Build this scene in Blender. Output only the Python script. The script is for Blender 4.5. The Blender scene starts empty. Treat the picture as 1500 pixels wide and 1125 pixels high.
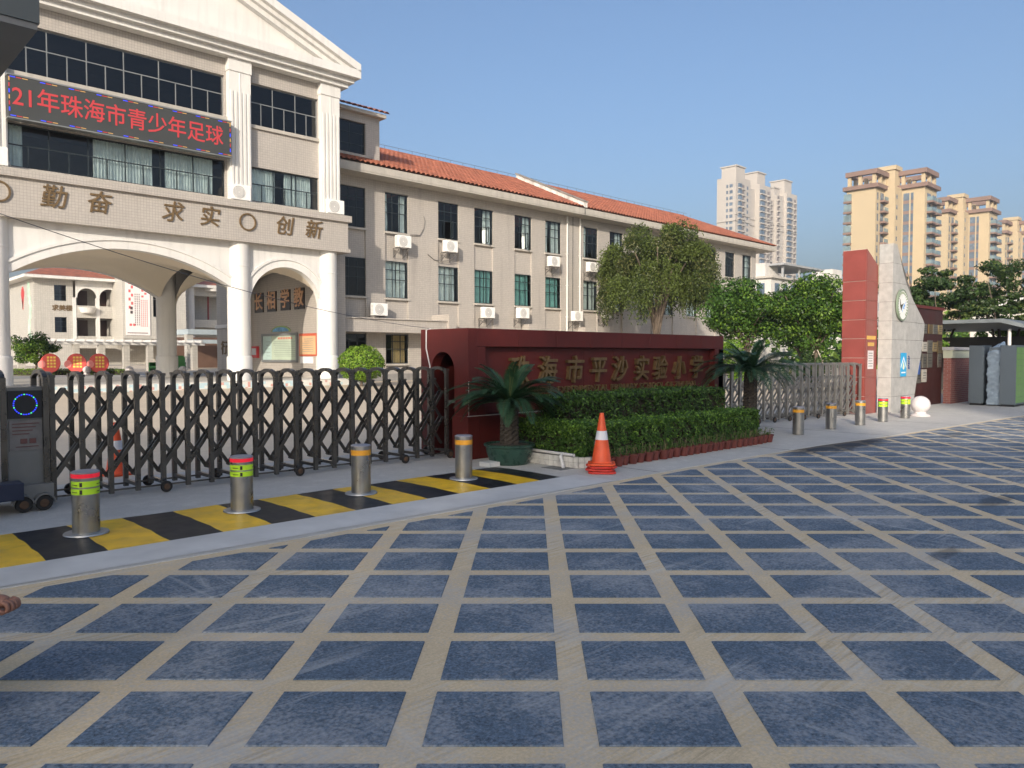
import bpy, math, random
import numpy as np
from mathutils import Vector, Matrix

sc = bpy.context.scene
COL = sc.collection
RAD = math.radians
random.seed(11)
rng = np.random.default_rng(11)

# ------------------------------------------------------------------ camera
# world: +X runs along the school front (away to the right), +Y runs into the school, Z up, metres
AZ = RAD(46.25)
camd = bpy.data.cameras.new("camera")
camd.sensor_width = 36.0
camd.lens = 36.0 * 1120.0 / 1500.0
camd.clip_start = 0.05
camd.clip_end = 4000.0
cam = bpy.data.objects.new("camera", camd)
COL.objects.link(cam)
cam.location = (0.0, 0.0, 1.6)
cam.rotation_euler = (RAD(90.0) - math.atan(42.5 / 1120.0), 0.0, AZ - RAD(90.0))
sc.camera = cam

# ------------------------------------------------------------------ sky and sun
SUN_EL = RAD(18.5)
SUN_AZ = math.atan2(-0.82, -0.57)
world = bpy.data.worlds.new("World")
sc.world = world
world.use_nodes = True
wn = world.node_tree
bg = wn.nodes["Background"]
sky = wn.nodes.new("ShaderNodeTexSky")
sky.sky_type = 'NISHITA'
sky.sun_disc = False
sky.sun_elevation = SUN_EL
sky.sun_rotation = SUN_AZ
sky.air_density = 1.0
sky.dust_density = 5.5
sky.ozone_density = 3.5
wn.links.new(sky.outputs[0], bg.inputs[0])
bg.inputs[1].default_value = 0.13
sund = bpy.data.lights.new("sun", 'SUN')
sund.energy = 3.25
sund.angle = RAD(0.6)
sund.color = (1.0, 0.89, 0.75)
sun = bpy.data.objects.new("sun", sund)
COL.objects.link(sun)
ldir = Vector((0.82, 0.57, 0.0)).normalized() * math.cos(SUN_EL) - Vector((0, 0, math.sin(SUN_EL)))
sun.rotation_euler = ldir.to_track_quat('-Z', 'Y').to_euler()
sun.location = (-30, -30, 40)

vs = sc.view_settings
vs.view_transform = 'Standard'
vs.look = 'None'
vs.gamma = 1.0
vs.exposure = 0.74
try:
    vs.use_curve_mapping = False
except Exception:
    pass
try:
    sc.cycles.max_bounces = 6
    sc.cycles.transparent_max_bounces = 12
    sc.cycles.diffuse_bounces = 3
    sc.cycles.glossy_bounces = 3
    sc.cycles.transmission_bounces = 4
    sc.cycles.use_denoising = True
    sc.cycles.sample_clamp_indirect = 6.0
except Exception:
    pass

# ------------------------------------------------------------------ materials
MATS = {}

def node(nt, t, **kw):
    n = nt.nodes.new(t)
    for k, v in kw.items():
        setattr(n, k, v)
    return n

def mixcol(nt, fac, a, b, mode='MIX'):
    m = node(nt, 'ShaderNodeMix', data_type='RGBA', blend_type=mode)
    if isinstance(fac, (int, float)):
        m.inputs[0].default_value = fac
    else:
        nt.links.new(fac, m.inputs[0])
    for s, i in ((a, 6), (b, 7)):
        if isinstance(s, tuple):
            m.inputs[i].default_value = (s[0], s[1], s[2], 1)
        else:
            nt.links.new(s, m.inputs[i])
    return m.outputs[2]

def noise(nt, vec, scale, detail=3.0, rough=0.55, dist=0.0):
    n = node(nt, 'ShaderNodeTexNoise')
    n.inputs['Scale'].default_value = scale
    n.inputs['Detail'].default_value = detail
    n.inputs['Roughness'].default_value = rough
    n.inputs['Distortion'].default_value = dist
    if vec is not None:
        nt.links.new(vec, n.inputs['Vector'])
    return n.outputs['Fac']

def ramp(nt, fac, lo, hi, a=0.0, b=1.0):
    m = node(nt, 'ShaderNodeMapRange')
    m.inputs['From Min'].default_value = lo
    m.inputs['From Max'].default_value = hi
    m.inputs['To Min'].default_value = a
    m.inputs['To Max'].default_value = b
    nt.links.new(fac, m.inputs['Value'])
    return m.outputs['Result']

def mth(nt, op, a, b=None):
    m = node(nt, 'ShaderNodeMath', operation=op)
    for i, s in ((0, a), (1, b)):
        if s is None:
            continue
        if isinstance(s, (int, float)):
            m.inputs[i].default_value = s
        else:
            nt.links.new(s, m.inputs[i])
    return m.outputs[0]

def wpos(nt):
    return node(nt, 'ShaderNodeNewGeometry').outputs['Position']

def mapped(nt, vec, scale=(1, 1, 1), rot=(0, 0, 0), loc=(0, 0, 0)):
    m = node(nt, 'ShaderNodeMapping')
    m.inputs['Scale'].default_value = scale
    m.inputs['Rotation'].default_value = rot
    m.inputs['Location'].default_value = loc
    nt.links.new(vec, m.inputs['Vector'])
    return m.outputs['Vector']

def mat(name, col, rough=0.6, metal=0.0, spec=0.5, var=0.12, vs=1.5, bump=0.0, bs=40.0, streak=0.0, emit=None, estr=0.0, alpha=1.0):
    """plain principled surface with uneven tone, optional rain streaks and fine relief"""
    if name in MATS:
        return MATS[name]
    m = bpy.data.materials.new(name)
    m.use_nodes = True
    nt = m.node_tree
    p = nt.nodes['Principled BSDF']
    p.inputs['Roughness'].default_value = rough
    p.inputs['Metallic'].default_value = metal
    p.inputs['Specular IOR Level'].default_value = spec
    c = (col[0], col[1], col[2])
    if var or bump or streak:
        pos = wpos(nt)
    if var:
        f = noise(nt, pos, vs, 5.0, 0.6)
        f2 = ramp(nt, f, 0.3, 0.7)
        lo = tuple(max(0.0, v * (1 - var)) for v in c)
        hi = tuple(min(1.0, v * (1 + var)) for v in c)
        out = mixcol(nt, f2, lo, hi)
        if streak:
            g = noise(nt, mapped(nt, pos, (5.0, 5.0, 0.35)), 1.0, 4.0, 0.6)
            out = mixcol(nt, ramp(nt, g, 0.5, 0.75, 0.0, streak), out, tuple(v * 0.45 for v in c))
        nt.links.new(out, p.inputs['Base Color'])
        r = ramp(nt, f, 0.3, 0.7, max(0.02, rough - 0.08), min(1.0, rough + 0.08))
        nt.links.new(r, p.inputs['Roughness'])
    else:
        p.inputs['Base Color'].default_value = (*c, 1)
    if bump:
        b = node(nt, 'ShaderNodeBump')
        b.inputs['Strength'].default_value = bump
        b.inputs['Distance'].default_value = 0.01
        nt.links.new(noise(nt, pos, bs, 4.0, 0.6), b.inputs['Height'])
        nt.links.new(b.outputs[0], p.inputs['Normal'])
    if emit:
        p.inputs['Emission Color'].default_value = (*emit, 1)
        p.inputs['Emission Strength'].default_value = estr
    MATS[name] = m
    return m

def tile_mat(name, col, grout, size=0.1, gap=0.008, rough=0.45, var=0.05, streak=0.42):
    """small square ceramic tiles with grey joints, in world metres, for upright walls"""
    m = bpy.data.materials.new(name)
    m.use_nodes = True
    nt = m.node_tree
    p = nt.nodes['Principled BSDF']
    pos = wpos(nt)
    sep = node(nt, 'ShaderNodeSeparateXYZ')
    nt.links.new(pos, sep.inputs[0])
    s = mth(nt, 'ADD', sep.outputs[0], sep.outputs[1])
    cmb = node(nt, 'ShaderNodeCombineXYZ')
    nt.links.new(s, cmb.inputs[0])
    nt.links.new(sep.outputs[2], cmb.inputs[1])
    br = node(nt, 'ShaderNodeTexBrick')
    br.offset = 0.0
    br.inputs['Scale'].default_value = 1.0
    br.inputs['Brick Width'].default_value = size * 1.0
    br.inputs['Row Height'].default_value = size
    br.inputs['Mortar Size'].default_value = gap
    br.inputs['Mortar Smooth'].default_value = 0.2
    br.inputs['Color1'].default_value = (*[v * (1 - var) for v in col], 1)
    br.inputs['Color2'].default_value = (*[min(1, v * (1 + var)) for v in col], 1)
    br.inputs['Mortar'].default_value = (*grout, 1)
    nt.links.new(cmb.outputs[0], br.inputs['Vector'])
    f = noise(nt, pos, 0.6, 4.0, 0.6)
    out = mixcol(nt, ramp(nt, f, 0.35, 0.75, 0.0, 0.22), br.outputs['Color'], tuple(v * 0.7 for v in col))
    g = noise(nt, mapped(nt, pos, (2.2, 2.2, 0.18)), 1.0, 5.0, 0.65)
    out = mixcol(nt, ramp(nt, g, 0.55, 0.8, 0.0, streak), out, tuple(v * 0.45 for v in col))
    nt.links.new(out, p.inputs['Base Color'])
    p.inputs['Roughness'].default_value = rough
    b = node(nt, 'ShaderNodeBump')
    b.inputs['Strength'].default_value = 0.4
    b.inputs['Distance'].default_value = 0.01
    b.invert = True
    nt.links.new(br.outputs['Fac'], b.inputs['Height'])
    nt.links.new(b.outputs[0], p.inputs['Normal'])
    MATS[name] = m
    return m

def leaf_mat(name, col, trans=0.3, rough=0.45):
    m = bpy.data.materials.new(name)
    m.use_nodes = True
    nt = m.node_tree
    p = nt.nodes['Principled BSDF']
    p.inputs['Roughness'].default_value = rough
    p.inputs['Specular IOR Level'].default_value = 0.3
    pos = wpos(nt)
    f = noise(nt, pos, 9.0, 3.0)
    c = mixcol(nt, ramp(nt, f, 0.3, 0.7), tuple(v * 0.7 for v in col), tuple(v * 1.3 for v in col))
    nt.links.new(c, p.inputs['Base Color'])
    t = node(nt, 'ShaderNodeBsdfTranslucent')
    nt.links.new(mixcol(nt, 0.5, c, (col[0] * 1.6, col[1] * 1.5, col[2] * 0.6)), t.inputs['Color'])
    mx = node(nt, 'ShaderNodeMixShader')
    mx.inputs[0].default_value = trans
    nt.links.new(p.outputs[0], mx.inputs[1])
    nt.links.new(t.outputs[0], mx.inputs[2])
    nt.links.new(mx.outputs[0], nt.nodes['Material Output'].inputs['Surface'])
    MATS[name] = m
    return m

def glass_mat(name, tint=(0.55, 0.62, 0.65), refl=0.05):
    m = bpy.data.materials.new(name)
    m.use_nodes = True
    nt = m.node_tree
    nt.nodes.remove(nt.nodes['Principled BSDF'])
    t = node(nt, 'ShaderNodeBsdfTransparent')
    t.inputs[0].default_value = (*tint, 1)
    g = node(nt, 'ShaderNodeBsdfGlossy')
    g.inputs['Roughness'].default_value = 0.03
    g.inputs[0].default_value = (0.9, 0.95, 1, 1)
    b = node(nt, 'ShaderNodeBump')
    b.inputs['Strength'].default_value = 0.05
    b.inputs['Distance'].default_value = 0.05
    nt.links.new(noise(nt, wpos(nt), 1.2, 2.0), b.inputs['Height'])
    nt.links.new(b.outputs[0], g.inputs['Normal'])
    lw = node(nt, 'ShaderNodeLayerWeight')
    lw.inputs[0].default_value = 0.2
    f = ramp(nt, lw.outputs['Fresnel'], 0.0, 1.0, refl, 0.7)
    mx = node(nt, 'ShaderNodeMixShader')
    nt.links.new(f, mx.inputs[0])
    nt.links.new(t.outputs[0], mx.inputs[1])
    nt.links.new(g.outputs[0], mx.inputs[2])
    nt.links.new(mx.outputs[0], nt.nodes['Material Output'].inputs['Surface'])
    MATS[name] = m
    return m

# ------------------------------------------------------------------ mesh helpers
class MB:
    def __init__(self):
        self.v, self.f, self.mi, self.m = [], [], [], 0

    def add(self, vs_, fs_):
        b = len(self.v)
        self.v += [tuple(p) for p in vs_]
        self.f += [tuple(i + b for i in f) for f in fs_]
        self.mi += [self.m] * len(fs_)
        return self

    def box(self, x0, y0, z0, x1, y1, z1):
        return self.add([(x0, y0, z0), (x1, y0, z0), (x1, y1, z0), (x0, y1, z0), (x0, y0, z1), (x1, y0, z1), (x1, y1, z1), (x0, y1, z1)],
                        [(0, 3, 2, 1), (4, 5, 6, 7), (0, 1, 5, 4), (1, 2, 6, 5), (2, 3, 7, 6), (3, 0, 4, 7)])

    def bar(self, p, q, w, h, up=(0, 0, 1)):
        p, q = Vector(p), Vector(q)
        d = (q - p).normalized()
        u = Vector(up)
        s = d.cross(u)
        if s.length < 1e-4:
            s = d.cross(Vector((1, 0, 0)))
        s.normalize()
        n = s.cross(d)
        s *= w / 2
        n *= h / 2
        vs_ = [p - s - n, p + s - n, p + s + n, p - s + n, q - s - n, q + s - n, q + s + n, q - s + n]
        return self.add(vs_, [(0, 1, 2, 3), (7, 6, 5, 4), (0, 4, 5, 1), (1, 5, 6, 2), (2, 6, 7, 3), (3, 7, 4, 0)])

    def tube(self, pts, r, n=8, caps=True):
        pts = [Vector(p) for p in pts]
        rs = r if isinstance(r, (list, tuple)) else [r] * len(pts)
        vs_, fs_ = [], []
        prev = None
        for i, p in enumerate(pts):
            d = (pts[min(i + 1, len(pts) - 1)] - pts[max(i - 1, 0)]).normalized()
            if prev is None:
                a = d.cross(Vector((0, 0, 1)))
                if a.length < 0.05:
                    a = d.cross(Vector((1, 0, 0)))
            else:
                a = prev - d * prev.dot(d)
            a.normalize()
            prev = a
            b = d.cross(a)
            for k in range(n):
                t = 2 * math.pi * k / n
                vs_.append(p + (a * math.cos(t) + b * math.sin(t)) * rs[i])
        for i in range(len(pts) - 1):
            for k in range(n):
                k2 = (k + 1) % n
                fs_.append((i * n + k, i * n + k2, (i + 1) * n + k2, (i + 1) * n + k))
        if caps:
            fs_.append(tuple(range(n - 1, -1, -1)))
            fs_.append(tuple((len(pts) - 1) * n + k for k in range(n)))
        return self.add(vs_, fs_)

    def lathe(self, prof, c=(0, 0, 0), n=24, a0=0.0, a1=2 * math.pi):
        full = abs(a1 - a0 - 2 * math.pi) < 1e-6
        cols = n if full else n + 1
        vs_, fs_ = [], []
        for r, z in prof:
            for k in range(cols):
                t = a0 + (a1 - a0) * k / n
                vs_.append((c[0] + r * math.cos(t), c[1] + r * math.sin(t), c[2] + z))
        for i in range(len(prof) - 1):
            for k in range(n):
                k2 = (k + 1) % cols
                fs_.append((i * cols + k, i * cols + k2, (i + 1) * cols + k2, (i + 1) * cols + k))
        return self.add(vs_, fs_)

    def prism(self, poly, axis, a, b):
        """extrude a 2-D outline along x, y or z"""
        n = len(poly)
        mk = {'x': lambda u, w, t: (t, u, w), 'y': lambda u, w, t: (u, t, w), 'z': lambda u, w, t: (u, w, t)}[axis]
        vs_ = [mk(u, w, a) for u, w in poly] + [mk(u, w, b) for u, w in poly]
        fs_ = [tuple(range(n - 1, -1, -1)), tuple(range(n, 2 * n))]
        fs_ += [(i, (i + 1) % n, (i + 1) % n + n, i + n) for i in range(n)]
        return self.add(vs_, fs_)

    def quad(self, a, b, c, d):
        return self.add([a, b, c, d], [(0, 1, 2, 3)])

    def mesh(self, name, mats=None, smooth=False, recalc=True):
        me = bpy.data.meshes.new(name)
        me.from_pydata(self.v, [], self.f)
        for m in (mats if isinstance(mats, (list, tuple)) else [mats]):
            if m is not None:
                me.materials.append(m)
        if any(self.mi):
            me.polygons.foreach_set('material_index', self.mi)
        if smooth:
            me.polygons.foreach_set('use_smooth', [True] * len(self.f))
        me.update()
        if recalc:
            import bmesh
            bm = bmesh.new()
            bm.from_mesh(me)
            bmesh.ops.recalc_face_normals(bm, faces=bm.faces)
            bm.to_mesh(me)
            bm.free()
        return me

    def build(self, name, mats, parent=None, smooth=False, bevel=0.0, autosmooth=None):
        return link(name, self.mesh(name, mats, smooth), parent, bevel=bevel, autosmooth=autosmooth)

def cum(o):
    p = Vector((0, 0, 0))
    while o is not None:
        p += Vector(o.location)
        o = o.parent
    return p

def link(name, me, parent=None, loc=None, rot=None, bevel=0.0, autosmooth=None, world_coords=True):
    o = bpy.data.objects.new(name, me)
    COL.objects.link(o)
    if parent is not None:
        o.parent = parent
    base = Vector(loc) if loc is not None else Vector((0, 0, 0))
    if world_coords and parent is not None:
        base = base - cum(parent)
    o.location = base
    if rot is not None:
        o.rotation_euler = rot
    if bevel:
        b = o.modifiers.new("edge", 'BEVEL')
        b.width = bevel
        b.segments = 2
        b.limit_method = 'ANGLE'
        b.angle_limit = RAD(40)
    if autosmooth:
        for p in me.polygons:
            p.use_smooth = True
        try:
            me.set_sharp_from_angle(angle=RAD(autosmooth))
        except Exception:
            pass
    return o

def tag(o, label, cat, group=None, kind=None):
    if label:
        o['label'] = label
    if cat:
        o['category'] = cat
    if group:
        o['group'] = group
    if kind:
        o['kind'] = kind
    return o

def thing(name, label, cat, loc=(0, 0, 0), rotz=0.0, group=None):
    o = bpy.data.objects.new(name, None)
    COL.objects.link(o)
    o.location = loc
    o.rotation_euler = (0, 0, rotz)
    o.empty_display_size = 0.2
    return tag(o, label, cat, group)

def structure(o):
    o['kind'] = 'structure'
    return o

def stuff(o):
    o['kind'] = 'stuff'
    return o

KIDS = {}
def copy_tree(root, loc, rotz=None, label=None, scale=None):
    r = root.copy()
    COL.objects.link(r)
    r.location = loc
    if rotz is not None:
        r.rotation_euler = (0, 0, rotz)
    if scale:
        r.scale = (scale, scale, scale)
    if label:
        r['label'] = label
    for ch in [o for o in root.children]:
        c = ch.copy()
        COL.objects.link(c)
        c.parent = r
        for g in ch.children:
            d = g.copy()
            COL.objects.link(d)
            d.parent = c
    return r

def quads_mesh(name, V, mats, mi=None):
    """V: (N,4,3) array of leaf quads"""
    n = len(V)
    me = bpy.data.meshes.new(name)
    me.vertices.add(n * 4)
    me.vertices.foreach_set('co', np.ascontiguousarray(V, dtype=np.float32).ravel())
    me.loops.add(n * 4)
    me.loops.foreach_set('vertex_index', np.arange(n * 4, dtype=np.int32))
    me.polygons.add(n)
    me.polygons.foreach_set('loop_start', np.arange(0, n * 4, 4, dtype=np.int32))
    me.polygons.foreach_set('loop_total', np.full(n, 4, dtype=np.int32))
    for m in mats:
        me.materials.append(m)
    if mi is not None:
        me.polygons.foreach_set('material_index', np.asarray(mi, dtype=np.int32))
    me.update(calc_edges=True)
    me.validate()
    return me

def unit(a):
    return a / np.maximum(np.linalg.norm(a, axis=-1, keepdims=True), 1e-6)

def leaf_quads(P, N, L, W, droop=0.0):
    """one bent-free leaf quad per point P, facing N, length L, width W (arrays or scalars)"""
    n = len(P)
    t = unit(np.cross(N, rng.normal(size=(n, 3))))
    if droop:
        t = unit(t * (1 - droop) + np.array([0, 0, -1.0]) * droop)
    b = unit(np.cross(N, t))
    L = np.broadcast_to(np.asarray(L, float), (n,))[:, None]
    W = np.broadcast_to(np.asarray(W, float), (n,))[:, None]
    a0 = P - t * L * 0.5
    a1 = P + b * W * 0.5
    a2 = P + t * L * 0.5
    a3 = P - b * W * 0.5
    return np.stack([a0, a1, a2, a3], 1)

def text_mesh(body, size, depth, fat=0.0, shear=0.0, space=1.0, res=3):
    c = bpy.data.curves.new("lettering", 'FONT')
    c.body = body
    c.size = size
    c.extrude = depth
    c.shear = shear
    c.space_character = space
    c.resolution_u = res
    c.align_x = 'CENTER'
    c.align_y = 'CENTER'
    o = bpy.data.objects.new("lettering", c)
    COL.objects.link(o)
    bpy.context.view_layer.update()
    dg = bpy.context.evaluated_depsgraph_get()
    me = bpy.data.meshes.new_from_object(o.evaluated_get(dg))
    bpy.data.objects.remove(o)
    bpy.data.curves.remove(c)
    if fat:
        # heavier stroke: slightly shifted copies, each a hair deeper than the last
        vs_ = [tuple(v.co) for v in me.vertices]
        fs_ = [tuple(p.vertices) for p in me.polygons]
        V, Fc = [], []
        for k, (dx, dy) in enumerate(((0, 0), (1, 0), (-1, 0), (0, 1), (0, -1), (0.7, 0.7), (-0.7, 0.7), (0.7, -0.7), (-0.7, -0.7))):
            b = len(V)
            V += [(x + dx * fat, y + dy * fat, z * (1 + 0.0) + (0.0003 * k if z > 0 else 0.0)) for x, y, z in vs_]
            Fc += [tuple(i + b for i in f) for f in fs_]
        bpy.data.meshes.remove(me)
        me = bpy.data.meshes.new("lettering")
        me.from_pydata(V, [], Fc)
        me.update()
    return me

FACE_FRONT = (RAD(90), 0, 0)            # lettering that faces -Y
FACE_SIDE = (RAD(90), 0, RAD(-90))      # lettering that faces -X

def text(name, body, size, depth, m, loc, rot, parent=None, fat=0.0, shear=0.0, space=1.0, sx=1.0, res=3):
    me = text_mesh(body, size, depth, fat, shear, space, res)
    me.materials.clear()
    me.materials.append(m)
    o = link(name, me, parent, loc=loc, rot=rot)
    o.scale = (sx, 1, 1)
    return o

ORD = ['first', 'second', 'third', 'fourth', 'fifth', 'sixth', 'seventh', 'eighth', 'ninth', 'tenth', 'eleventh', 'twelfth', 'thirteenth',
       'fourteenth', 'fifteenth', 'sixteenth', 'seventeenth', 'eighteenth', 'nineteenth', 'twentieth', 'twenty-first', 'twenty-second',
       'twenty-third', 'twenty-fourth', 'twenty-fifth', 'twenty-sixth', 'twenty-seventh', 'twenty-eighth']
# ------------------------------------------------------------------ shared materials
M_white = mat("white_render", (0.64, 0.628, 0.605), 0.6, var=0.06, vs=0.7, streak=0.26)
M_tile = tile_mat("cream_wall_tile", (0.43, 0.395, 0.357), (0.30, 0.275, 0.25), 0.105, 0.007)
M_tile_pale = tile_mat("pale_wall_tile", (0.47, 0.45, 0.41), (0.33, 0.32, 0.29), 0.2, 0.01)
M_cap = mat("cream_sill", (0.42, 0.39, 0.345), 0.6, var=0.12, streak=0.3)
M_roof = mat("terracotta_roof_tile", (0.315, 0.11, 0.063), 0.65, var=0.4, vs=2.2, bump=0.3, bs=15)
M_frame = mat("dark_window_metal", (0.03, 0.04, 0.045), 0.4, metal=0.3, var=0.1)
M_frame_pale = mat("grey_window_metal", (0.22, 0.23, 0.23), 0.45, metal=0.3, var=0.1)
M_glass = glass_mat("window_glass", (0.80, 0.86, 0.86), 0.04)
M_glass_dark = glass_mat("tinted_window_glass", (0.10, 0.12, 0.14), 0.04)
M_curtain = mat("pale_curtain", (0.74, 0.80, 0.78), 0.8, var=0.12, vs=4)
M_curtain_teal = mat("teal_curtain", (0.25, 0.5, 0.46), 0.8, var=0.15, vs=4)
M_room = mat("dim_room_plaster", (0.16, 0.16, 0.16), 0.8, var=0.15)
M_ac = mat("white_ac_casing", (0.78, 0.77, 0.74), 0.45, var=0.05, vs=3)
M_acgrey = mat("ac_grille_grey", (0.5, 0.49, 0.47), 0.5, var=0.08)
M_steel_dark = mat("bracket_steel", (0.2, 0.19, 0.18), 0.5, metal=0.5, var=0.2)
M_steel = mat("brushed_steel", (0.36, 0.355, 0.34), 0.32, metal=0.9, var=0.12, vs=6)
M_gate = mat("gate_alloy", (0.13, 0.122, 0.11), 0.3, metal=0.75, var=0.15, vs=5)
M_gate_silver = mat("gate_alloy_silver", (0.36, 0.345, 0.32), 0.34, metal=0.75, var=0.12, vs=5)
M_black = mat("black_plastic", (0.015, 0.015, 0.017), 0.45, var=0.1)
M_rubber = mat("rubber", (0.02, 0.019, 0.018), 0.8, var=0.2)
M_rust = mat("rusty_hub", (0.12, 0.07, 0.042), 0.6, metal=0.4, var=0.3, vs=20)
M_red_stone = mat("dark_red_granite", (0.10, 0.0165, 0.0135), 0.5, spec=0.3, var=0.16, vs=2.5, bump=0.06, bs=60)
M_red_bright = mat("red_granite", (0.235, 0.052, 0.042), 0.38, var=0.14, vs=2.2)
M_joint = mat("white_joint_filler", (0.62, 0.55, 0.5), 0.8, var=0.15, vs=8)
M_grey_stone = mat("grey_granite", (0.40, 0.39, 0.37), 0.6, var=0.16, vs=6, bump=0.15, bs=80, streak=0.2)
M_gold = mat("aged_gold_lettering", (0.20, 0.13, 0.06), 0.42, metal=0.55, var=0.3, vs=12)
M_bronze = mat("bronze_lettering", (0.16, 0.105, 0.05), 0.5, metal=0.3, var=0.25, vs=9)

def led(name, col, s):
    return mat(name, (0.02, 0.02, 0.02), 0.6, var=0, emit=col, estr=s)
M_led_red = led("red_led", (1.0, 0.05, 0.06), 0.44)
M_led_blue = led("blue_led", (0.03, 0.06, 1.0), 1.0)
M_led_green = led("green_led", (0.1, 1.0, 0.45), 0.7)
M_led_amber = led("amber_led", (1.0, 0.55, 0.15), 0.5)
M_led_face = mat("led_panel_face", (0.042, 0.046, 0.047), 0.7, var=0.1)

# ------------------------------------------------------------------ ground
def paving_marks(nt, pos, col):
    """dust, tyre scuffs and oil stains worn into the paving"""
    d = mth(nt, 'ADD', noise(nt, pos, 1.1, 6.0, 0.7, 0.4), mth(nt, 'MULTIPLY', mth(nt, 'SUBTRACT', noise(nt, pos, 45.0, 2.0), 0.5), 0.55))
    col = mixcol(nt, ramp(nt, d, 0.44, 0.76, 0.0, 0.75), col, (0.42, 0.43, 0.44))
    sc1 = noise(nt, mapped(nt, pos, (0.6, 9.0, 1.0), (0, 0, RAD(-17))), 1.0, 5.0, 0.65, 0.9)
    msk = ramp(nt, noise(nt, pos, 0.7, 2.0), 0.46, 0.6)
    col = mixcol(nt, mth(nt, 'MULTIPLY', ramp(nt, sc1, 0.55, 0.70, 0.0, 0.42), msk), col, (0.60, 0.60, 0.57))
    sc2 = noise(nt, mapped(nt, pos, (8.0, 0.6, 1.0), (0, 0, RAD(-63))), 1.0, 5.0, 0.65, 0.9)
    msk2 = ramp(nt, noise(nt, mapped(nt, pos, (1, 1, 1), (0, 0, 0), (7, 3, 0)), 0.8, 2.0), 0.48, 0.62)
    col = mixcol(nt, mth(nt, 'MULTIPLY', ramp(nt, sc2, 0.56, 0.70, 0.0, 0.36), msk2), col, (0.60, 0.60, 0.57))
    # dark wet patches
    wob = noise(nt, mapped(nt, pos, (1.2, 3.2, 1), (0, 0, RAD(-8))), 1.0, 5.0, 0.7)
    for (cx, cy, rx, ry, k) in ((13.6, 5.75, 2.3, 0.55, 0.85), (9.55, 2.35, 0.55, 0.14, 0.5), (6.75, 2.0, 0.35, 0.1, 0.5), (10.7, 2.0, 0.5, 0.12, 0.4), (17.0, 4.9, 1.0, 0.2, 0.4)):
        v = node(nt, 'ShaderNodeVectorMath', operation='LENGTH')
        nt.links.new(mapped(nt, pos, (1 / rx, 1 / ry, 0), (0, 0, 0), (-cx / rx, -cy / ry, 0)), v.inputs[0])
        e = mth(nt, 'ADD', v.outputs['Value'], mth(nt, 'MULTIPLY', wob, 1.5))
        col = mixcol(nt, ramp(nt, e, 1.75, 1.3, 0.0, k), col, (0.022, 0.023, 0.026))
    return col

def paving_mat(name, base, grain, gscale, marks=True, rough=0.8, big=0.2, bump=0.25):
    m = bpy.data.materials.new(name)
    m.use_nodes = True
    nt = m.node_tree
    p = nt.nodes['Principled BSDF']
    pos = wpos(nt)
    f = noise(nt, pos, gscale, 3.0, 0.7)
    col = mixcol(nt, ramp(nt, f, 0.32, 0.68), tuple(v * (1 - grain) for v in base), tuple(v * (1 + grain) for v in base))
    g = noise(nt, pos, 0.8, 5.0, 0.6)
    col = mixcol(nt, ramp(nt, g, 0.35, 0.65, 0.0, big), col, tuple(v * 0.62 for v in base))
    h = noise(nt, pos, 5.0, 5.0, 0.65)
    col = mixcol(nt, ramp(nt, h, 0.5, 0.75, 0.0, big), col, tuple(min(1, v * 1.5) for v in base))
    if marks and name.startswith('buff'):
        st = noise(nt, mapped(nt, pos, (2.2, 34.0, 1.0), (0, 0, RAD(-38))), 1.0, 3.0, 0.6, 0.4)
        mk_ = ramp(nt, noise(nt, mapped(nt, pos, (1, 1, 1), (0, 0, 0), (3, 9, 0)), 0.9, 3.0), 0.48, 0.62)
        col = mixcol(nt, mth(nt, 'MULTIPLY', ramp(nt, st, 0.5, 0.6, 0.0, 0.55), mk_), col, (0.66, 0.62, 0.52))
        col = mixcol(nt, mth(nt, 'MULTIPLY', ramp(nt, st, 0.46, 0.38, 0.0, 0.4), mk_), col, (0.26, 0.2, 0.12))
    if marks:
        col = paving_marks(nt, pos, col)
    nt.links.new(col, p.inputs['Base Color'])
    p.inputs['Roughness'].default_value = rough
    p.inputs['Specular IOR Level'].default_value = 0.35
    b = node(nt, 'ShaderNodeBump')
    b.inputs['Strength'].default_value = bump
    b.inputs['Distance'].default_value = 0.008
    nt.links.new(f, b.inputs['Height'])
    nt.links.new(b.outputs[0], p.inputs['Normal'])
    MATS[name] = m
    return m

M_pad = paving_mat("blue_grey_paving_pad", (0.103, 0.144, 0.196), 0.66, 75.0, True, 0.8, 0.3, 0.5)
M_line = paving_mat("buff_paving_joint", (0.64, 0.505, 0.32), 0.16, 60.0, True, 0.75, 0.2, 0.12)
M_conc = paving_mat("pale_concrete", (0.52, 0.50, 0.46), 0.12, 70.0, False, 0.8, 0.3, 0.15)
M_court = paving_mat("courtyard_concrete", (0.60, 0.505, 0.385), 0.10, 30.0, False, 0.8, 0.2, 0.15)
M_earth = paving_mat("far_ground", (0.16, 0.17, 0.11), 0.3, 2.0, False, 0.9, 0.3, 0.1)
M_yellow = mat("yellow_road_paint", (0.86, 0.50, 0.02), 0.42, var=0.22, vs=3.5, bump=0.08, bs=50, streak=0.4)
M_blackp = mat("black_road_paint", (0.016, 0.017, 0.02), 0.42, spec=0.25, var=0.4, vs=3.0, bump=0.12, bs=40)

g_ = MB()
g_.quad((-1500, -1500, -0.06), (1900, -1500, -0.06), (1900, 1900, -0.06), (-1500, 1900, -0.06))
structure(g_.build("ground", M_earth))

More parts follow.
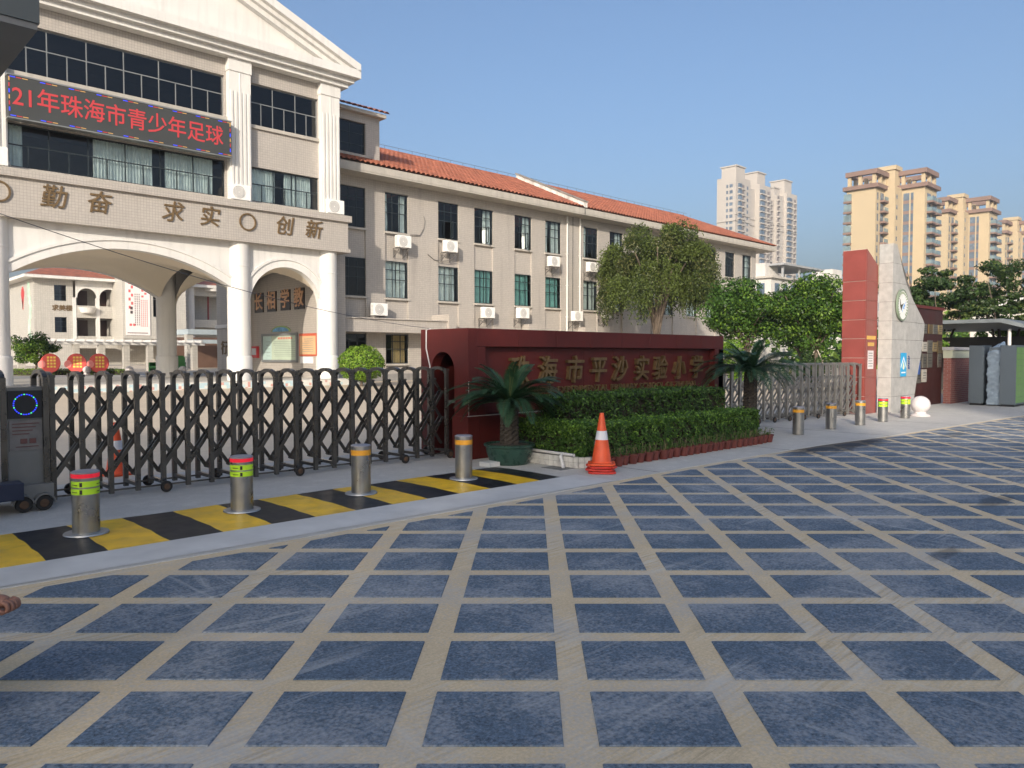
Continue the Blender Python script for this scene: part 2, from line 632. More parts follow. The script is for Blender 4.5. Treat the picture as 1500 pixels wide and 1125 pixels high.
# edge between the patterned road and the concrete forecourt
EDGE = [(-70, 6.35), (-8, 6.3), (1.0, 6.14), (3.0, 6.05), (5.6, 6.02), (9.3, 6.08), (11.1, 6.04), (13.3, 5.95), (15.6, 5.72), (20.1, 5.45), (24, 5.2), (32, 4.4), (60, 1.5), (150, -8)]
rd = MB()
n = len(EDGE)
rd.add([(x, y, 0) for x, y in EDGE] + [(x, -60, 0) for x, y in EDGE], [(i, i + n, i + n + 1, i + 1) for i in range(n - 1)])
road = structure(rd.build("road", M_line))

def edge_y(x):
    for (x0, y0), (x1, y1) in zip(EDGE, EDGE[1:]):
        if x0 <= x <= x1:
            return y0 + (y1 - y0) * (x - x0) / (x1 - x0)
    return -8

# paving pads: a grid of rows (direction ROW) and columns (direction CLN)
ROW = np.array([math.sin(AZ), -math.cos(AZ)])
CLN = np.array([0.709, 0.705])
ORG = np.array([2.73, 2.42])
PU, PV = 0.726, 0.640 / 1.0
GU, GV = 0.145, 0.135
fwd = np.array([math.cos(AZ), math.sin(AZ)])

def clip_half(poly, x0, margin):
    out = []
    def inside(p):
        return p[1] < edge_y(p[0]) - margin
    for a, b in zip(poly, poly[1:] + poly[:1]):
        ia, ib = inside(a), inside(b)
        if ia:
            out.append(a)
        if ia != ib:
            lo, hi = a, b
            for _ in range(24):
                mdl = ((lo[0] + hi[0]) / 2, (lo[1] + hi[1]) / 2)
                if inside(mdl) == ia:
                    lo = mdl
                else:
                    hi = mdl
            out.append(lo)
    return out

pads = []
far_pads = MB()
for iv in range(-6, 70):
    for iu in range(-45, 60):
        o2 = ORG + ROW * (PU * iu + GU / 2) + CLN * (PV * iv + GV / 2)
        a, b = ROW * (PU - GU), CLN * (PV - GV)
        q = [tuple(o2), tuple(o2 + a), tuple(o2 + a + b), tuple(o2 + b)]
        c = o2 + a / 2 + b / 2
        depth = float(c @ fwd)
        side = float(c @ ROW)
        if depth < -3.5 or depth > 44 or abs(side) > 32:
            continue
        if min(y for x, y in q) > edge_y(c[0]) - 0.13:
            continue
        whole = all(y < edge_y(x) - 0.14 for x, y in q)
        poly = q if whole else clip_half(q, 0, 0.14)
        if len(poly) < 3:
            continue
        ar = abs(sum(p[0] * r[1] - r[0] * p[1] for p, r in zip(poly, poly[1:] + poly[:1]))) / 2
        if ar < 0.006:
            continue
        inview = depth > 2.6 and abs(side) < 0.70 * depth + 0.5
        pads.append((not inview, depth, whole, o2, poly))
pads.sort(key=lambda t: (t[0], t[1]))
T = 0.007
def pad_geo(mb, poly, z=T):
    c = np.mean(np.array(poly), 0)
    ins = [tuple(c + (np.array(p) - c) * (1 - 0.006 / max(0.03, np.linalg.norm(np.array(p) - c)))) for p in poly]
    k = len(poly)
    mb.add([(x, y, 0.001) for x, y in poly] + [(x, y, z) for x, y in ins], [tuple(range(k, 2 * k))] + [(i, (i + 1) % k, (i + 1) % k + k, i + k) for i in range(k)])
pm = None
for i, (nv, depth, whole, o2, poly) in enumerate(pads):
    if i < 295 and not nv:
        if whole:
            if pm is None:
                t_ = MB()
                a, b = ROW * (PU - GU), CLN * (PV - GV)
                pad_geo(t_, [(0, 0), tuple(a), tuple(a + b), tuple(b)])
                pm = t_.mesh("paving_pad", M_pad)
            link("paving_pad", pm, road, loc=(o2[0], o2[1], 0))
        else:
            t_ = MB()
            pad_geo(t_, poly)
            t_.build("paving_pad", M_pad, road)
    else:
        pad_geo(far_pads, poly)
stuff(far_pads.build("paving_pads", M_pad, road))

# forecourt: concrete strip between road and school gate
fc = MB()
fe = [e for e in EDGE]
def court_z(y):
    return 0.0 if y < 13 else 0.25 * min(1.0, (y - 13) / 16.0)
fc.add([(x, y, 0.006) for x, y in fe] + [(x, 10.6, 0.006) for x, y in fe] + [(x, y, -0.03) for x, y in fe],
       [(i, i + 1, i + n + 1, i + n) for i in range(n - 1)] + [(i, i + 2 * n, i + 1 + 2 * n, i + 1) for i in range(n - 1)])
forecourt = structure(fc.build("forecourt", M_conc))
# smooth trowelled ramp along the painted strip
rp = MB()
rp.quad((-8, 6.34, 0.010), (1.0, 6.18, 0.010), (1.0, 6.70, 0.016), (-8, 6.70, 0.016))
rp.quad((1.0, 6.18, 0.010), (7.6, 6.06, 0.010), (7.6, 6.70, 0.016), (1.0, 6.70, 0.016))
rp.build("ramp_strip", mat("ramp_concrete", (0.56, 0.55, 0.525), 0.75, var=0.12, vs=2.0, bump=0.1), forecourt)
# painted warning stripes, black and yellow in turn
SX = [-3.05, -2.6, -2.15, -1.7, -1.25, -0.8, -0.35, 0.1, 0.55, 1.0, 1.45, 1.89, 2.37, 2.84, 3.31, 3.76, 4.22, 4.68, 5.14, 5.59, 6.07, 6.52, 6.92, 7.3]
for i in range(len(SX) - 1):
    yellow = (i % 2 == 1)
    a, b = SX[i], SX[i + 1]
    e = MB()
    e.m = 0
    ny, nxs = 8, 3
    vs_, fs_ = [], []
    for j in range(ny + 1):
        y = 6.71 + (7.97 - 6.71) * j / ny
        w0 = random.uniform(-0.008, 0.008)
        for k in range(nxs + 1):
            x = a + (b - a) * k / nxs + (w0 if k in (0, nxs) else 0)
            if k == 0:
                x = a + 0.007 * math.sin(j * 2.1 + i * 1.7)
            if k == nxs:
                x = b + 0.007 * math.sin(j * 2.1 + (i + 1) * 1.7)
            vs_.append((x, y + (0.012 * math.sin(i * 2.3 + k) if j in (0, ny) else 0), 0.012 + 0.010 * math.sin(math.pi * j / ny)))
    for j in range(ny):
        for k in range(nxs):
            q = j * (nxs + 1) + k
            fs_.append((q, q + 1, q + nxs + 2, q + nxs + 1))
    e.add(vs_, fs_)
    e.build("painted_stripe", M_yellow if yellow else M_blackp, forecourt, smooth=True)

# school courtyard behind the gate, rising gently towards the building
cy = MB()
ys = [10.6, 13, 17, 21, 25, 29, 33, 60, 140]
xs = [-60, -20, 0, 20, 40, 70, 140]
cy.add([(x, y, court_z(y) + 0.006) for y in ys for x in xs],
       [(j * 7 + i, j * 7 + i + 1, (j + 1) * 7 + i + 1, (j + 1) * 7 + i) for j in range(len(ys) - 1) for i in range(6)])
courtyard = structure(cy.build("courtyard", M_court))
# saw-cut joints in the forecourt concrete
jt = MB()
for x in (8.6, 12.2, 15.8, 19.4, 23.0):
    jt.box(x, edge_y(x) + 0.02, 0.004, x + 0.012, 6.8 if x < 13 else 10.4, 0.0085)
stuff_joint = jt.build("saw_cut_joint", mat("joint_dark", (0.1, 0.1, 0.1), 0.9), forecourt)
# ------------------------------------------------------------------ windows shared by the school buildings
PANES = {}
def pane_mesh(w, h, m):
    k = (round(w, 2), round(h, 2), m.name)
    if k not in PANES:
        b = MB()
        b.quad((-k[0] / 2, 0, -k[1] / 2), (k[0] / 2, 0, -k[1] / 2), (k[0] / 2, 0, k[1] / 2), (-k[0] / 2, 0, k[1] / 2))
        PANES[k] = b.mesh("pane", m)
    return PANES[k]

def curtain_mesh(x0, x1, z0, z1, y, pitch=0.11, amp=0.035, wob=0.0):
    b = MB()
    nx = max(4, int((x1 - x0) / pitch * 4))
    ph = random.uniform(0, 6)
    vs_, fs_ = [], []
    for j in range(5):
        z = z0 + (z1 - z0) * j / 4
        for i in range(nx + 1):
            x = x0 + (x1 - x0) * i / nx
            u = i / nx * (x1 - x0) / pitch * 2 * math.pi
            yy = y + amp * math.sin(u + ph + 0.35 * math.sin(j * 1.3 + i * 0.07)) + 0.02 * math.sin(u * 0.31 + j)
            vs_.append((x + wob * math.sin(j * 0.9) * (i / nx - 0.5), yy, z))
    for j in range(4):
        for i in range(nx):
            q = j * (nx + 1) + i
            fs_.append((q, q + 1, q + nx + 2, q + nx + 1))
    b.add(vs_, fs_)
    return b

def window_y(parent, x0, x1, z0, z1, y, xs, zs, frame=None, glass=None, bar=0.045, curtains=(), open_sash=None, cm=None, name="window", halves=None):
    """window facing -Y. xs, zs: mullion places; curtains: list of (fraction from, fraction to)"""
    fm = frame or M_frame
    b = MB()
    d0, d1 = y, y + 0.05
    b.box(x0, d0, z0, x0 + bar, d1, z1)
    b.box(x1 - bar, d0, z0, x1, d1, z1)
    b.box(x0 + bar, d0, z0, x1 - bar, d1, z0 + bar)
    b.box(x0 + bar, d0, z1 - bar, x1 - bar, d1, z1)
    X = [x0 + bar] + list(xs) + [x1 - bar]
    Z = [z0 + bar] + list(zs) + [z1 - bar]
    hb = bar * 0.4
    for z in zs:
        b.box(x0 + bar, d0 + 0.004, z - hb, x1 - bar, d1 - 0.004, z + hb)
    for x in xs:
        b.box(x - hb, d0 + 0.008, z0 + bar, x + hb, d1 - 0.008, z1 - bar)
    extra = []
    if halves is not None:      # extra mullions in the lowest row only
        for x in halves:
            b.box(x - hb, d0 + 0.008, z0 + bar, x + hb, d1 - 0.008, zs[0] - hb)
    w = b.build(name, fm, parent)
    for j in range(len(Z) - 1):
        XX = sorted(X + list(halves)) if (halves is not None and j == 0) else X
        for i in range(len(XX) - 1):
            if open_sash and (i, j) in open_sash:
                continue
            pw, ph = XX[i + 1] - XX[i] - 0.012, Z[j + 1] - Z[j] - 0.012
            link("pane", pane_mesh(pw, ph, glass or M_glass), w, loc=((XX[i] + XX[i + 1]) / 2, y + 0.02, (Z[j] + Z[j + 1]) / 2))
    for (a, c) in curtains:
        cb = curtain_mesh(x0 + bar + (x1 - x0 - 2 * bar) * a, x0 + bar + (x1 - x0 - 2 * bar) * c, z0 + 0.02, z1 - 0.02, y + 0.2)
        cb.build("curtain", cm or M_curtain, w, smooth=True)
    return w

def wall_y(mb, x0, x1, z0, z1, y, openings, depth):
    """front sheet facing -Y with openings (x0,x1,z0,z1) and their reveals"""
    xs = sorted(set([x0, x1] + [v for o in openings for v in o[:2]]))
    zs = sorted(set([z0, z1] + [v for o in openings for v in o[2:]]))
    for a, b in zip(xs, xs[1:]):
        for c, d in zip(zs, zs[1:]):
            mx, mz = (a + b) / 2, (c + d) / 2
            if any(o[0] < mx < o[1] and o[2] < mz < o[3] for o in openings):
                continue
            mb.quad((a, y, c), (b, y, c), (b, y, d), (a, y, d))
    for a, b, c, d in openings:
        e = y + depth
        mb.quad((a, y, c), (a, e, c), (a, e, d), (a, y, d))
        mb.quad((b, y, c), (b, y, d), (b, e, d), (b, e, c))
        mb.quad((a, y, d), (a, e, d), (b, e, d), (b, y, d))
        mb.quad((a, y, c), (b, y, c), (b, e, c), (a, e, c))

# ------------------------------------------------------------------ the gatehouse (portal building with pediment)
gh = thing("school_gatehouse", "white columned school gatehouse with pediment, arches and a tiled band of bronze characters", "building", (9.6, 31.0, 0.54))
YB = 30.5
COLX = [1.2, 5.3, 13.9, 18.03]
# plinth
pl = MB()
pl.box(-1.2, 30.15, 0.0, 19.4, 45.0, 0.54)
pl.build("plinth", M_conc, gh)
mz = bpy.data.materials.new("mosaic_riser")
mz.use_nodes = True
_nt = mz.node_tree
_p = _nt.nodes['Principled BSDF']
_pos = wpos(_nt)
_ch = node(_nt, 'ShaderNodeTexVoronoi')
_ch.distance = 'CHEBYCHEV'
_ch.inputs['Scale'].default_value = 9.0
_ch.inputs['Randomness'].default_value = 0.1
_nt.links.new(_pos, _ch.inputs['Vector'])
_sep = node(_nt, 'ShaderNodeSeparateColor')
_nt.links.new(_ch.outputs['Color'], _sep.inputs[0])
_c = mixcol(_nt, ramp(_nt, _sep.outputs[0], 0.62, 0.66), (0.62, 0.62, 0.58), (0.42, 0.56, 0.60))
_c = mixcol(_nt, ramp(_nt, _sep.outputs[1], 0.88, 0.90), _c, (0.55, 0.30, 0.26))
_nt.links.new(_c, _p.inputs['Base Color'])
rs = MB()
rs.box(-1.2, 30.12, 0.2, 19.4, 30.148, 0.50)
rs.build("mosaic_riser", mz, gh)
# columns front and rear
for i, cx in enumerate(COLX):
    for yy in (31.0, 39.3):
        c = MB()
        r = 0.46
        c.lathe([(0, 0.54), (r + 0.05, 0.54), (r + 0.05, 1.5), (r + 0.03, 1.55), (r, 1.57), (r, 5.25), (r + 0.012, 5.26), (r + 0.012, 5.31), (r, 5.32), (r, 6.3)], (cx, yy, 0), 32)
        c.build("column", M_white, gh, autosmooth=35)
# arch walls (front and rear), each bay a spandrel wall with archivolt
def arch_pts(xc, half, spring, rise, n=28):
    R_ = (half * half + rise * rise) / (2 * rise)
    zc = spring + rise - R_
    a = math.asin(min(1, half / R_)) if rise <= half else math.pi - math.asin(half / R_)
    return [(xc + R_ * math.sin(-a + 2 * a * i / n), zc + R_ * math.cos(-a + 2 * a * i / n)) for i in range(n + 1)]
BAYS = [(1.2, 5.3, 3.95, 1.45), (5.3, 13.9, 4.40, 1.16), (13.9, 18.03, 3.95, 1.45)]
for yy in (31.0, 39.3):
    for (xa, xb, spring, rise) in BAYS:
        xc, half = (xa + xb) / 2, (xb - xa) / 2 - 0.42
        pts = arch_pts(xc, half, spring, rise)
        zt = 6.3
        w = MB()
        y0, y1 = yy - 0.15, yy + 0.2
        vs_, fs_ = [], []
        full = [(xa + 0.3, spring)] + pts + [(xb - 0.3, spring)]
        k = len(full)
        for (x, z) in full:
            vs_ += [(x, y0, z), (x, y0, zt), (x, y1, z), (x, y1, zt)]
        for i in range(k - 1):
            a, b = 4 * i, 4 * i + 4
            fs_ += [(a, b, b + 1, a + 1), (a + 2, a + 3, b + 3, b + 2), (a, a + 2, b + 2, b)]
        w.add(vs_, fs_)
        w.build("spandrel_wall", M_white, gh)
        if yy < 35:
            ar = MB()
            for (o0, o1, dy) in ((0.0, 0.30, 0.05), (0.30, 0.40, 0.10)):
                vs_, fs_ = [], []
                cxm, czm = xc, spring + rise - (half * half + rise * rise) / (2 * rise)
                for (x, z) in pts:
                    d = Vector((x - cxm, 0, z - czm)).normalized()
                    for (o, yv) in ((o0, y0), (o0, y0 - dy), (o1, y0 - dy), (o1, y0)):
                        vs_.append((x + d.x * o, yv, z + d.z * o))
                for i in range(len(pts) - 1):
                    for q in range(3):
                        a = 4 * i + q
                        fs_.append((a, a + 1, a + 5, a + 4))
                ar.add(vs_, fs_)
            ar.build("archivolt", M_white, gh)
# groined vaults over the portal bays
M_vault = mat("vault_plaster", (0.66, 0.58, 0.46), 0.7, var=0.06, vs=0.5)
for (xa, xb, spring, rise) in BAYS:
    xc, half = (xa + xb) / 2, (xb - xa) / 2 - 0.36
    R_ = (half * half + rise * rise) / (2 * rise)
    v = MB()
    vs_, fs_ = [], []
    nx, ny = 36, 36
    for j in range(ny + 1):
        y = 31.15 + (39.15 - 31.15) * j / ny
        zs_ = 3.9 + 1.75 * math.sqrt(max(0.0, 1 - ((y - 35.15) / 4.0) ** 2))
        for i in range(nx + 1):
            x = xc - half + 2 * half * i / nx
            zm = spring + rise - R_ + math.sqrt(max(0.0, R_ * R_ - (x - xc) ** 2)) + 0.02
            vs_.append((x, y, max(zm, zs_)))
    for j in range(ny):
        for i in range(nx):
            q = j * (nx + 1) + i
            fs_.append((q, q + 1, q + nx + 2, q + nx + 1))
    v.add(vs_, fs_)
    v.build("vault", M_vault, gh, smooth=True)
# tiled beam with stepped edges
bm_ = MB()
bm_.box(-0.1, 30.5, 6.42, 18.86, 41.9, 7.62)
bm_.box(-0.16, 30.42, 6.25, 18.94, 41.96, 6.42)
bm_.box(-0.20, 30.36, 7.62, 18.98, 42.0, 7.86)
bm_.build("beam", M_tile, gh)
sd = MB()
sd.box(-0.20, 30.355, 7.86, 18.98, 42.0, 7.90)
sd.build("beam_coping", M_cap, gh)
# back wall of hall beside the portal (right flank) with tiles
hw = MB()
hw.box(18.1, 31.5, 0.5, 19.3, 43.3, 6.25)
hw.build("flank_wall", M_tile, gh)
hl = MB()
hl.box(17.98, 41.6, 3.1, 18.098, 43.3, 3.3)
hl.build("flank_ledge", M_white, gh)
# upper storeys
WIN4 = [(1.75, 4.75, 11.22, 12.97), (5.8, 13.36, 11.3, 12.97), (14.46, 17.62, 11.22, 12.97)]
WIN3 = [(1.75, 4.75, 8.06, 9.5), (5.8, 13.36, 8.06, 9.55), (14.46, 17.62, 8.06, 9.5)]
uw = MB()
wall_y(uw, 0.8, 18.5, 7.9, 13.66, 30.9, WIN4 + WIN3, 0.18)
uw.box(0.8, 30.92, 7.9, 0.9, 41.0, 13.66)
uw.box(18.4, 30.92, 7.9, 18.5, 41.0, 13.66)
uw.box(0.8, 40.9, 7.9, 18.5, 41.0, 13.66)
uw.build("upper_wall", M_tile, gh)
flr = MB()
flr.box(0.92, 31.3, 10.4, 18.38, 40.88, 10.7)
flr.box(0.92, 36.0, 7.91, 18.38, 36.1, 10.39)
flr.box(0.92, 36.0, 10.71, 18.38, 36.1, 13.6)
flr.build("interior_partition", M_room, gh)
cl = MB()
cl.box(0.92, 31.0, 13.5, 18.38, 40.88, 13.6)
cl.build("ceiling", M_room, gh)
# sills
for (a, b, c, d) in WIN4:
    sl = MB()
    sl.box(a - 0.1, 30.80, c - 0.14, b + 0.1, 30.898, c - 0.002)
    sl.build("window_sill", M_cap, gh)
for k, (a, b, c, d) in enumerate(WIN4):
    wd = b - a
    nx = 6 if wd > 5 else 3
    xs = [a + wd * i / nx for i in range(1, nx)]
    hs = [a + wd * (i + 0.5) / nx for i in range(nx)]
    window_y(gh, a, b, c, d, 31.02, xs, [c + (d - c) * 0.56], frame=M_frame_pale, glass=M_glass_dark, bar=0.05, halves=hs)
CURT = {0: [(0.05, 0.4)], 1: [(0.0, 0.06), (0.36, 0.64), (0.70, 0.95)], 2: [(0.0, 0.38), (0.52, 0.63), (0.64, 0.93)]}
for k, (a, b, c, d) in enumerate(WIN3):
    wd = b - a
    nx = 6 if wd > 5 else 3
    xs = [a + wd * i / nx for i in range(1, nx)]
    hs = [a + wd * (i + 0.5) / nx for i in range(nx)]
    window_y(gh, a, b, c, d, 31.02, xs, [c + (d - c) * 0.52], frame=M_frame, glass=M_glass, bar=0.05, halves=hs, curtains=CURT[k])
# fluted pilasters
for px in (1.2, 5.3, 13.9, 18.08):
    p_ = MB()
    p_.box(px - 0.46, 30.62, 7.9, px + 0.46, 30.898, 13.15)
    p_.box(px - 0.49, 30.58, 13.15, px + 0.49, 30.898, 13.66)
    for q in range(5):
        x = px - 0.36 + 0.18 * q
        p_.box(x - 0.045, 30.575, 7.902, x + 0.045, 30.618, 12.35)
    p_.box(px - 0.02, 30.60, 12.35, px + 0.02, 30.618, 13.13)
    p_.build("pilaster", M_white, gh)
# pediment: cornice, gable and raking moulding
SLP = 0.386
apx, apz = 9.6, 14.45 + SLP * 9.5
pd = MB()
pd.box(0.3, 30.45, 13.66, 18.9, 41.2, 13.86)
pd.box(0.1, 30.25, 13.86, 19.1, 41.3, 14.06)
pd.box(-0.1, 30.0, 14.06, 19.3, 41.4, 14.42)
pd.build("cornice", M_white, gh)
gb = MB()
gb.prism([(0.6, 14.42), (18.6, 14.42), (apx, 14.42 + SLP * 9.0)], 'y', 30.7, 41.2)
gb.build("gable_wall", M_white, gh)
for sgn in (-1, 1):
    rk = MB()
    def rp_(x, up):
        return (apx + sgn * x, apz - SLP * x + up)
    for (lo, hi, y0) in ((-0.02, 0.32, 30.0), (-0.2, -0.02, 30.22), (-0.42, -0.2, 30.42)):
        rk.prism([rp_(0, lo), rp_(9.7 if lo > -0.1 else 9.35, lo), rp_(9.7 if lo > -0.1 else 9.35, hi), rp_(0, hi)], 'y', y0, 41.4)
    rk.build("raking_cornice", M_white, gh)
# bronze characters and rings on the beam
for ch, x in (('团', 0.5), ('结', 1.9), ('勤', 7.03), ('奋', 8.47), ('求', 11.06), ('实', 12.5), ('创', 15.71), ('新', 17.09)):
    text("bronze_character", ch, 0.84, 0.02, M_bronze, (x, 30.475, 7.06), FACE_FRONT, gh, fat=0.007, shear=0.16)
for x in (5.42, 14.09):
    rg = MB()
    vs_, fs_ = [], []
    N_ = 40
    for i in range(N_):
        t = 2 * math.pi * i / N_
        for (r, y) in ((0.36, 30.498), (0.36, 30.44), (0.30, 30.44), (0.30, 30.498)):
            vs_.append((x + r * math.cos(t), y, 7.08 + r * math.sin(t)))
    for i in range(N_):
        for q in range(3):
            a = 4 * i + q
            b = (4 * (i + 1)) % (4 * N_) + q
            fs_.append((a, a + 1, b + 1, b))
    rg.add(vs_, fs_)
    rg.build("bronze_ring", M_bronze, gh)
# dark tower block behind the right shoulder
db = MB()
wall_y(db, 18.5, 22.28, 11.05, 13.55, 33.0, [(18.9, 21.45, 11.55, 13.15)], 0.15)
db.box(22.2, 33.002, 11.05, 22.28, 40.0, 13.55)
db.build("shoulder_block", M_tile, gh)
window_y(gh, 18.9, 21.45, 11.55, 13.15, 33.1, [19.75, 20.6], [12.05, 12.6], glass=M_glass_dark)
dbk = MB()
dbk.box(18.5, 34.5, 11.05, 22.15, 34.6, 13.5)
dbk.build("interior_partition", M_room, gh)
dc = MB()
dc.box(18.5, 32.7, 13.55, 22.5, 40.0, 13.72)
dc.box(18.6, 32.85, 11.42, 21.7, 32.998, 11.54)
dc.build("shoulder_coping", M_cap, gh)

def tiled_slope(p00, p10, p01, pitch=0.30, course=0.45, amp=0.06):
    """run of barrel tiles: p00 -> p10 along the eave, p00 -> p01 up the slope"""
    p00, p10, p01 = Vector(p00), Vector(p10), Vector(p01)
    L, S = (p10 - p00), (p01 - p00)
    nx = max(4, int(L.length / pitch) * 4)
    nc = max(1, int(S.length / course))
    nrm = L.cross(S).normalized()
    if nrm.z < 0:
        nrm = -nrm
    b = MB()
    vs_, fs_ = [], []
    for j in range(nc):
        for e in (0, 1):
            t = (j + e) / nc
            lift = 0.03 if e == 0 else 0.0
            for i in range(nx + 1):
                u = i / nx
                h = amp * abs(math.sin(math.pi * (i / 4.0))) * 1.6
                vs_.append(p00 + L * u + S * t + nrm * (h + lift))
    for j in range(2 * nc - 1):
        for i in range(nx):
            a = j * (nx + 1) + i
            fs_.append((a, a + 1, a + nx + 2, a + nx + 1))
    b.add(vs_, fs_)
    return b
ts = tiled_slope((18.5, 32.55, 13.72), (22.6, 32.55, 13.72), (18.5, 33.5, 14.1))
stuff(ts.build("roof_tiles", M_roof, gh))

# LED screen
ls = thing("led_screen", "long dark LED screen with red Chinese characters between the two window rows", "LED screen", (9.5, 30.4, 9.6))
lf = MB()
lf.box(5.72, 30.25, 9.56, 13.34, 30.56, 10.94)
lf.build("screen_body", M_led_face, ls)
le = MB()
for (a, b, c, d) in ((5.70, 13.36, 9.52, 9.56), (5.70, 13.36, 10.94, 10.99)):
    le.box(a, 30.23, c, b, 30.57, d)
le.build("screen_frame", M_frame_pale, ls)
text("led_text", "21年珠海市青少年足球", 0.80, 0.003, M_led_red, (9.42, 30.244, 10.24), FACE_FRONT, ls, fat=0.006, sx=0.90)
dsh = {0: MB(), 1: MB(), 2: MB()}
x = 5.78
k = 0
while x < 13.25:
    w = 0.16
    for z in (9.60, 10.88):
        dsh[k % 3].box(x, 30.242, z, x + w, 30.249, z + 0.026)
    x += w + (0.02 if k % 3 != 2 else 0.36)
    k += 1
for z in np.arange(9.75, 10.8, 0.2):
    for xx in (5.74, 13.28):
        dsh[int(z * 5) % 3].box(xx, 30.242, z, xx + 0.035, 30.249, z + 0.13)
for q, mm in ((0, M_led_blue), (1, M_led_red), (2, M_led_amber)):
    stuff(dsh[q].build("border_lights", mm, ls))

# plaques with characters inside the portal, on the flank wall
M_plq = mat("plaque_black_lacquer", (0.028, 0.022, 0.018), 0.35, var=0.15)
for ch, y, lab in (('长', 37.88, "farthest"), ('相', 36.46, "second farthest"), ('学', 35.01, "second nearest"), ('教', 33.62, "nearest")):
    t = thing("character_plaque", "black plaque with gold character, %s of the four inside the right arch" % lab, "plaque", (18.1, y, 4.3), group="plaques on the portal wall")
    b = MB()
    b.box(18.045, y - 0.48, 3.80, 18.098, y + 0.48, 4.80)
    b.build("board", M_plq, t)
    text("gold_character", ch, 0.95, 0.012, mat("gilt_letter", (0.62, 0.36, 0.2), 0.4, metal=0.3, var=0.2), (18.03, y, 4.3), FACE_SIDE, t, fat=0.02)
# notice board and posters on the flank wall
t = thing("notice_board", "large glazed notice board with pale green paper under the character plaques", "notice board", (18.1, 35.7, 1.2))
b = MB()
b.box(18.0, 33.81, 1.24, 18.098, 37.56, 1.36)
b.box(18.0, 33.81, 2.56, 18.098, 37.56, 2.68)
b.box(18.0, 33.81, 1.36, 18.098, 33.92, 2.56)
b.box(18.0, 37.45, 1.36, 18.098, 37.56, 2.56)
b.build("frame", M_frame_pale, t)
b = MB()
b.box(18.05, 33.92, 1.36, 18.09, 36.5, 2.56)
b.build("paper", mat("pale_green_paper", (0.42, 0.5, 0.4), 0.6, var=0.08), t)
b = MB()
b.box(18.05, 36.52, 1.36, 18.09, 37.45, 2.56)
b.build("paper", mat("pale_blue_paper", (0.42, 0.55, 0.52), 0.6, var=0.08), t)
mk = MB()
for i in range(9):
    mk.box(18.044, 34.35 + i * 0.17, 2.38, 18.049, 34.45 + i * 0.17, 2.48)
stuff(mk.build("red_heading", mat("red_print", (0.6, 0.12, 0.06), 0.6), t))
mk = MB()
for r_ in range(9):
    z = 2.26 - 0.09 * r_
    mk.box(18.044, 34.05, z, 18.049, 36.35 - 0.25 * random.random(), z + 0.018)
    if r_ % 2 == 0:
        mk.box(18.044, 36.65, z, 18.049, 37.3 - 0.3 * random.random(), z + 0.02)
stuff(mk.build("small_print", mat("grey_print", (0.2, 0.24, 0.22), 0.7), t))
t = thing("arched_header_sign", "small arched blue and green header sign above the notice board", "sign", (18.1, 35.4, 2.75))
b = MB()
pts = [(34.55 + 1.0 - math.cos(math.pi * i / 12) * 1.0, 2.76 + 0.30 * math.sin(math.pi * i / 12)) for i in range(13)]
b.prism(pts, 'x', 18.06, 18.098)
b.build("arch_panel", mat("sign_green", (0.25, 0.36, 0.14), 0.5), t)
b = MB()
pts = [(34.70 + 0.85 - math.cos(math.pi * i / 12) * 0.85, 2.765 + 0.22 * math.sin(math.pi * i / 12)) for i in range(13)]
b.prism(pts, 'x', 18.045, 18.059)
b.build("blue_panel", mat("sign_blue", (0.12, 0.3, 0.5), 0.5, var=0.4, vs=5), t)
t = thing("framed_poster", "red bordered orange poster right of the notice board", "poster", (18.1, 32.9, 1.55))
b = MB()
b.box(18.06, 32.02, 1.55, 18.098, 33.68, 2.62)
b.build("border", mat("poster_red", (0.5, 0.1, 0.05), 0.5), t)
b = MB()
b.box(18.05, 32.10, 1.63, 18.059, 33.60, 2.5)
b.build("sheet", mat("poster_sand", (0.62, 0.4, 0.22), 0.6, var=0.15), t)
mk = MB()
for r_ in range(7):
    mk.box(18.044, 32.3, 2.35 - r_ * 0.1, 18.049, 33.4 - 0.3 * random.random(), 2.37 - r_ * 0.1)
stuff(mk.build("small_print", MATS["grey_print"], t))
t = tag(MB().box(18.07, 32.4, 1.2, 18.098, 33.6, 1.52).build("white_notice", mat("paper_white", (0.72, 0.72, 0.74), 0.7)), "white paper notice below the red bordered poster", "notice")
t = thing("fire_cabinet", "small red fire cabinet on the portal wall left of the notice board", "cabinet", (18.1, 38.4, 0.9))
b = MB()
b.box(17.96, 38.0, 1.45, 18.098, 38.6, 2.05)
b.build("cabinet_body", mat("fire_red", (0.5, 0.04, 0.05), 0.45), t)
b = MB()
b.box(17.94, 38.06, 1.6, 17.959, 38.54, 1.95)
b.build("door", mat("pale_grey_panel", (0.5, 0.52, 0.54), 0.4), t)
text("wall_character", "行", 0.8, 0.02, M_bronze, (18.08, 42.3, 1.95), FACE_SIDE, gh, fat=0.02)

# ------------------------------------------------------------------ the long classroom wing
wg = thing("classroom_wing", "long three-storey cream tiled classroom wing with orange tiled roof", "building", (40.0, 33.0, 0.2))
BAYX = [20.70, 23.31, 26.76, 29.36, 32.53, 35.17, 38.76, 41.45, 44.9, 47.5, 50.7, 53.4, 56.2, 58.9]
WH = 0.72
F3, F2, F1 = (7.95, 9.93), (4.55, 6.46), (1.15, 2.66)
op = [(x - WH, x + WH, 0.95, 9.95) for x in BAYX]
ww = MB()
wall_y(ww, 18.5, 60.4, 0.2, 10.45, 33.0, op, 0.16)
ww.box(60.3, 33.002, 0.2, 60.4, 43.0, 10.45)
ww.build("front_wall", M_tile, wg)
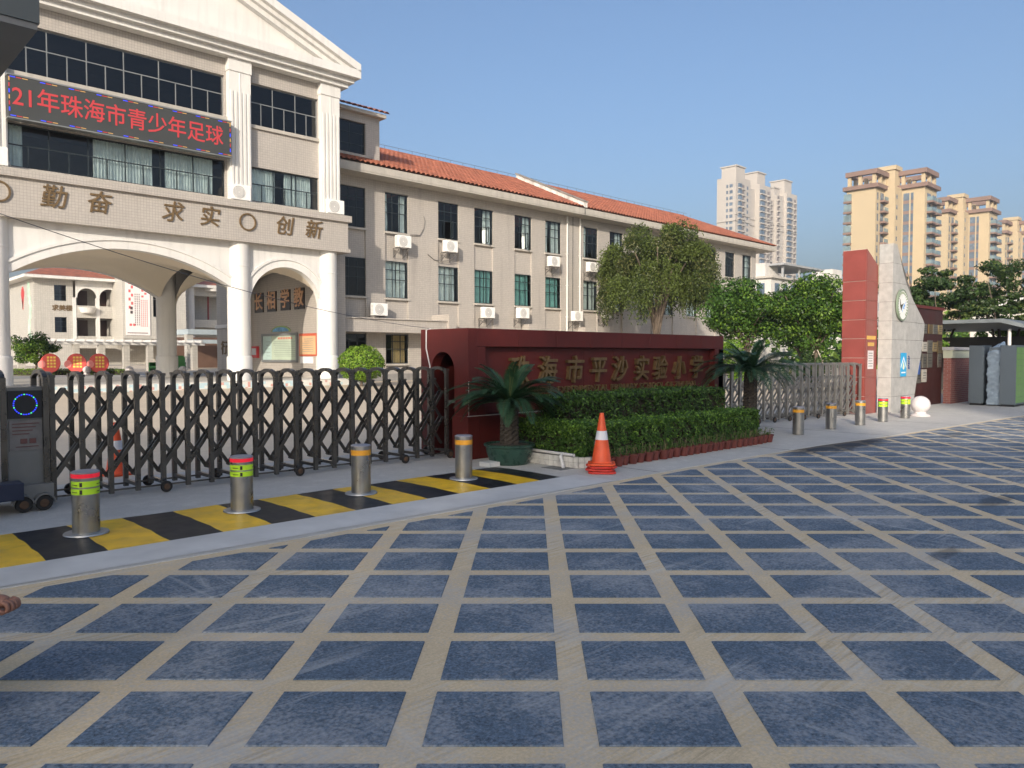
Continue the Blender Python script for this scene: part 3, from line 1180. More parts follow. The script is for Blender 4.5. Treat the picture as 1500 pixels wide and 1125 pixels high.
# recessed panels between the windows of each bay
for (z0, z1) in ((0.95, F1[0]), (F1[1], F2[0]), (F2[1], F3[0])):
    q = MB()
    q.box(-WH + 0.002, 0, z0, WH - 0.002, 0.055, z1)
    me = q.mesh("spandrel_panel", M_tile)
    for x in BAYX:
        link("spandrel_panel", me, wg, loc=(x, 33.10, 0))
q = MB()
q.box(-WH - 0.06, 32.93, -0.10, WH + 0.06, 33.097, -0.001)
me = q.mesh("window_sill", M_cap)
for x in BAYX:
    for (z0, z1) in (F1, F2, F3):
        link("window_sill", me, wg, loc=(x, 0, z0))
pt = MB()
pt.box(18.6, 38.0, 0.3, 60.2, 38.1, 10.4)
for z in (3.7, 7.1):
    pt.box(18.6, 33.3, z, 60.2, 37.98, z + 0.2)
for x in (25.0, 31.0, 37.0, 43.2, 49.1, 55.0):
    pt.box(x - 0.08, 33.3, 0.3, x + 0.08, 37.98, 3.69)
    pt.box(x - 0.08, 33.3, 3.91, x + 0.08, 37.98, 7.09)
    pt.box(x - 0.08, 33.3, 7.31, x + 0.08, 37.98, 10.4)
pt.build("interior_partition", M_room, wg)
C3 = {0: [], 1: [(0.0, 0.18), (0.72, 1.0)], 2: [], 3: [(0.6, 1.0)], 4: [(0.62, 1.0)], 5: [(0.0, 0.3), (0.55, 1.0)]}
C2 = {0: [], 1: [(0.05, 0.55), (0.62, 1.0)], 2: [(0.04, 0.66), (0.72, 0.95)], 3: [(0.05, 0.6), (0.65, 1.0)], 4: [(0.02, 0.98)], 5: [(0.02, 0.98)]}
for i, x in enumerate(BAYX):
    xs = [x - WH + 2 * WH / 3, x - WH + 4 * WH / 3]
    for fl, (z0, z1) in ((3, F3), (2, F2), (1, F1)):
        h = z1 - z0
        zs = [z0 + h * 0.5, z0 + h * 0.76]
        if fl == 3:
            cu = C3.get(i, [[(0.0, 0.3)], [(0.6, 1.0)], []][i % 3])
            mm = M_curtain
        elif fl == 2:
            cu = C2.get(i, [(0.0, 0.5), (0.6, 1.0)])
            mm = M_curtain_teal if i in (3, 4, 5) else M_curtain
        else:
            cu, mm = ([(0.35, 0.98)] if i == 1 else []), mat("sandy_curtain", (0.6, 0.42, 0.2), 0.8, var=0.15)
        if fl == 1 and 4 <= i <= 12:
            continue
        osash = [(1, 0)] if (fl == 3 and i in (2, 3, 4)) else None
        w = window_y(wg, x - WH + 0.003, x + WH - 0.003, z0, z1, 33.07, xs, zs, glass=(M_glass_dark if cu == [] else M_glass), curtains=cu, cm=mm, open_sash=osash)
        if osash:
            sa = MB()
            xa = xs[0]
            ca, sa_ = math.cos(RAD(62)), math.sin(RAD(62))
            wd = xs[1] - xs[0]
            q0, q1 = (xs[1], 33.06), (xs[1] - wd * ca, 33.06 - wd * sa_)
            zz0, zz1 = z0 + 0.06, zs[0] - 0.03
            for (za, zb) in ((zz0, zz0 + 0.04), (zz1 - 0.04, zz1)):
                sa.bar((q0[0], q0[1], (za + zb) / 2), (q1[0], q1[1], (za + zb) / 2), 0.03, zb - za)
            for q in (q0, q1):
                sa.box(q[0] - 0.018, q[1] - 0.018, zz0, q[0] + 0.018, q[1] + 0.018, zz1)
            s_ = sa.build("open_sash", M_frame, w)
            gp = MB()
            gp.quad((q0[0], q0[1], zz0 + 0.04), (q1[0], q1[1], zz0 + 0.04), (q1[0], q1[1], zz1 - 0.04), (q0[0], q0[1], zz1 - 0.04))
            gp.build("pane", M_glass, w)
# eaves, fascia and roof
ev = MB()
ev.box(18.6, 32.0, 10.45, 62.0, 33.6, 10.53)
ev.box(18.6, 31.98, 10.53, 62.02, 32.14, 10.86)
ev.box(61.86, 32.142, 10.53, 62.02, 44.0, 10.86)
ev.box(60.41, 33.6, 10.45, 62.0, 44.0, 10.53)
ev.build("eave", M_cap, wg)
RZ, RY = 13.6, 38.0
rt = tiled_slope((18.6, 31.93, 10.88), (36.85, 31.93, 10.88), (18.6, RY, RZ))
stuff(rt.build("roof_tiles", M_roof, wg))
rt = tiled_slope((37.15, 31.93, 10.88), (57.0, 31.93, 10.88), (37.15, RY, RZ))
stuff(rt.build("roof_tiles", M_roof, wg))
# hipped end
hp = MB()
hp.add([(57.0, 31.93, 10.95), (62.08, 31.93, 10.95), (57.0, RY, RZ + 0.06)], [(0, 1, 2)])
hp.add([(62.08, 31.93, 10.95), (62.08, 44.0, 10.95), (57.0, RY, RZ + 0.06)], [(0, 1, 2)])
for i in range(25):
    x = 57.1 + i * 0.2
    f = (62.08 - x) / (62.08 - 57.0)
    hp.bar((x, 31.93, 10.97), (x, 31.93 + (RY - 31.93) * f, 10.97 + (RZ - 10.9) * f), 0.09, 0.05)
hp.build("hip_roof", M_roof, wg)
bk = MB()
bk.quad((18.6, RY, RZ), (57, RY, RZ), (57, 44.2, 10.88), (18.6, 44.2, 10.88))
bk.box(18.6, 37.94, RZ - 0.02, 57.0, 38.06, RZ + 0.12)
bk.build("roof_ridge", M_roof, wg)
# gable parapet at the expansion joint
gp = MB()
gp.prism([(31.9, 10.9), (31.9, 11.22), (38.1, RZ + 0.42), (38.1, RZ - 0.2)], 'x', 36.86, 37.14)
gp.build("gable_parapet", mat("stained_white_render", (0.62, 0.6, 0.56), 0.75, var=0.35, vs=1.6, streak=0.6), wg)
gc = MB()
gc.prism([(31.86, 11.22), (31.86, 11.30), (38.14, RZ + 0.50), (38.14, RZ + 0.42)], 'x', 36.8, 37.2)
gc.build("parapet_coping", mat("weathered_coping", (0.22, 0.2, 0.18), 0.8, var=0.4, vs=2), wg)
ejt = MB()
ejt.box(36.98, 32.985, 0.2, 37.02, 32.999, 10.44)
ejt.box(36.98, 31.965, 10.46, 37.03, 31.979, 10.86)
ejt.build("expansion_joint", M_frame, wg)
for x in (36.38, 37.62):
    dp = MB()
    dp.tube([(x, 32.92, 0.3), (x, 32.92, 10.4)], 0.055, 8)
    for z in (2, 4, 6, 8, 10):
        dp.box(x - 0.075, 32.86, z, x + 0.075, 32.999, z + 0.05)
    dp.build("downpipe", M_white, wg)
# entrance canopy over the ground floor windows near the gatehouse
cn = MB()
cn.box(18.95, 31.7, 2.72, 25.6, 32.998, 3.36)
cn.box(18.95, 31.62, 3.36, 25.6, 32.998, 3.42)
cn.box(25.6, 31.55, 2.7, 26.1, 32.998, 3.75)
cn.build("canopy", M_tile, wg)
bs = MB()
bs.box(18.95, 32.88, 0.2, 60.4, 32.998, 0.62)
bs.build("base_course", mat("grey_base_tile", (0.24, 0.23, 0.22), 0.5, var=0.2), wg)
for (x, z) in ((33.0, 3.2), (38.1, 3.15)):
    MB().box(x - 0.55, 32.4, z - 0.35, x + 0.55, 32.998, z + 0.25).build("pipe_casing", M_tile, wg)
# lightning wire along the ridge
lw_ = MB()
for i in range(40):
    lw_.box(19.0 + i, 37.99, RZ + 0.1, 19.012 + i, 38.01, RZ + 0.32)
lw_.tube([(18.8, 38.0, RZ + 0.32), (57.5, 38.0, RZ + 0.32)], 0.012, 4)
stuff(lw_.build("lightning_wire", M_steel_dark, wg))
# cables trailing on the wall
for pts in ([(24.1, 32.9, 7.9), (24.75, 32.95, 7.95), (25.0, 32.96, 8.3), (25.1, 32.96, 8.75), (25.05, 32.97, 9.0)],
            [(25.3, 32.96, 7.0), (25.7, 32.95, 6.75), (26.3, 32.9, 6.7), (26.8, 32.8, 6.8)]):
    MB().tube(pts, 0.022, 5).build("wall_cable", M_steel_dark, wg)

# ------------------------------------------------------------------ air conditioners
def make_ac(label, loc):
    t = thing("air_conditioner", label, "air conditioner", (0, 0, 0), group="air conditioner units on the school walls")
    b = MB()
    b.box(-0.42, -0.62, 0.0, 0.42, -0.30, 0.62)
    o = b.build("casing", M_ac, t, bevel=0.025)
    g2 = MB()
    g2.lathe([(0.22, 0), (0.22, 0.012), (0.26, 0.012), (0.26, 0)], (0, 0, 0), 20)
    g2.lathe([(0.03, 0), (0.03, 0.012), (0.2, 0.014), (0.2, 0.0)], (0, 0, 0), 20)
    me = g2.mesh("fan_grille", M_acgrey)
    go = link("fan_grille", me, t, loc=(-0.1, -0.621, 0.31), rot=(RAD(90), 0, 0))
    lv = MB()
    for i in range(7):
        lv.box(-0.428, -0.56, 0.08 + i * 0.07, -0.421, -0.36, 0.10 + i * 0.07)
    lv.build("louvres", M_acgrey, t)
    k = MB()
    for s in (-0.3, 0.3):
        k.box(s - 0.02, -0.64, -0.04, s + 0.02, -0.002, -0.002)
        k.box(s - 0.018, -0.04, -0.5, s + 0.018, -0.003, -0.042)
        k.bar((s, -0.58, -0.05), (s, -0.03, -0.45), 0.03, 0.03)
    k.build("bracket", M_steel_dark, t)
    pi = MB()
    pi.tube([(0.42, -0.4, 0.2), (0.52, -0.3, 0.1), (0.56, -0.1, -0.05), (0.56, -0.02, 0.3)], 0.025, 6)
    pi.build("pipe", M_ac, t)
    t.location = loc
    return t
ac0 = make_ac("white air conditioner unit under the second top-floor window of the classroom wing", (23.38, 33.0, 7.12))
ACS = [("white air conditioner unit under the third top-floor window of the classroom wing", (26.5, 33.0, 7.18)),
       ("white air conditioner unit under the sixth top-floor window, left of the downpipes", (34.72, 33.0, 7.06)),
       ("white air conditioner unit under the top-floor window right of the downpipes", (38.35, 33.0, 7.0)),
       ("white air conditioner unit beside the gatehouse column, above the entrance canopy", (21.89, 33.0, 3.58)),
       ("white air conditioner unit under the fourth middle-floor window of the classroom wing", (29.24, 33.0, 3.70)),
       ("white air conditioner unit under the fifth middle-floor window of the classroom wing", (32.03, 33.0, 3.78)),
       ("white air conditioner unit standing on a casing between the two downpipes", (36.9, 33.0, 3.77)),
       ("upper of two stacked air conditioner units half behind the drooping tree", (39.87, 33.0, 4.72)),
       ("lower of two stacked air conditioner units half behind the drooping tree", (39.88, 33.0, 4.05)),
       ("white air conditioner unit on the beam ledge before the middle fluted pilaster", (13.8, 31.02, 7.93)),
       ("white air conditioner unit on the beam ledge before the right fluted pilaster", (18.2, 31.02, 7.93)),
       ("white air conditioner unit on the beam ledge before the left fluted pilaster", (5.3, 31.02, 7.93))]
for lab, loc in ACS:
    copy_tree(ac0, loc, label=lab)

# ------------------------------------------------------------------ rear school building seen through the portal
rb = thing("rear_school_building", "pale three-storey school building with red hipped roof and loggias behind the portal", "building", (28.0, 88.0, 0.5))
rw = MB()
WR = [(20.2, 21.3, 7.1, 8.7), (20.2, 21.3, 3.9, 5.46)]
wall_y(rw, 18.4, 21.9, 0.5, 9.5, 88.0, WR, 0.2)
rw.box(18.4, 88.002, 0.5, 18.5, 104.0, 9.5)
rw.box(21.8, 88.202, 0.5, 21.9, 92.0, 9.5)
MB().box(40, 88.0, 0.5, 41.0, 92, 12.0).build("side_wall", M_tile_pale, rb)
rw.build("end_wall", M_tile_pale, rb)
for o in WR:
    window_y(rb, o[0], o[1], o[2], o[3], 88.12, [(o[0] + o[1]) / 2], [o[2] + 0.6, o[2] + 1.1], glass=M_glass_dark)
lg = MB()
lg.box(21.9, 90.5, 0.5, 40.0, 90.6, 9.5)
lg.build("loggia_back_wall", M_tile_pale, rb)
# loggia arches and floors
la = MB()
for (xa, xb) in ((22.1, 24.2), (24.2, 26.3)):
    xc, half = (xa + xb) / 2, (xb - xa) / 2 - 0.18
    pts = arch_pts(xc, half, 7.5, 1.0, 16)
    full = [(xa, 7.5)] + pts + [(xb, 7.5)]
    vs_, fs_ = [], []
    for (x, z) in full:
        vs_ += [(x, 87.9, z), (x, 87.9, 9.5)]
    fs_ = [(2 * i, 2 * i + 2, 2 * i + 3, 2 * i + 1) for i in range(len(full) - 1)]
    la.add(vs_, fs_)
for x in (22.0, 24.2):
    la.box(x - 0.16, 87.92, 0.5, x + 0.16, 88.3, 7.5)
la.build("loggia_arches", M_white, rb)
for z in (5.45, 2.3):
    lfv = MB()
    lfv.box(22.2, 87.95, z, 26.0, 90.4, z + 0.25)
    lfv.box(22.2, 87.93, z + 0.25, 26.0, 88.05, z + 1.25)
    lfv.build("balcony_parapet", M_tile_pale, rb)
for z in (8.35, 4.75):
    lfv = MB()
    lfv.box(34.2, 87.95, z, 40.0, 90.4, z + 0.9)
    lfv.build("balcony_parapet", M_tile_pale, rb)
pb = MB()
pb.lathe([(0, 5.9), (0.5, 5.9), (0.62, 6.0), (0.85, 6.5), (0.78, 6.5)], (23.2, 87.9, 0), 20)
pb.build("planter_bowl", M_white, rb)
pb = MB()
pb.lathe([(0, 8.9), (0.9, 8.9), (1.1, 9.3), (1.2, 9.5), (0, 9.5)], (36.4, 87.9, 0), 20)
pb.build("planter_bowl", M_white, rb)
for x in (33.72,):
    MB().lathe([(0.42, 0.5), (0.42, 9.8)], (x, 87.8, 0), 20).build("round_column", M_white, rb, smooth=True)
for (x, z0, z1) in ((23.4, 6.6, 8.4), (25.4, 6.6, 8.4), (23.4, 3.5, 5.3), (25.5, 3.5, 5.3), (36.6, 1.0, 3.4), (37.6, 1.0, 3.4)):
    dr = MB()
    dr.box(x - 0.45, 90.42, z0 - 0.6, x + 0.45, 90.499, z1)
    dr.build("dark_door", mat("brown_door", (0.07, 0.035, 0.028), 0.5), rb)
tp = MB()
tp.box(36.0, 88.6, 5.6, 36.15, 88.75, 8.4)
tp.build("red_post", mat("dark_red_paint", (0.22, 0.03, 0.03), 0.5), rb)
bl = MB()
wall_y(bl, 25.6, 32.0, 3.3, 12.0, 84.6, [(28.6, 29.6, 5.6, 8.3)], 0.4)
bl.box(25.6, 84.602, 3.3, 25.7, 90.0, 12.0)
bl.box(31.9, 84.602, 0.5, 32.0, 90.0, 12.0)
bl.box(25.6, 84.7, 3.2, 32.0, 88.0, 3.3)
bl.build("projecting_bay", M_tile_pale, rb)
window_y(rb, 28.6, 29.6, 5.6, 8.3, 84.9, [29.1], [7.5], frame=M_white, glass=M_glass_dark)
gw = MB()
for i in range(4):
    for j in range(8):
        gw.box(32.25 + i * 0.25, 87.5, 5.5 + j * 0.38, 32.40 + i * 0.25, 87.502, 5.72 + j * 0.38)
stuff(gw.build("lattice_openings", M_room, rb))
MB().box(32.0, 87.503, 0.5, 33.4, 88.2, 12).build("stair_wall", M_tile_pale, rb)
ru = MB()
ru.add([(17.4, 86.8, 9.55), (42, 86.8, 9.55), (42, 95.5, 12.6), (24.4, 95.5, 12.6), (17.4, 104.0, 9.55)], [(0, 1, 2, 3), (0, 3, 4)])
ru.build("roof", M_roof, rb)
re_ = MB()
re_.box(17.4, 86.85, 9.25, 42.0, 88.0, 9.54)
re_.box(17.4, 88.0, 9.25, 18.5, 104.0, 9.54)
re_.build("roof_eave", M_white, rb)
text("wall_characters", "求美楼", 0.62, 0.02, M_bronze, (20.9, 87.98, 6.35), FACE_FRONT, rb, fat=0.02)
# painted mural on the end wall: red hand-shaped leaf and green ribbon
ml = MB()
for k in range(7):
    a = RAD(50 + 13.5 * k)
    ml.prism([(92.6 + 0.15 * math.cos(a + 1.57), 6.5 + 0.3 * math.sin(a + 1.57)), (92.6 - 1.2 * math.cos(a), 6.5 + 2.2 * math.sin(a)), (92.6 - 0.15 * math.cos(a + 1.57), 6.5 - 0.3 * math.sin(a + 1.57))], 'x', 18.36, 18.398)
ml.build("red_mural", mat("mural_red", (0.5, 0.06, 0.07), 0.6), rb)
mg = MB()
for k in range(8):
    z = 3.0 + k * 0.75
    mg.box(18.36, 89.3 + 0.35 * math.sin(k * 1.2), z, 18.398, 90.1 + 0.35 * math.sin(k * 1.2), z + 0.74)
mg.build("green_mural", mat("mural_green", (0.45, 0.62, 0.5), 0.6, var=0.3), rb)
# banner
t = thing("wall_banner", "tall white banner with red and black vertical writing on the rear building", "banner", (26.9, 84.5, 3.6))
MB().box(25.85, 84.52, 3.65, 28.25, 84.58, 9.95).build("banner_cloth", mat("banner_white", (0.78, 0.72, 0.7), 0.6, var=0.06), t)
br_, bk2 = MB(), MB()
for k in range(7):
    br_.box(26.15 + (k % 2) * 0.24, 84.51, 8.9 - k * 0.42, 26.36 + (k % 2) * 0.24, 84.519, 9.2 - k * 0.42)
    br_.box(27.4 + (k % 2) * 0.3, 84.51, 9.4 - k * 0.3, 27.62 + (k % 2) * 0.3, 84.519, 9.6 - k * 0.3)
for k in range(3):
    for j in range(14):
        bk2.box(26.75 + 0.2 * k, 84.51, 7.8 - j * 0.24, 26.83 + 0.2 * k, 84.519, 7.96 - j * 0.24)
for k in range(4):
    for j in range(13):
        br_.box(27.35 + 0.19 * k, 84.51, 7.2 - j * 0.22, 27.43 + 0.19 * k, 84.519, 7.34 - j * 0.22)
for k in range(2):
    bk2.box(26.3, 84.51, 6.3 - 0.42 * k, 26.55, 84.519, 6.6 - 0.42 * k)
    br_.box(26.2 + 0.35 * k, 84.51, 4.6, 26.45 + 0.35 * k, 84.519, 4.85)
bk2.box(26.0, 84.51, 3.85, 28.0, 84.519, 3.93)
stuff(br_.build("red_writing", mat("banner_red", (0.6, 0.12, 0.12), 0.6), t))
stuff(bk2.build("black_writing", mat("banner_black", (0.08, 0.06, 0.06), 0.6), t))
# ------------------------------------------------------------------ retractable gates
def hoop_mesh(name, m, depth, top, bw=0.05, leg0=0.05):
    b = MB()
    h = bw / 2
    for y in (0.0, depth):
        b.box(-h, y - h, leg0, h, y + h, top)
        b.box(-h - 0.006, y - h - 0.006, top, h + 0.006, y + h + 0.006, top + 0.03)
    pts = [(0, depth / 2 - (depth / 2 - h) * math.cos(math.pi * i / 12), top - 0.035 + 0.075 * math.sin(math.pi * i / 12)) for i in range(13)]
    for p, q in zip(pts, pts[1:]):
        b.bar(p, q, bw * 0.95, 0.045, up=(0, 0, 1))
    b.box(-0.02, h, 0.10, 0.02, depth - h, 0.14)
    return b.mesh(name, m)

def wheel_mesh(name):
    b = MB()
    b.m = 0
    b.lathe([(0.0, -0.018), (0.06, -0.018), (0.066, -0.008), (0.066, 0.008), (0.06, 0.018), (0.0, 0.018)], (0, 0, 0), 18)
    b.m = 1
    b.lathe([(0.0, -0.024), (0.03, -0.022), (0.036, -0.0185)], (0, 0, 0), 14)
    b.lathe([(0.0, 0.024), (0.03, 0.022), (0.036, 0.0185)], (0, 0, 0), 14)
    return b.mesh(name, [M_rubber, M_rust])

def build_gate(root, m, p0, p1, nh, depth, top, zt, dz, wheels_every=4, wob=0.0):
    """hoops along p0->p1, two pantograph lattices, wheels; lattice top zt, half-bay rise dz"""
    p0, p1 = Vector((p0[0], p0[1], 0)), Vector((p1[0], p1[1], 0))
    ax = (p1 - p0).normalized()
    ang = math.atan2(ax.y, ax.x)
    nrm = Vector((-ax.y, ax.x, 0))
    hm = hoop_mesh("hoop_frame", m, depth, top)
    wm = wheel_mesh("gate_wheel")
    pos = [p0 + (p1 - p0) * (i / (nh - 1)) for i in range(nh)]
    for i, p in enumerate(pos):
        link("hoop_frame", hm, root, loc=(p.x, p.y, 0), rot=(0, 0, ang + random.uniform(-wob, wob)))
    bay = (p1 - p0).length / (nh - 1)
    # full pantograph bar, 2.5 bays long
    def barmesh(s, frac):
        b = MB()
        L = bay * frac
        H = dz * 2 * frac
        b.bar((0, 0, 0), (s * L, 0, H), 0.016, 0.042)
        for t in np.arange(0, frac + 0.01, 0.5):
            c = Vector((s * bay * t, 0, dz * 2 * t))
            b.tube([c + Vector((0, -0.016, 0)), c + Vector((0, 0.016, 0))], 0.017, 8)
        return b.mesh("lattice_bar", m)
    cache = {}
    zb = zt - 5 * dz
    # rising bars on two layers with the falling bars sandwiched between them
    for s, offs in ((1, (0.10, 0.19)), (-1, (0.145,))):
        for od in offs:
            off = nrm * od
            starts = [(i, zb, min(2.5, float((nh - 1 - i) if s == 1 else i))) for i in range(nh)]
            i0 = 0 if s == 1 else nh - 1
            starts += [(i0, zb + dz * 2 * k, 2.5 - k) for k in (1, 2)]
            for (i, z0, fr) in starts:
                if fr < 0.5:
                    continue
                key = (s, fr)
                if key not in cache:
                    cache[key] = barmesh(s, fr)
                p = pos[i] + off
                link("lattice_bar", cache[key], root, loc=(p.x, p.y, z0), rot=(0, 0, ang))
    for i in range(1, nh, wheels_every):
        p = pos[i]
        for side in (-0.09, depth + 0.09):
            q = p + nrm * side
            link("gate_wheel", wm, root, loc=(q.x, q.y, 0.074), rot=(RAD(90), 0, ang))
            b = MB()
            e = p + nrm * (0.0 if side < 0 else depth)
            b.bar((q.x, q.y, 0.09), (e.x, e.y, 0.16), 0.03, 0.03)
            b.build("wheel_arm", m, root)
    rl = MB()
    for d in (0.0, depth):
        a, b_ = p0 + nrm * d, p1 + nrm * d
        rl.bar((a.x, a.y, 0.085), (b_.x, b_.y, 0.085), 0.012, 0.02)
    rl.build("bottom_rail", m, root)

g1 = thing("retractable_gate", "dark folding gate with hoop frames and crossed bars, left of the red sign wall", "gate", (4.8, 9.25, 0))
build_gate(g1, M_gate, (2.08, 9.25), (7.45, 9.25), 20, 0.43, 1.36, 1.23, 0.2, 3, wob=0.01)
# drive unit at the gate's left end
M_cab = mat("drive_cabinet", (0.20, 0.205, 0.205), 0.4, metal=0.5, var=0.12, vs=2)
b = MB()
b.box(1.64, 9.14, 0.27, 1.99, 9.62, 1.27)
b.build("drive_cabinet", M_cab, g1)
b = MB()
for x in (1.615, 1.99):
    for y in (9.12, 9.62):
        b.box(x - 0.026, y - 0.026, 0.2, x + 0.026, y + 0.026, 1.37)
    pts = [(x, 9.37 - 0.25 * math.cos(math.pi * i / 10), 1.33 + 0.1 * math.sin(math.pi * i / 10)) for i in range(11)]
    for p, q in zip(pts, pts[1:]):
        b.bar(p, q, 0.045, 0.04)
b.build("drive_hoops", M_gate, g1)
b = MB()
b.box(1.655, 9.115, 0.95, 1.962, 9.138, 1.235)
dsp = b.build("display", M_black, g1)
for q, mm in ((0, M_led_blue), (1, M_led_green)):
    b = MB()
    for i in range(28):
        if (q == 0 and i % 4 != 3) or (q == 1 and i % 4 == 3):
            t0, t1 = 2 * math.pi * i / 28, 2 * math.pi * (i + 0.62) / 28
            cx, cz, r0, r1 = 1.808, 1.093, 0.098, 0.109
            b.add([(cx + r * math.cos(t), y, cz + r * math.sin(t)) for y in (9.109, 9.114) for (r, t) in ((r0, t0), (r1, t0), (r1, t1), (r0, t1))],
                  [(0, 1, 2, 3), (0, 1, 5, 4), (1, 2, 6, 5), (2, 3, 7, 6), (3, 0, 4, 7)])
    b.build("led_ring", mm, dsp)
b = MB()
b.box(1.665, 9.125, 0.62, 1.955, 9.137, 0.93)
npl = b.build("name_plate", mat("faded_plate", (0.19, 0.18, 0.175), 0.5, var=0.2, vs=9), g1)
b = MB()
for k in range(4):
    b.box(1.69, 9.119, 0.89 - 0.035 * k, 1.93 - 0.03 * k, 9.1245, 0.90 - 0.035 * k)
for k in range(2):
    b.box(1.76 + 0.08 * k, 9.119, 0.69, 1.82 + 0.08 * k, 9.1245, 0.74)
b.box(1.72, 9.119, 0.655, 1.92, 9.1245, 0.662)
stuff(b.build("small_print", mat("dull_red_print", (0.14, 0.06, 0.055), 0.6), npl))
b = MB()
b.box(0.62, 9.10, 0.22, 1.585, 9.66, 1.27)
b.build("drive_body", mat("brushed_drive_panel", (0.42, 0.42, 0.4), 0.35, metal=0.6, var=0.15, vs=2), g1)
b = MB()
b.box(0.6, 9.02, 0.13, 2.03, 9.7, 0.27)
for x in (0.85, 1.74, 1.93):
    for y in (8.98, 9.72):
        b.lathe([(0.085, -0.03), (0.09, -0.03), (0.09, 0.03), (0.085, 0.03)], (0, 0, 0), 2) if False else None
    pts = [(x + 0.1 * math.cos(math.pi * i / 10), 0.085 + 0.1 * math.sin(math.pi * i / 10)) for i in range(11)]
    pts += [(x - 0.085 * math.cos(math.pi * i / 10), 0.085 + 0.085 * math.sin(math.pi * i / 10)) for i in range(11)]
    b.prism(pts, 'y', 8.93, 9.02)
b.build("carriage", mat("carriage_grey", (0.23, 0.23, 0.225), 0.4, metal=0.6, var=0.15), g1)
wm_ = wheel_mesh("gate_wheel")
for x in (0.85, 1.745, 1.925):
    o = link("gate_wheel", wm_, g1, loc=(x, 8.965, 0.085), rot=(RAD(90), 0, 0))
    o.scale = (1.2, 1.2, 1.5)
b = MB()
b.box(1.28, 8.80, 0.16, 1.72, 9.015, 0.335)
b.build("sensor_box", mat("navy_box", (0.02, 0.028, 0.06), 0.4, var=0.2), g1, bevel=0.01)

g2 = thing("retractable_gate", "silver folding school gate with hoop frames between red sign wall and red pillar", "gate", (18.2, 8.7, 0))
build_gate(g2, M_gate_silver, (15.35, 8.95), (20.95, 8.36), 19, 0.43, 1.34, 1.05, 0.175, 2)

# ------------------------------------------------------------------ bollards
def make_bollard(kind):
    t = thing("rising_bollard", "", "bollard", (0, 0, 0), group="steel bollards across the school entrance")
    R_, H_ = 0.11, 0.545
    b = MB()
    b.lathe([(R_, 0.0), (R_, H_ - 0.004), (R_ - 0.004, H_)], n=32)
    b.build("post", M_steel, t, autosmooth=40)
    b = MB()
    b.lathe([(0.0, 0.014), (R_ + 0.001, 0.014), (0.178, 0.012), (0.183, 0.0)], n=32)
    b.build("base_flange", mat("dull_steel_flange", (0.42, 0.43, 0.44), 0.4, metal=0.7, var=0.15), t, autosmooth=40)
    b = MB()
    b.lathe([(0.0, H_ + 0.012), (R_ - 0.012, H_ + 0.012), (R_ + 0.003, H_ + 0.004), (R_ + 0.003, H_ - 0.006), (R_ - 0.002, H_ - 0.008)], n=32)
    b.build("cap", mat("worn_cap", (0.34, 0.33, 0.36), 0.5, metal=0.4, var=0.2), t, autosmooth=40)
    def band(name, z0, z1, m, dr=0.0015):
        q = MB()
        q.lathe([(R_, z0), (R_ + dr, z0 + 0.001), (R_ + dr, z1 - 0.001), (R_, z1)], n=32)
        return q.build(name, m, t, autosmooth=40)
    if kind == 'green':
        band("light_band", H_ - 0.045, H_ - 0.009, mat("red_beacon", (0.65, 0.02, 0.035), 0.3, var=0.1, emit=(1.0, 0.02, 0.05), estr=0.22), 0.003)
        for z in (H_ - 0.125, H_ - 0.19):
            r_ = band("reflective_band", z, z + 0.052, mat("lime_reflective_tape", (0.50, 0.82, 0.03), 0.4, var=0.1, vs=6))
            q = MB()
            for a0 in (-2.9, -0.9, 1.1):
                q.lathe([(R_ + 0.0016, z + 0.020), (R_ + 0.0025, z + 0.020), (R_ + 0.0025, z + 0.026), (R_ + 0.0016, z + 0.026)], n=5, a0=a0, a1=a0 + 0.55)
                q.lathe([(R_ + 0.0016, z + 0.006), (R_ + 0.0025, z + 0.006), (R_ + 0.0025, z + 0.044), (R_ + 0.0016, z + 0.044)], n=3, a0=a0 + 0.72, a1=a0 + 0.92)
            q.build("tape_print", M_black, r_)
    else:
        band("orange_band", H_ - 0.105, H_ - 0.045, mat("orange_reflective_tape", (0.78, 0.36, 0.03), 0.4, var=0.12, vs=6))
    return t
bg0, bo0 = make_bollard('green'), make_bollard('orange')
BOL = [(bg0, 1.92, 7.45, "steel bollard with lime bands nearest the gate drive unit on the painted strip"),
       (bg0, 3.35, 7.46, "steel bollard with lime bands, second from the gate drive unit on the painted strip"),
       (bo0, 4.75, 7.45, "steel bollard with orange band in the middle of the striped painted strip"),
       (bo0, 6.26, 7.43, "steel bollard with orange band at the end of the striped strip near the potted palm"),
       (bo0, 14.71, 7.07, "steel bollard with orange band nearest the clipped hedge, before the silver gate"),
       (bo0, 16.29, 7.10, "middle steel bollard with orange band in front of the silver gate"),
       (bo0, 17.73, 7.06, "steel bollard with orange band in front of the red pillar"),
       (bg0, 19.03, 7.05, "sunlit steel bollard with lime bands before the grey stone pylon's edge"),
       (bg0, 20.47, 7.04, "sunlit steel bollard with lime bands beside the white stone ball")]
used = set()
for src, x, y, lab in BOL:
    a = random.uniform(-0.6, 0.6)
    if src not in used:
        used.add(src)
        src.location = (x, y, 0.012)
        src['label'] = lab
        src.rotation_euler = (0, 0, a)
    else:
        copy_tree(src, (x, y, 0.012), rotz=a, label=lab)
for o in [q for q in sc.objects if q.name.startswith("rising_bollard")]:
    if True:
        if o.location.x < 7:
            o.location.z = 0.026
        else:
            for ch in list(o.children):
                if ch.name.startswith("base_flange"):
                    bpy.data.objects.remove(ch)

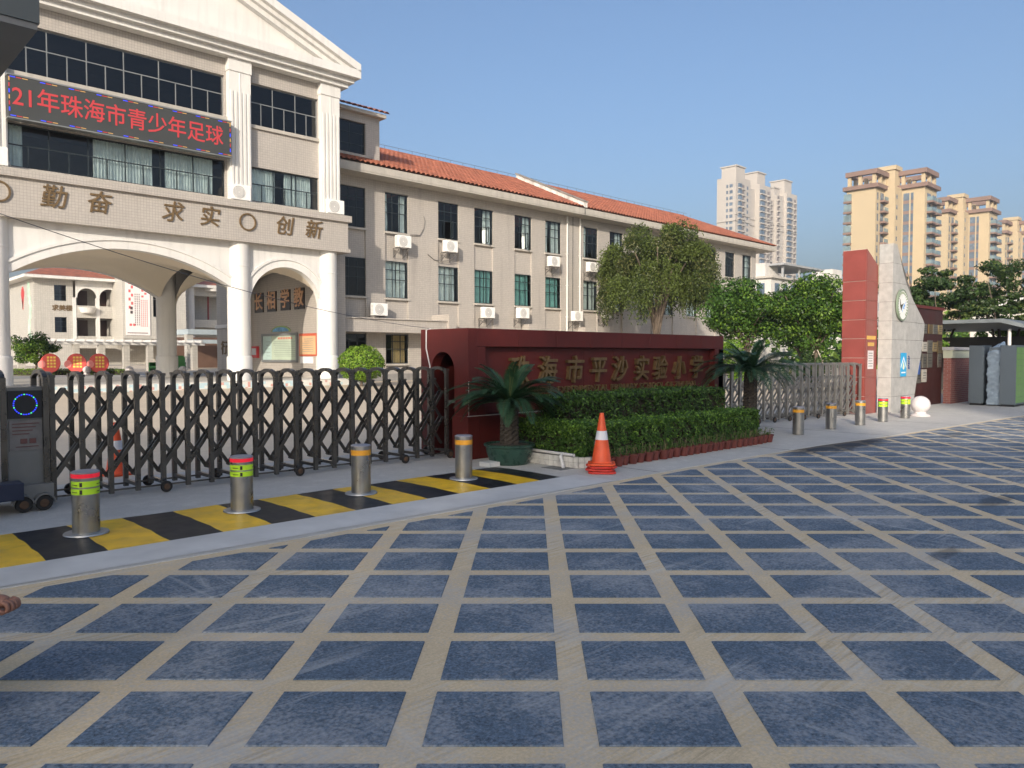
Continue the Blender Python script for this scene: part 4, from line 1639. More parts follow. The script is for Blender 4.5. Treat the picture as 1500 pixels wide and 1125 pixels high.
# ------------------------------------------------------------------ red school sign wall
sw = thing("school_sign_wall", "long dark red granite school sign wall with gold Chinese characters and an arched gate pocket", "sign wall", (11.2, 9.4, 0))
X0, X1, Y0, Y1, ZT = 7.55, 14.84, 8.85, 10.03, 2.01
b = MB()
oy = [(Y0, 0.0), (9.18, 0.0), (9.18, 1.36)] + [(9.47 - 0.29 * math.cos(math.pi * i / 14), 1.36 + 0.29 * math.sin(math.pi * i / 14)) for i in range(1, 14)] + [(9.76, 1.36), (9.76, 0.0), (Y1, 0.0), (Y1, ZT), (Y0, ZT)]
b.prism(oy, 'x', X0, X0 + 0.18)
b.build("arched_end", M_red_stone, sw)
b = MB()
b.prism(oy, 'x', X1 - 0.18, X1)
b.box(X0 + 0.18, Y1 - 0.12, 0, X1 - 0.18, Y1, ZT)
b.box(X0 + 0.18, 9.06, 0, X1 - 0.18, 9.14, ZT)
b.box(X0 + 0.18, 9.14, ZT - 0.06, X1 - 0.18, Y1 - 0.12, ZT)
b.build("core_walls", M_red_stone, sw)
def slabs(name, x0, x1, n_, y0, y1, z0, z1, m, gap=0.004):
    w = (x1 - x0) / n_
    me = None
    for i in range(n_):
        if me is None:
            q = MB()
            q.box(gap / 2, 0, 0, w - gap / 2, y1 - y0, z1 - z0)
            me = q.mesh(name, m)
        link(name, me, sw, loc=(x0 + w * i, y0 + random.uniform(-0.0015, 0.0015), z0), bevel=0.004)
slabs("top_stone", X0 + 0.18, X1, 8, Y0, 9.06, 1.73, ZT, M_red_stone)
slabs("face_stone", X0 + 0.36, X1 - 0.34, 8, 8.99, 9.058, 0.68, 1.727, M_red_stone)
slabs("plinth_stone", X0 + 0.185, X1, 7, 8.80, 9.058, 0.0, 0.66, M_red_stone)
b = MB()
b.box(X0 - 0.05, 8.80, 0, X0 + 0.18, 9.175, 0.66)
b.build("plinth_corner", M_red_stone, sw, bevel=0.006)
b = MB()
b.box(X0 + 0.182, Y0, 0.662, X0 + 0.356, 9.058, 1.727)
b.box(X1 - 0.336, Y0, 0.662, X1, 9.058, 1.727)
b.build("frame_upright", M_red_stone, sw, bevel=0.006)
b = MB()
b.box(X0 - 0.03, 8.815, 0.662, X1 - 0.01, 8.84, 0.672)
b.box(X0 + 0.004, 8.843, 0.675, X0 + 0.010, 8.849, 1.2)
b.build("mortar_line", M_joint, sw)
NAMECH = "珠海市平沙实验小学"
CX_ = [8.02, 9.38, 10.07, 10.72, 11.34, 12.02, 12.63, 13.29, 13.93]
CX_[0] = 8.70
for ch, x in zip(NAMECH, CX_):
    text("gold_character", ch, 0.50, 0.035, M_gold, (x, 8.955, 1.31), FACE_FRONT, sw, fat=0.007, shear=0.12, sx=0.92)
text("gold_lettering", "PINGSHA EXPERIMENTAL PRIMARY SCHOOL OF ZHUHAI", 0.16, 0.014, M_gold, (11.35, 8.972, 0.995), FACE_FRONT, sw, fat=0.004, sx=1.22, space=1.05)
# white cable on the wall's end and the overhead wire
tag(MB().tube([(7.62, 9.86, 2.02), (7.53, 9.86, 2.0), (7.535, 9.87, 1.7), (7.54, 9.78, 1.42), (7.53, 9.80, 1.2), (7.5, 9.78, 0.9)], 0.011, 6).build("white_cable", M_white), "white cable running down the red end face of the sign wall", "cable")
wpts = [(-0.1 + (7.60 + 0.1) * i / 24, 7.45 + (9.88 - 7.45) * i / 24, 3.2 + (2.03 - 3.2) * i / 24 - 0.22 * 4 * (i / 24) * (1 - i / 24)) for i in range(25)]
tag(MB().tube(wpts, 0.004, 5).build("overhead_wire", mat("grey_wire", (0.12, 0.12, 0.13), 0.5)), "thin grey wire slung from the guardhouse to the red sign wall", "wire")
b = MB()
b.box(7.47, 9.21, 0.85, 7.545, 9.25, 0.9)
b.box(7.49, 9.12, 0.86, 7.52, 9.21, 0.89)
tag(b.build("gate_catch", M_steel_dark), "small grey gate catch fixed on the red end face of the sign wall", "catch")

# ------------------------------------------------------------------ planting bed: hedges, tile kerb, pots
GREENS = [leaf_mat("hedge_leaf_mid", (0.072, 0.145, 0.028)), leaf_mat("hedge_leaf_dark", (0.055, 0.12, 0.025)), leaf_mat("hedge_leaf_light", (0.18, 0.32, 0.05))]
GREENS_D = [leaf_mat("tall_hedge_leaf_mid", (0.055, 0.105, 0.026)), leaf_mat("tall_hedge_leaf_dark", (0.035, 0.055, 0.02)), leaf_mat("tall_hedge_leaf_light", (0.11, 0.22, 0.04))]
M_twig = mat("dark_twigs", (0.035, 0.028, 0.018), 0.9, var=0.3)
M_soil = mat("dark_soil", (0.05, 0.038, 0.028), 0.95, var=0.4, vs=15, bump=0.6, bs=60)

def hedge(name, label, path, half, z0, z1, nleaf, size, rough=0.05, cat="hedge", mats=GREENS):
    """clipped hedge along a polyline (list of (x,y)); half-width half"""
    first = path[0] if not hasattr(path[0][0], "__len__") else path[0][0]
    t = thing(name, label, cat, (first[0], first[1], z0))
    pairs = [(np.array(a, float), np.array(c, float)) for a, c in (zip(path, path[1:]) if len(path[0]) == 2 and not hasattr(path[0][0], '__len__') else path)]
    core = MB()
    for a, c in pairs:
        u_ = (c - a) / np.linalg.norm(c - a) * 0.1
        a, c = a + u_, c - u_
        d = (c - a) / np.linalg.norm(c - a)
        nn = np.array([-d[1], d[0]]) * (half - 0.09)
        q = [a + nn, c + nn, c - nn, a - nn]
        core.prism([tuple(p) for p in q], 'z', z0 + 0.02, z1 - 0.09)
    core.build("twigs", M_twig, t)
    lens = np.array([np.linalg.norm(c - a) for a, c in pairs])
    pick = rng.choice(len(lens), nleaf, p=lens / lens.sum())
    A = np.array([p[0] for p in pairs])[pick]
    C = np.array([p[1] for p in pairs])[pick]
    u = rng.random(nleaf)[:, None]
    base = A + (C - A) * u
    D = unit(C - A)
    Nn = np.stack([-D[:, 1], D[:, 0]], 1)
    which = rng.random(nleaf)
    hgt = (z1 - z0)
    top = which < 0.42
    s = rng.random(nleaf) * 2 - 1
    z = np.where(top, z1, z0 + rng.random(nleaf) ** 0.85 * hgt)
    sd = np.where(top, s, np.sign(s))
    dep = np.abs(rng.normal(0, 0.055, nleaf))
    # uneven surface
    bump = rough * (np.sin(base[:, 0] * 5.1 + base[:, 1] * 2.0) + np.sin(base[:, 0] * 11.7 + sd * 3) * 0.6) * 0.5
    P = np.zeros((nleaf, 3))
    wd = sd * (half + bump * 0.6)
    wd = np.where(top, wd, wd - np.sign(sd) * dep)
    P[:, :2] = base + Nn * wd[:, None]
    P[:, 2] = np.where(top, z + bump - dep + 0.02 * rng.normal(size=nleaf), z)
    N = np.zeros((nleaf, 3))
    N[:, :2] = Nn * (np.where(top, s * 0.3, np.sign(s)))[:, None]
    N[:, 2] = np.where(top, 1.0, 0.45)
    # end caps
    e = rng.random(nleaf) < 0.10
    ei = np.where(rng.random(nleaf) < 0.5, 0, 1)
    E0 = np.where(ei[:, None] == 0, A, C)
    ED = np.where(ei[:, None] == 0, unit(A - C), unit(C - A))
    EN = np.stack([-ED[:, 1], ED[:, 0]], 1)
    P[e, :2] = (E0 - ED * (dep[:, None] - 0.02) + EN * (s * half)[:, None])[e]
    P[e, 2] = (z0 + rng.random(nleaf) * hgt)[e]
    N[e, :2] = ED[e]
    N[e, 2] = 0.4
    N = unit(N + rng.normal(0, 0.65, (nleaf, 3)))
    K = np.sin(P[:, 0] * 9.1 + 2 * np.sin(P[:, 2] * 11)) * np.sin(P[:, 2] * 14.3 + P[:, 1] * 8 + 1.5 * np.sin(P[:, 0] * 6.3)) + 0.6 * np.sin(P[:, 0] * 23.7 + P[:, 2] * 19)
    stray = rng.random(nleaf) < 0.012
    P[stray, 2] += np.where(P[stray, 2] > z1 - 0.06, rng.uniform(0.02, 0.09, stray.sum()), 0)
    keep = (K + rng.normal(0, 0.55, nleaf) > -0.55) | (P[:, 2] > z1 - 0.04)
    P, N, K = P[keep], N[keep], K[keep]
    nleaf = len(P)
    V = leaf_quads(P, N, size * rng.uniform(0.7, 1.35, nleaf), size * 0.55)
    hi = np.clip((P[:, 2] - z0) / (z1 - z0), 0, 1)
    rr_ = rng.random(nleaf) + 0.35 * (hi - 0.5) + 0.12 * K  # lighter leaves higher up put the lit hedge top into the colour
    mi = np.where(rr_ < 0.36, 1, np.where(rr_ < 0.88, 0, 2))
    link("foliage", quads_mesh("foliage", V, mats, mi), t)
    return t

bed = MB()
bed.prism([(8.12, 7.05), (12.95, 7.0), (13.0, 8.79), (8.05, 8.79)], 'z', 0.008, 0.15)
tag(bed.build("planting_bed", M_soil), "dark soil bed under the hedges in front of the red sign wall", "planting bed")
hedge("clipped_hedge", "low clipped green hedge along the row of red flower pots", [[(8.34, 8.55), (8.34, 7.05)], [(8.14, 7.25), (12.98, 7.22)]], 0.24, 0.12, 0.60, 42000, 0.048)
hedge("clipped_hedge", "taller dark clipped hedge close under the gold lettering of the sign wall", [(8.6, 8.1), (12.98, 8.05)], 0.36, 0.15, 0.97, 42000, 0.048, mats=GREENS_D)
# tile-faced kerb of the bed, curving round its left end
kb = thing("tiled_kerb", "low kerb faced with square white tiles beside the green palm pot", "kerb", (8.0, 7.6, 0))
kpts = [(7.98, 8.75), (7.98, 8.45), (7.98, 8.15), (7.98, 7.85), (7.985, 7.57), (8.0, 7.3), (8.05, 7.06), (8.17, 6.94)]
core = MB()
for (a, c) in zip(kpts, kpts[1:]):
    core.bar((a[0] + 0.06, a[1] + 0.02, 0.085), (c[0] + 0.06, c[1] + 0.02, 0.085), 0.1, 0.155)
core.build("kerb_core", mat("grey_mortar", (0.3, 0.29, 0.27), 0.9, var=0.2), kb)
M_wt = mat("white_glazed_tile", (0.62, 0.60, 0.55), 0.3, var=0.2, vs=7, streak=0.2)
tm = {}
for (a, c) in zip(kpts, kpts[1:]):
    L = math.hypot(c[0] - a[0], c[1] - a[1])
    for j in range(2):
        nt_ = 3 if L > 0.22 else 2
        for i in range(nt_):
            k = (round(L, 2), nt_)
            if k not in tm:
                q = MB()
                q.box(0.003, -0.005, 0.002, L / nt_ - 0.003, 0.004, 0.076)
                tm[k] = q.mesh("tile", M_wt)
            d = math.atan2(c[1] - a[1], c[0] - a[0])
            link("tile", tm[k], kb, loc=(a[0] + (c[0] - a[0]) * i / nt_ + 0.006 * math.sin(d), a[1] + (c[1] - a[1]) * i / nt_, 0.01 + j * 0.079), rot=(0, 0, d))
# white plastic drain pipe on the kerb
t = thing("drain_pipe", "white plastic pipe lying on the tiled kerb with one leg bent down", "pipe", (7.96, 7.4, 0.2))
MB().tube([(8.05, 7.98, 0.19), (8.0, 7.1, 0.195)], 0.022, 10).build("long_pipe", M_white, t, smooth=False)
MB().tube([(8.01, 7.32, 0.2), (7.94, 7.30, 0.17), (7.91, 7.22, 0.012)], 0.024, 10).build("bent_leg", M_white, t)
# flower pots
def make_pot():
    t = thing("flower_pot", "", "flower pot", (0, 0, 0), group="red flower pots along the hedge")
    b = MB()
    b.lathe([(0.0, 0.0), (0.062, 0.0), (0.084, 0.118), (0.094, 0.118), (0.096, 0.142), (0.084, 0.142), (0.08, 0.12), (0, 0.12)], n=18)
    b.build("pot", mat("red_plastic_pot", (0.14, 0.034, 0.026), 0.55, var=0.2, vs=6), t, autosmooth=40)
    N_ = 26
    P = rng.normal(0, 0.04, (N_, 3))
    P[:, 2] = 0.13 + rng.random(N_) * 0.13
    nn = unit(rng.normal(0, 1, (N_, 3)))
    V = leaf_quads(P, nn, 0.06, 0.016)
    st = MB()
    for i in range(6):
        a = random.uniform(0, 6.28)
        st.tube([(0.03 * math.cos(a), 0.03 * math.sin(a), 0.12), (0.06 * math.cos(a), 0.06 * math.sin(a), 0.2 + 0.08 * random.random())], 0.003, 3)
    st.build("stems", mat("dry_stem", (0.16, 0.13, 0.07), 0.8, var=0.2), t)
    link("leaves", quads_mesh("leaves", V, [GREENS[0], GREENS[1]], rng.integers(0, 2, N_)), t)
    return t
pot0 = make_pot()
NP = 27
for i in range(NP):
    x = 8.28 + (13.04 - 8.28) * i / (NP - 1)
    lab = "red plastic flower pot, %s of the row from the stacked traffic cones" % ORD[i]
    loc = (x + random.uniform(-0.012, 0.012), 6.86 - 0.04 * i / (NP - 1) + random.uniform(-0.02, 0.02), 0.008)
    if i == 0:
        pot0.location = loc
        pot0['label'] = lab
    else:
        copy_tree(pot0, loc, rotz=random.uniform(0, 6.28), label=lab)

# ------------------------------------------------------------------ traffic cones
M_cone = mat("orange_cone_plastic", (0.78, 0.10, 0.025), 0.42, var=0.1, vs=8)
M_cone_red = mat("red_cone_plastic", (0.62, 0.045, 0.03), 0.42, var=0.15, vs=8)
M_cone_white = mat("cone_white_band", (0.7, 0.7, 0.72), 0.4, var=0.08)
def make_cone(m):
    t = thing("traffic_cone", "", "traffic cone", (0, 0, 0))
    b = MB()
    def r_at(z):
        return 0.135 - (0.135 - 0.028) * (z - 0.03) / 0.67
    b.lathe([(0.15, 0.03), (r_at(0.05), 0.05), (r_at(0.34), 0.34)], n=28)
    b.lathe([(r_at(0.46), 0.46), (r_at(0.7), 0.7), (0.02, 0.7), (0.018, 0.69)], n=28)
    b.build("cone_body", m, t, autosmooth=50)
    b = MB()
    b.lathe([(r_at(0.34) + 0.001, 0.34), (r_at(0.46) + 0.001, 0.46)], n=28)
    b.build("white_band", M_cone_white, t, autosmooth=50)
    b = MB()
    s = 0.185
    c_ = 0.05
    oct_ = [(s, -s + c_), (s, s - c_), (s - c_, s), (-s + c_, s), (-s, s - c_), (-s, -s + c_), (-s + c_, -s), (s - c_, -s)]
    b.prism(oct_, 'z', 0.0, 0.028)
    b.build("base", m, t, bevel=0.006)
    return t
c0 = make_cone(M_cone_red)
c1 = make_cone(M_cone)
CP = (8.02, 6.62)
c0.location = (CP[0], CP[1], 0.008)
c0.rotation_euler = (0, 0, 0.75)
c0['label'] = "lowest red base of the nested cone stack by the flower pots"
c0['group'] = "nested traffic cones"
for k, (lab, a) in enumerate((("second lowest cone base in the nested stack by the flower pots", 0.5), ("third cone base from the ground in the nested stack by the flower pots", 0.95))):
    o = copy_tree(c0, (CP[0] + 0.012 * (k - 0.5), CP[1] + 0.01, 0.008 + 0.036 * (k + 1)), rotz=a, label=lab)
c1.location = (CP[0], CP[1], 0.008 + 0.036 * 3)
c1.rotation_euler = (0, 0, 0.7)
c1['label'] = "orange traffic cone with white band on top of the nested stack by the flower pots"
c1['group'] = "nested traffic cones"
c2 = copy_tree(c1, (3.2, 10.95, 0.008), rotz=0.2, label="red and white traffic cone standing behind the dark folding gate")
if 'group' in c2:
    del c2['group']
tag(MB().box(7.22, 8.0, 0.008, 7.42, 8.22, 0.07).build("white_block", mat("chalky_block", (0.6, 0.6, 0.57), 0.9, var=0.15)), "small white block on the concrete beside the green palm pot", "block")
b = MB()
b.box(7.75, 7.12, 0.005, 8.05, 7.5, 0.010)
tag(b.build("drain_cover", mat("drain_grey", (0.2, 0.2, 0.19), 0.9, var=0.3, vs=10)), "grey square drain cover set in the concrete near the cones", "drain cover")

# ------------------------------------------------------------------ sago palms
M_frond = leaf_mat("sago_leaflet", (0.035, 0.085, 0.042), 0.2, 0.4)
M_rachis = mat("sago_rachis", (0.09, 0.12, 0.04), 0.6)
M_ptrunk = mat("sago_trunk", (0.045, 0.036, 0.028), 0.9, var=0.4, vs=18, bump=0.8, bs=30)
def frond_mesh(L, rise, drop, nl=74):
    """one pinnate frond along +X from the origin, rising then arching over"""
    V, MI, pts = [], [], []
    for i in range(nl + 1):
        s = i / nl
        pts.append((L * (s - 0.10 * s ** 3), rise * math.sin(s * math.pi * 0.55) - drop * s ** 2.6))
    for i in range(1, nl + 1):
        (x0, z0), (x1, z1) = pts[i - 1], pts[i]
        w = 0.007 * (1 - 0.7 * i / nl)
        V.append([(x0, -w, z0), (x1, -w, z1), (x1, w, z1), (x0, w, z0)])
        MI.append(1)
        if i < 5:
            continue
        s = i / nl
        ll = 0.17 * (math.sin(math.pi * min(1, 0.10 + s * 0.84)) ** 0.8) * random.uniform(0.88, 1.1) * L
        dx, dz = x1 - x0, z1 - z0
        dl = math.hypot(dx, dz)
        dx, dz = dx / dl, dz / dl
        for sg in (-1, 1):
            f = 0.45 + 0.5 * s + random.uniform(-0.08, 0.08)
            side = math.sqrt(max(0.1, 1 - f * f * 0.6))
            tx, ty, tz = x1 + dx * ll * f, sg * ll * side, z1 + dz * ll * f + ll * 0.16
            w = 0.0078
            mx_, my_, mz_ = x1 + (tx - x1) * 0.45, ty * 0.45, z1 + (tz - z1) * 0.45 + 0.008
            V.append([(x1, 0, z1), (mx_ - dx * w, my_, mz_ - dz * w), (tx, ty, tz), (mx_ + dx * w, my_, mz_ + dz * w)])
            MI.append(0)
    return quads_mesh("frond", np.array(V), [M_frond, M_rachis], MI), pts
def sago(label, loc, trunk_h, nf, L, lean=0.0):
    t = thing("sago_palm", label, "palm", loc)
    b = MB()
    prof = []
    nr = int(trunk_h / 0.035)
    vs_, fs_ = [], []
    for j in range(nr + 1):
        z = trunk_h * j / nr
        for k in range(16):
            a = 2 * math.pi * (k + 0.5 * (j % 2)) / 16
            r = 0.13 * (1 - 0.12 * j / nr) + (0.018 if (k + j) % 2 else -0.006)
            vs_.append((loc[0] + r * math.cos(a) + lean * z, loc[1] + r * math.sin(a), loc[2] + z))
    for j in range(nr):
        for k in range(16):
            k2 = (k + 1) % 16
            fs_.append((j * 16 + k, j * 16 + k2, (j + 1) * 16 + k2, (j + 1) * 16 + k))
    fs_.append(tuple(nr * 16 + k for k in range(16)))
    b.add(vs_, fs_)
    b.build("trunk", M_ptrunk, t)
    meshes = []
    for (L_, r_, d_) in ((L, 0.14, 0.30), (L * 1.05, 0.17, 0.26), (L * 0.98, 0.17, 0.22), (L * 0.8, 0.12, 0.10)):
        meshes.append(frond_mesh(L_, r_ * L, d_ * L)[0])
    top = (loc[0] + lean * trunk_h, loc[1], loc[2] + trunk_h - 0.03)
    for i in range(nf):
        tier = [0, 1, 2, 1, 2, 0, 3][i % 7]
        a = i * 2.39996 + random.uniform(-0.2, 0.2)
        pit = {0: 0.05, 1: -0.12, 2: -0.38, 3: -0.85}[tier] + random.uniform(-0.14, 0.14)
        o = link("frond", meshes[tier], t, loc=top, rot=(random.uniform(-0.25, 0.25), pit, a))
        sc_ = random.uniform(0.82, 1.08)
        o.scale = (sc_, sc_, sc_)
    return t
pp = thing("palm_pot", "wide dark green glazed pot holding the sago palm before the sign wall", "pot", (7.72, 8.12, 0.006))
b = MB()
b.lathe([(0, 0.0), (0.27, 0.0), (0.29, 0.03), (0.335, 0.16), (0.35, 0.255), (0.375, 0.265), (0.38, 0.295), (0.345, 0.30), (0.335, 0.27), (0.0, 0.26)], (7.72, 8.12, 0.006), 40)
b.build("pot_body", mat("green_glaze", (0.022, 0.06, 0.045), 0.3, var=0.3, vs=9, bump=0.25, bs=25), pp, autosmooth=45)
sl_ = MB()
sl_.lathe([(0.0, 0.30), (0.2, 0.29), (0.333, 0.272)], (7.72, 8.12, 0.006), 24)
sl_.build("soil", M_soil, pp)
sago("sago palm with drooping dark fronds in the green pot by the gate", (7.72, 8.12, 0.27), 0.66, 66, 0.95)
sago("sago palm with dark arching fronds behind the low hedge's right end", (14.2, 7.86, 0.006), 1.28, 64, 1.14, lean=0.03)

# ------------------------------------------------------------------ red pillar and grey stone pylon on the right
rp2 = thing("red_entrance_pillar", "tall red granite pillar with slanted top and pale joints beside the grey pylon", "pillar", (21.4, 8.6, 0))
b = MB()
b.prism([(21.11, 0.0), (21.86, 0.0), (21.86, 4.05), (21.11, 4.44)], 'y', 8.31, 8.93)
b.build("pillar_core", M_joint, rp2)
JZ = [0.0, 0.48, 1.0, 1.52, 2.04, 2.55, 3.07, 3.59, 4.04]
for a, c in zip(JZ, JZ[1:]):
    c2_ = c if c < 4.0 else 4.435
    q = MB()
    q.box(21.09, 8.315, a + 0.009, 21.108, 8.93, c2_ - 0.004)
    q.build("side_slab", M_red_bright, rp2, bevel=0.003)
    q = MB()
    if c < 4.0:
        q.box(21.095, 8.29, a + 0.004, 21.86, 8.309, c - 0.002)
    else:
        q.prism([(21.095, a + 0.004), (21.86, a + 0.004), (21.86, 4.05), (21.095, 4.44)], 'y', 8.29, 8.309)
    q.build("front_slab", M_red_bright, rp2)
M_gp = mat("gold_print", (0.7, 0.45, 0.12), 0.5, metal=0.3)
t = thing("gold_notice_lettering", "two short rows of small gold characters on the red pillar", "lettering", (21.5, 8.285, 2.0))
for r_, z, nn, in ((0, 2.02, 7), (1, 1.84, 5)):
    q = MB()
    for i in range(nn):
        x = 21.17 + i * 0.085 + (0.07 if r_ else 0)
        q.box(x, 8.279, z, x + 0.05, 8.289, z + 0.1)
        q.box(x + 0.06, 8.279, z + 0.02, x + 0.07, 8.289, z + 0.09)
    q.build("character_row", M_gp, t)
t = thing("pillar_notice", "white printed notice under the gold characters on the red pillar", "notice", (21.4, 8.28, 1.3))
MB().box(21.24, 8.282, 1.22, 21.62, 8.2885, 1.72).build("paper", mat("paper_pinkish", (0.66, 0.6, 0.6), 0.7), t)
q = MB()
for i in range(6):
    q.box(21.28, 8.279, 1.64 - 0.07 * i, 21.57 - 0.05 * random.random(), 8.2815, 1.66 - 0.07 * i)
q.build("small_print", MATS["grey_print"], t)

py_ = thing("stone_pylon", "pale grey stone pylon with sweeping curved edge, round school emblem and blue poster", "pylon", (22.6, 8.1, 0))
OUT = [(4.63, 22.14), (4.35, 22.32), (3.95, 22.58), (3.55, 22.92), (3.2, 23.4), (2.9, 24.0), (2.72, 24.4), (2.55, 24.8), (2.2, 24.72), (1.8, 24.5), (1.4, 24.28), (1.0, 24.02), (0.5, 23.8), (0.0, 23.62)]
def out_x(z):
    for (z1, x1), (z0, x0) in zip(OUT, OUT[1:]):
        if z0 <= z <= z1:
            return x0 + (x1 - x0) * (z - z0) / (z1 - z0)
    return OUT[-1][1]
def bend_y(x):
    e = max(0.0, x - 22.7)
    return 7.90 + 0.03 * e * e
PX0 = 21.86
def slab_row(z0, z1, x0=None, inset=0.0, thick=0.36, split=None, m=None, name="stone_panel", parent=None):
    b = MB()
    xa_ = PX0 if x0 is None else x0
    nz, nx = 3, 10
    vs_, fs_ = [], []
    for side in (0, 1):
        for j in range(nz + 1):
            z = z0 + (z1 - z0) * j / nz
            xr = out_x(z)
            if split is not None:
                xr = min(xr, split)
            for i in range(nx + 1):
                x = xa_ + inset + (xr - xa_ - 2 * inset) * i / nx
                vs_.append((x, bend_y(x) + inset + (thick - 2 * inset) * side, z))
    W = nx + 1
    S = (nz + 1) * W
    for j in range(nz):
        for i in range(nx):
            a = j * W + i
            fs_.append((a, a + 1, a + W + 1, a + W))
            fs_.append((S + a, S + a + W, S + a + W + 1, S + a + 1))
        for i in (0, nx):
            a = j * W + i
            fs_.append((a, a + W, S + a + W, S + a))
    for j in (0, nz):
        for i in range(nx):
            a = j * W + i
            fs_.append((a, S + a, S + a + 1, a + 1))
    b.add(vs_, fs_)
    return b.build(name, m or M_grey_stone, parent or py_)
PZ = [0.0, 0.46, 0.98, 1.5, 2.02, 2.53, 3.05, 3.57, 4.1, 4.63]
for i, (a, c) in enumerate(zip(PZ, PZ[1:])):
    sp_ = 23.05 if i % 2 == 0 else 22.75
    if out_x((a + c) / 2) > sp_ + 0.5:
        slab_row(a + 0.004, c - 0.004, split=sp_ - 0.003)
        slab_row(a + 0.004, c - 0.004, x0=sp_ + 0.003)
    else:
        slab_row(a + 0.004, c - 0.004)
slab_row(0.0, 4.62, inset=0.012, m=mat("dark_stone_joint", (0.13, 0.12, 0.11), 0.9), name="pylon_core")
# emblem
EX, EZ, ER = 22.46, 2.98, 0.44
ey = bend_y(EX) - 0.012
em = MB()
em.lathe([(ER, 0.0), (ER, 0.05), (ER - 0.035, 0.06), (ER - 0.045, 0.05), (ER - 0.045, 0.0)], n=40)
eo = link("emblem", em.mesh("emblem", mat("emblem_green_ring", (0.20, 0.25, 0.18), 0.45)), py_, loc=(EX, ey, EZ), rot=(RAD(90), 0, RAD(2)))
for o_ in (eo,):
    for p in o_.data.polygons:
        p.use_smooth = False
def emblem_piece(name, polys, m, y):
    q = MB()
    for poly in polys:
        q.prism([(EX + u * ER, EZ + v * ER) for u, v in poly], 'y', ey - y, ey - y + 0.008)
    # sub-part of the emblem, expressed in world space
    o = bpy.data.objects.new(name, q.mesh(name, m))
    COL.objects.link(o)
    o.parent = eo
    o.matrix_parent_inverse = (Matrix.Translation(Vector((EX, ey, EZ))) @ Matrix.Rotation(RAD(2), 4, 'Z') @ Matrix.Rotation(RAD(90), 4, 'X')).inverted()
    return o
circ = lambda r, n_=36: [(r * math.cos(2 * math.pi * i / n_), r * math.sin(2 * math.pi * i / n_)) for i in range(n_)]
emblem_piece("emblem_disc", [circ(0.91)], mat("emblem_white", (0.74, 0.74, 0.72), 0.4), 0.04)
emblem_piece("emblem_bird", [[(-0.45, 0.35), (-0.32, 0.02), (-0.1, -0.12), (0.15, 0.12), (-0.05, 0.0), (-0.2, -0.35), (-0.42, -0.1)]], mat("emblem_dark", (0.08, 0.08, 0.06), 0.5), 0.05)
emblem_piece("emblem_wing", [[(-0.1, -0.45), (0.1, -0.05), (0.48, 0.22), (0.3, 0.05), (0.42, -0.02), (0.2, -0.12), (0.3, -0.25), (0.05, -0.2)]], mat("emblem_blue", (0.15, 0.32, 0.62), 0.5), 0.05)
ltr = []
for i in range(22):
    a = RAD(-50 + i * 280 / 21)
    ca, sa_ = math.cos(a), math.sin(a)
    ltr.append([(ca * 0.70 - sa_ * 0.035, sa_ * 0.70 + ca * 0.035), (ca * 0.70 + sa_ * 0.035, sa_ * 0.70 - ca * 0.035), (ca * 0.84 + sa_ * 0.035, sa_ * 0.84 - ca * 0.035), (ca * 0.84 - sa_ * 0.035, sa_ * 0.84 + ca * 0.035)])
emblem_piece("emblem_lettering", ltr, mat("emblem_olive", (0.2, 0.26, 0.14), 0.5), 0.05)
# blue poster with water drop
t = thing("water_drop_poster", "narrow blue poster with a pale water drop on the grey pylon", "poster", (23.2, 7.93, 1.3))
bx = lambda x: bend_y(x) - 0.010
q = MB()
q.box(22.50, bx(22.72) - 0.006, 1.0, 22.94, bx(22.5), 1.66)
q.build("sheet", mat("poster_blue", (0.03, 0.36, 0.66), 0.5, var=0.08), t)
def pp_(name, polys, m, dy):
    q = MB()
    for poly in polys:
        q.prism([(22.72 + u, 1.33 + v) for u, v in poly], 'y', bx(22.72) - 0.006 - dy, bx(22.72) - 0.0062)
    q.build(name, m, t)
Wp = mat("poster_white", (0.8, 0.82, 0.8), 0.5)
pp_("white_chevron", [[(-0.2, -0.10), (0.0, 0.17), (0.2, -0.10), (0.2, -0.04), (0.0, 0.23), (-0.2, -0.04)], [(-0.15, -0.24), (0.15, -0.24), (0.15, -0.20), (-0.15, -0.20)]], Wp, 0.003)
pp_("drop", [[(0.0, 0.10), (0.07, -0.06), (0.05, -0.12), (0.0, -0.14), (-0.05, -0.12), (-0.07, -0.06)]], mat("poster_cream", (0.75, 0.75, 0.5), 0.5), 0.003)
q = MB()
for k in range(6):
    z = 1.54 - k * 0.065
    q.box(23.12, bx(23.15) - 0.006, z, 23.18 + 0.03 * (k % 2), bx(23.15) + 0.006, z + 0.04)
    q.box(23.16, bx(23.15) - 0.006, z - 0.012, 23.24, bx(23.15) + 0.006, z)
tag(q.build("blue_lettering", mat("dark_blue_print", (0.05, 0.09, 0.25), 0.5)), "small column of dark blue characters right of the water drop poster", "lettering")

# stone ball
t = thing("stone_ball", "white stone ball on a flared round foot beside the grey pylon", "stone ball", (21.48, 7.02, 0.006))
M_ball = mat("white_marble", (0.62, 0.58, 0.57), 0.5, var=0.08, vs=6, bump=0.05)
b = MB()
b.lathe([(0.0, 0.09)] + [(0.235 * math.sin(math.pi * i / 20), 0.30 - 0.225 * math.cos(math.pi * i / 20)) for i in range(3, 20)] + [(0, 0.525)], (21.48, 7.02, 0.006), 32)
b.build("ball", M_ball, t, smooth=True)
b = MB()
b.lathe([(0.0, 0.0), (0.235, 0.0), (0.24, 0.025), (0.2, 0.05), (0.14, 0.075), (0.135, 0.12), (0.0, 0.12)], (21.48, 7.02, 0.006), 32)
b.build("foot", M_ball, t, autosmooth=50)

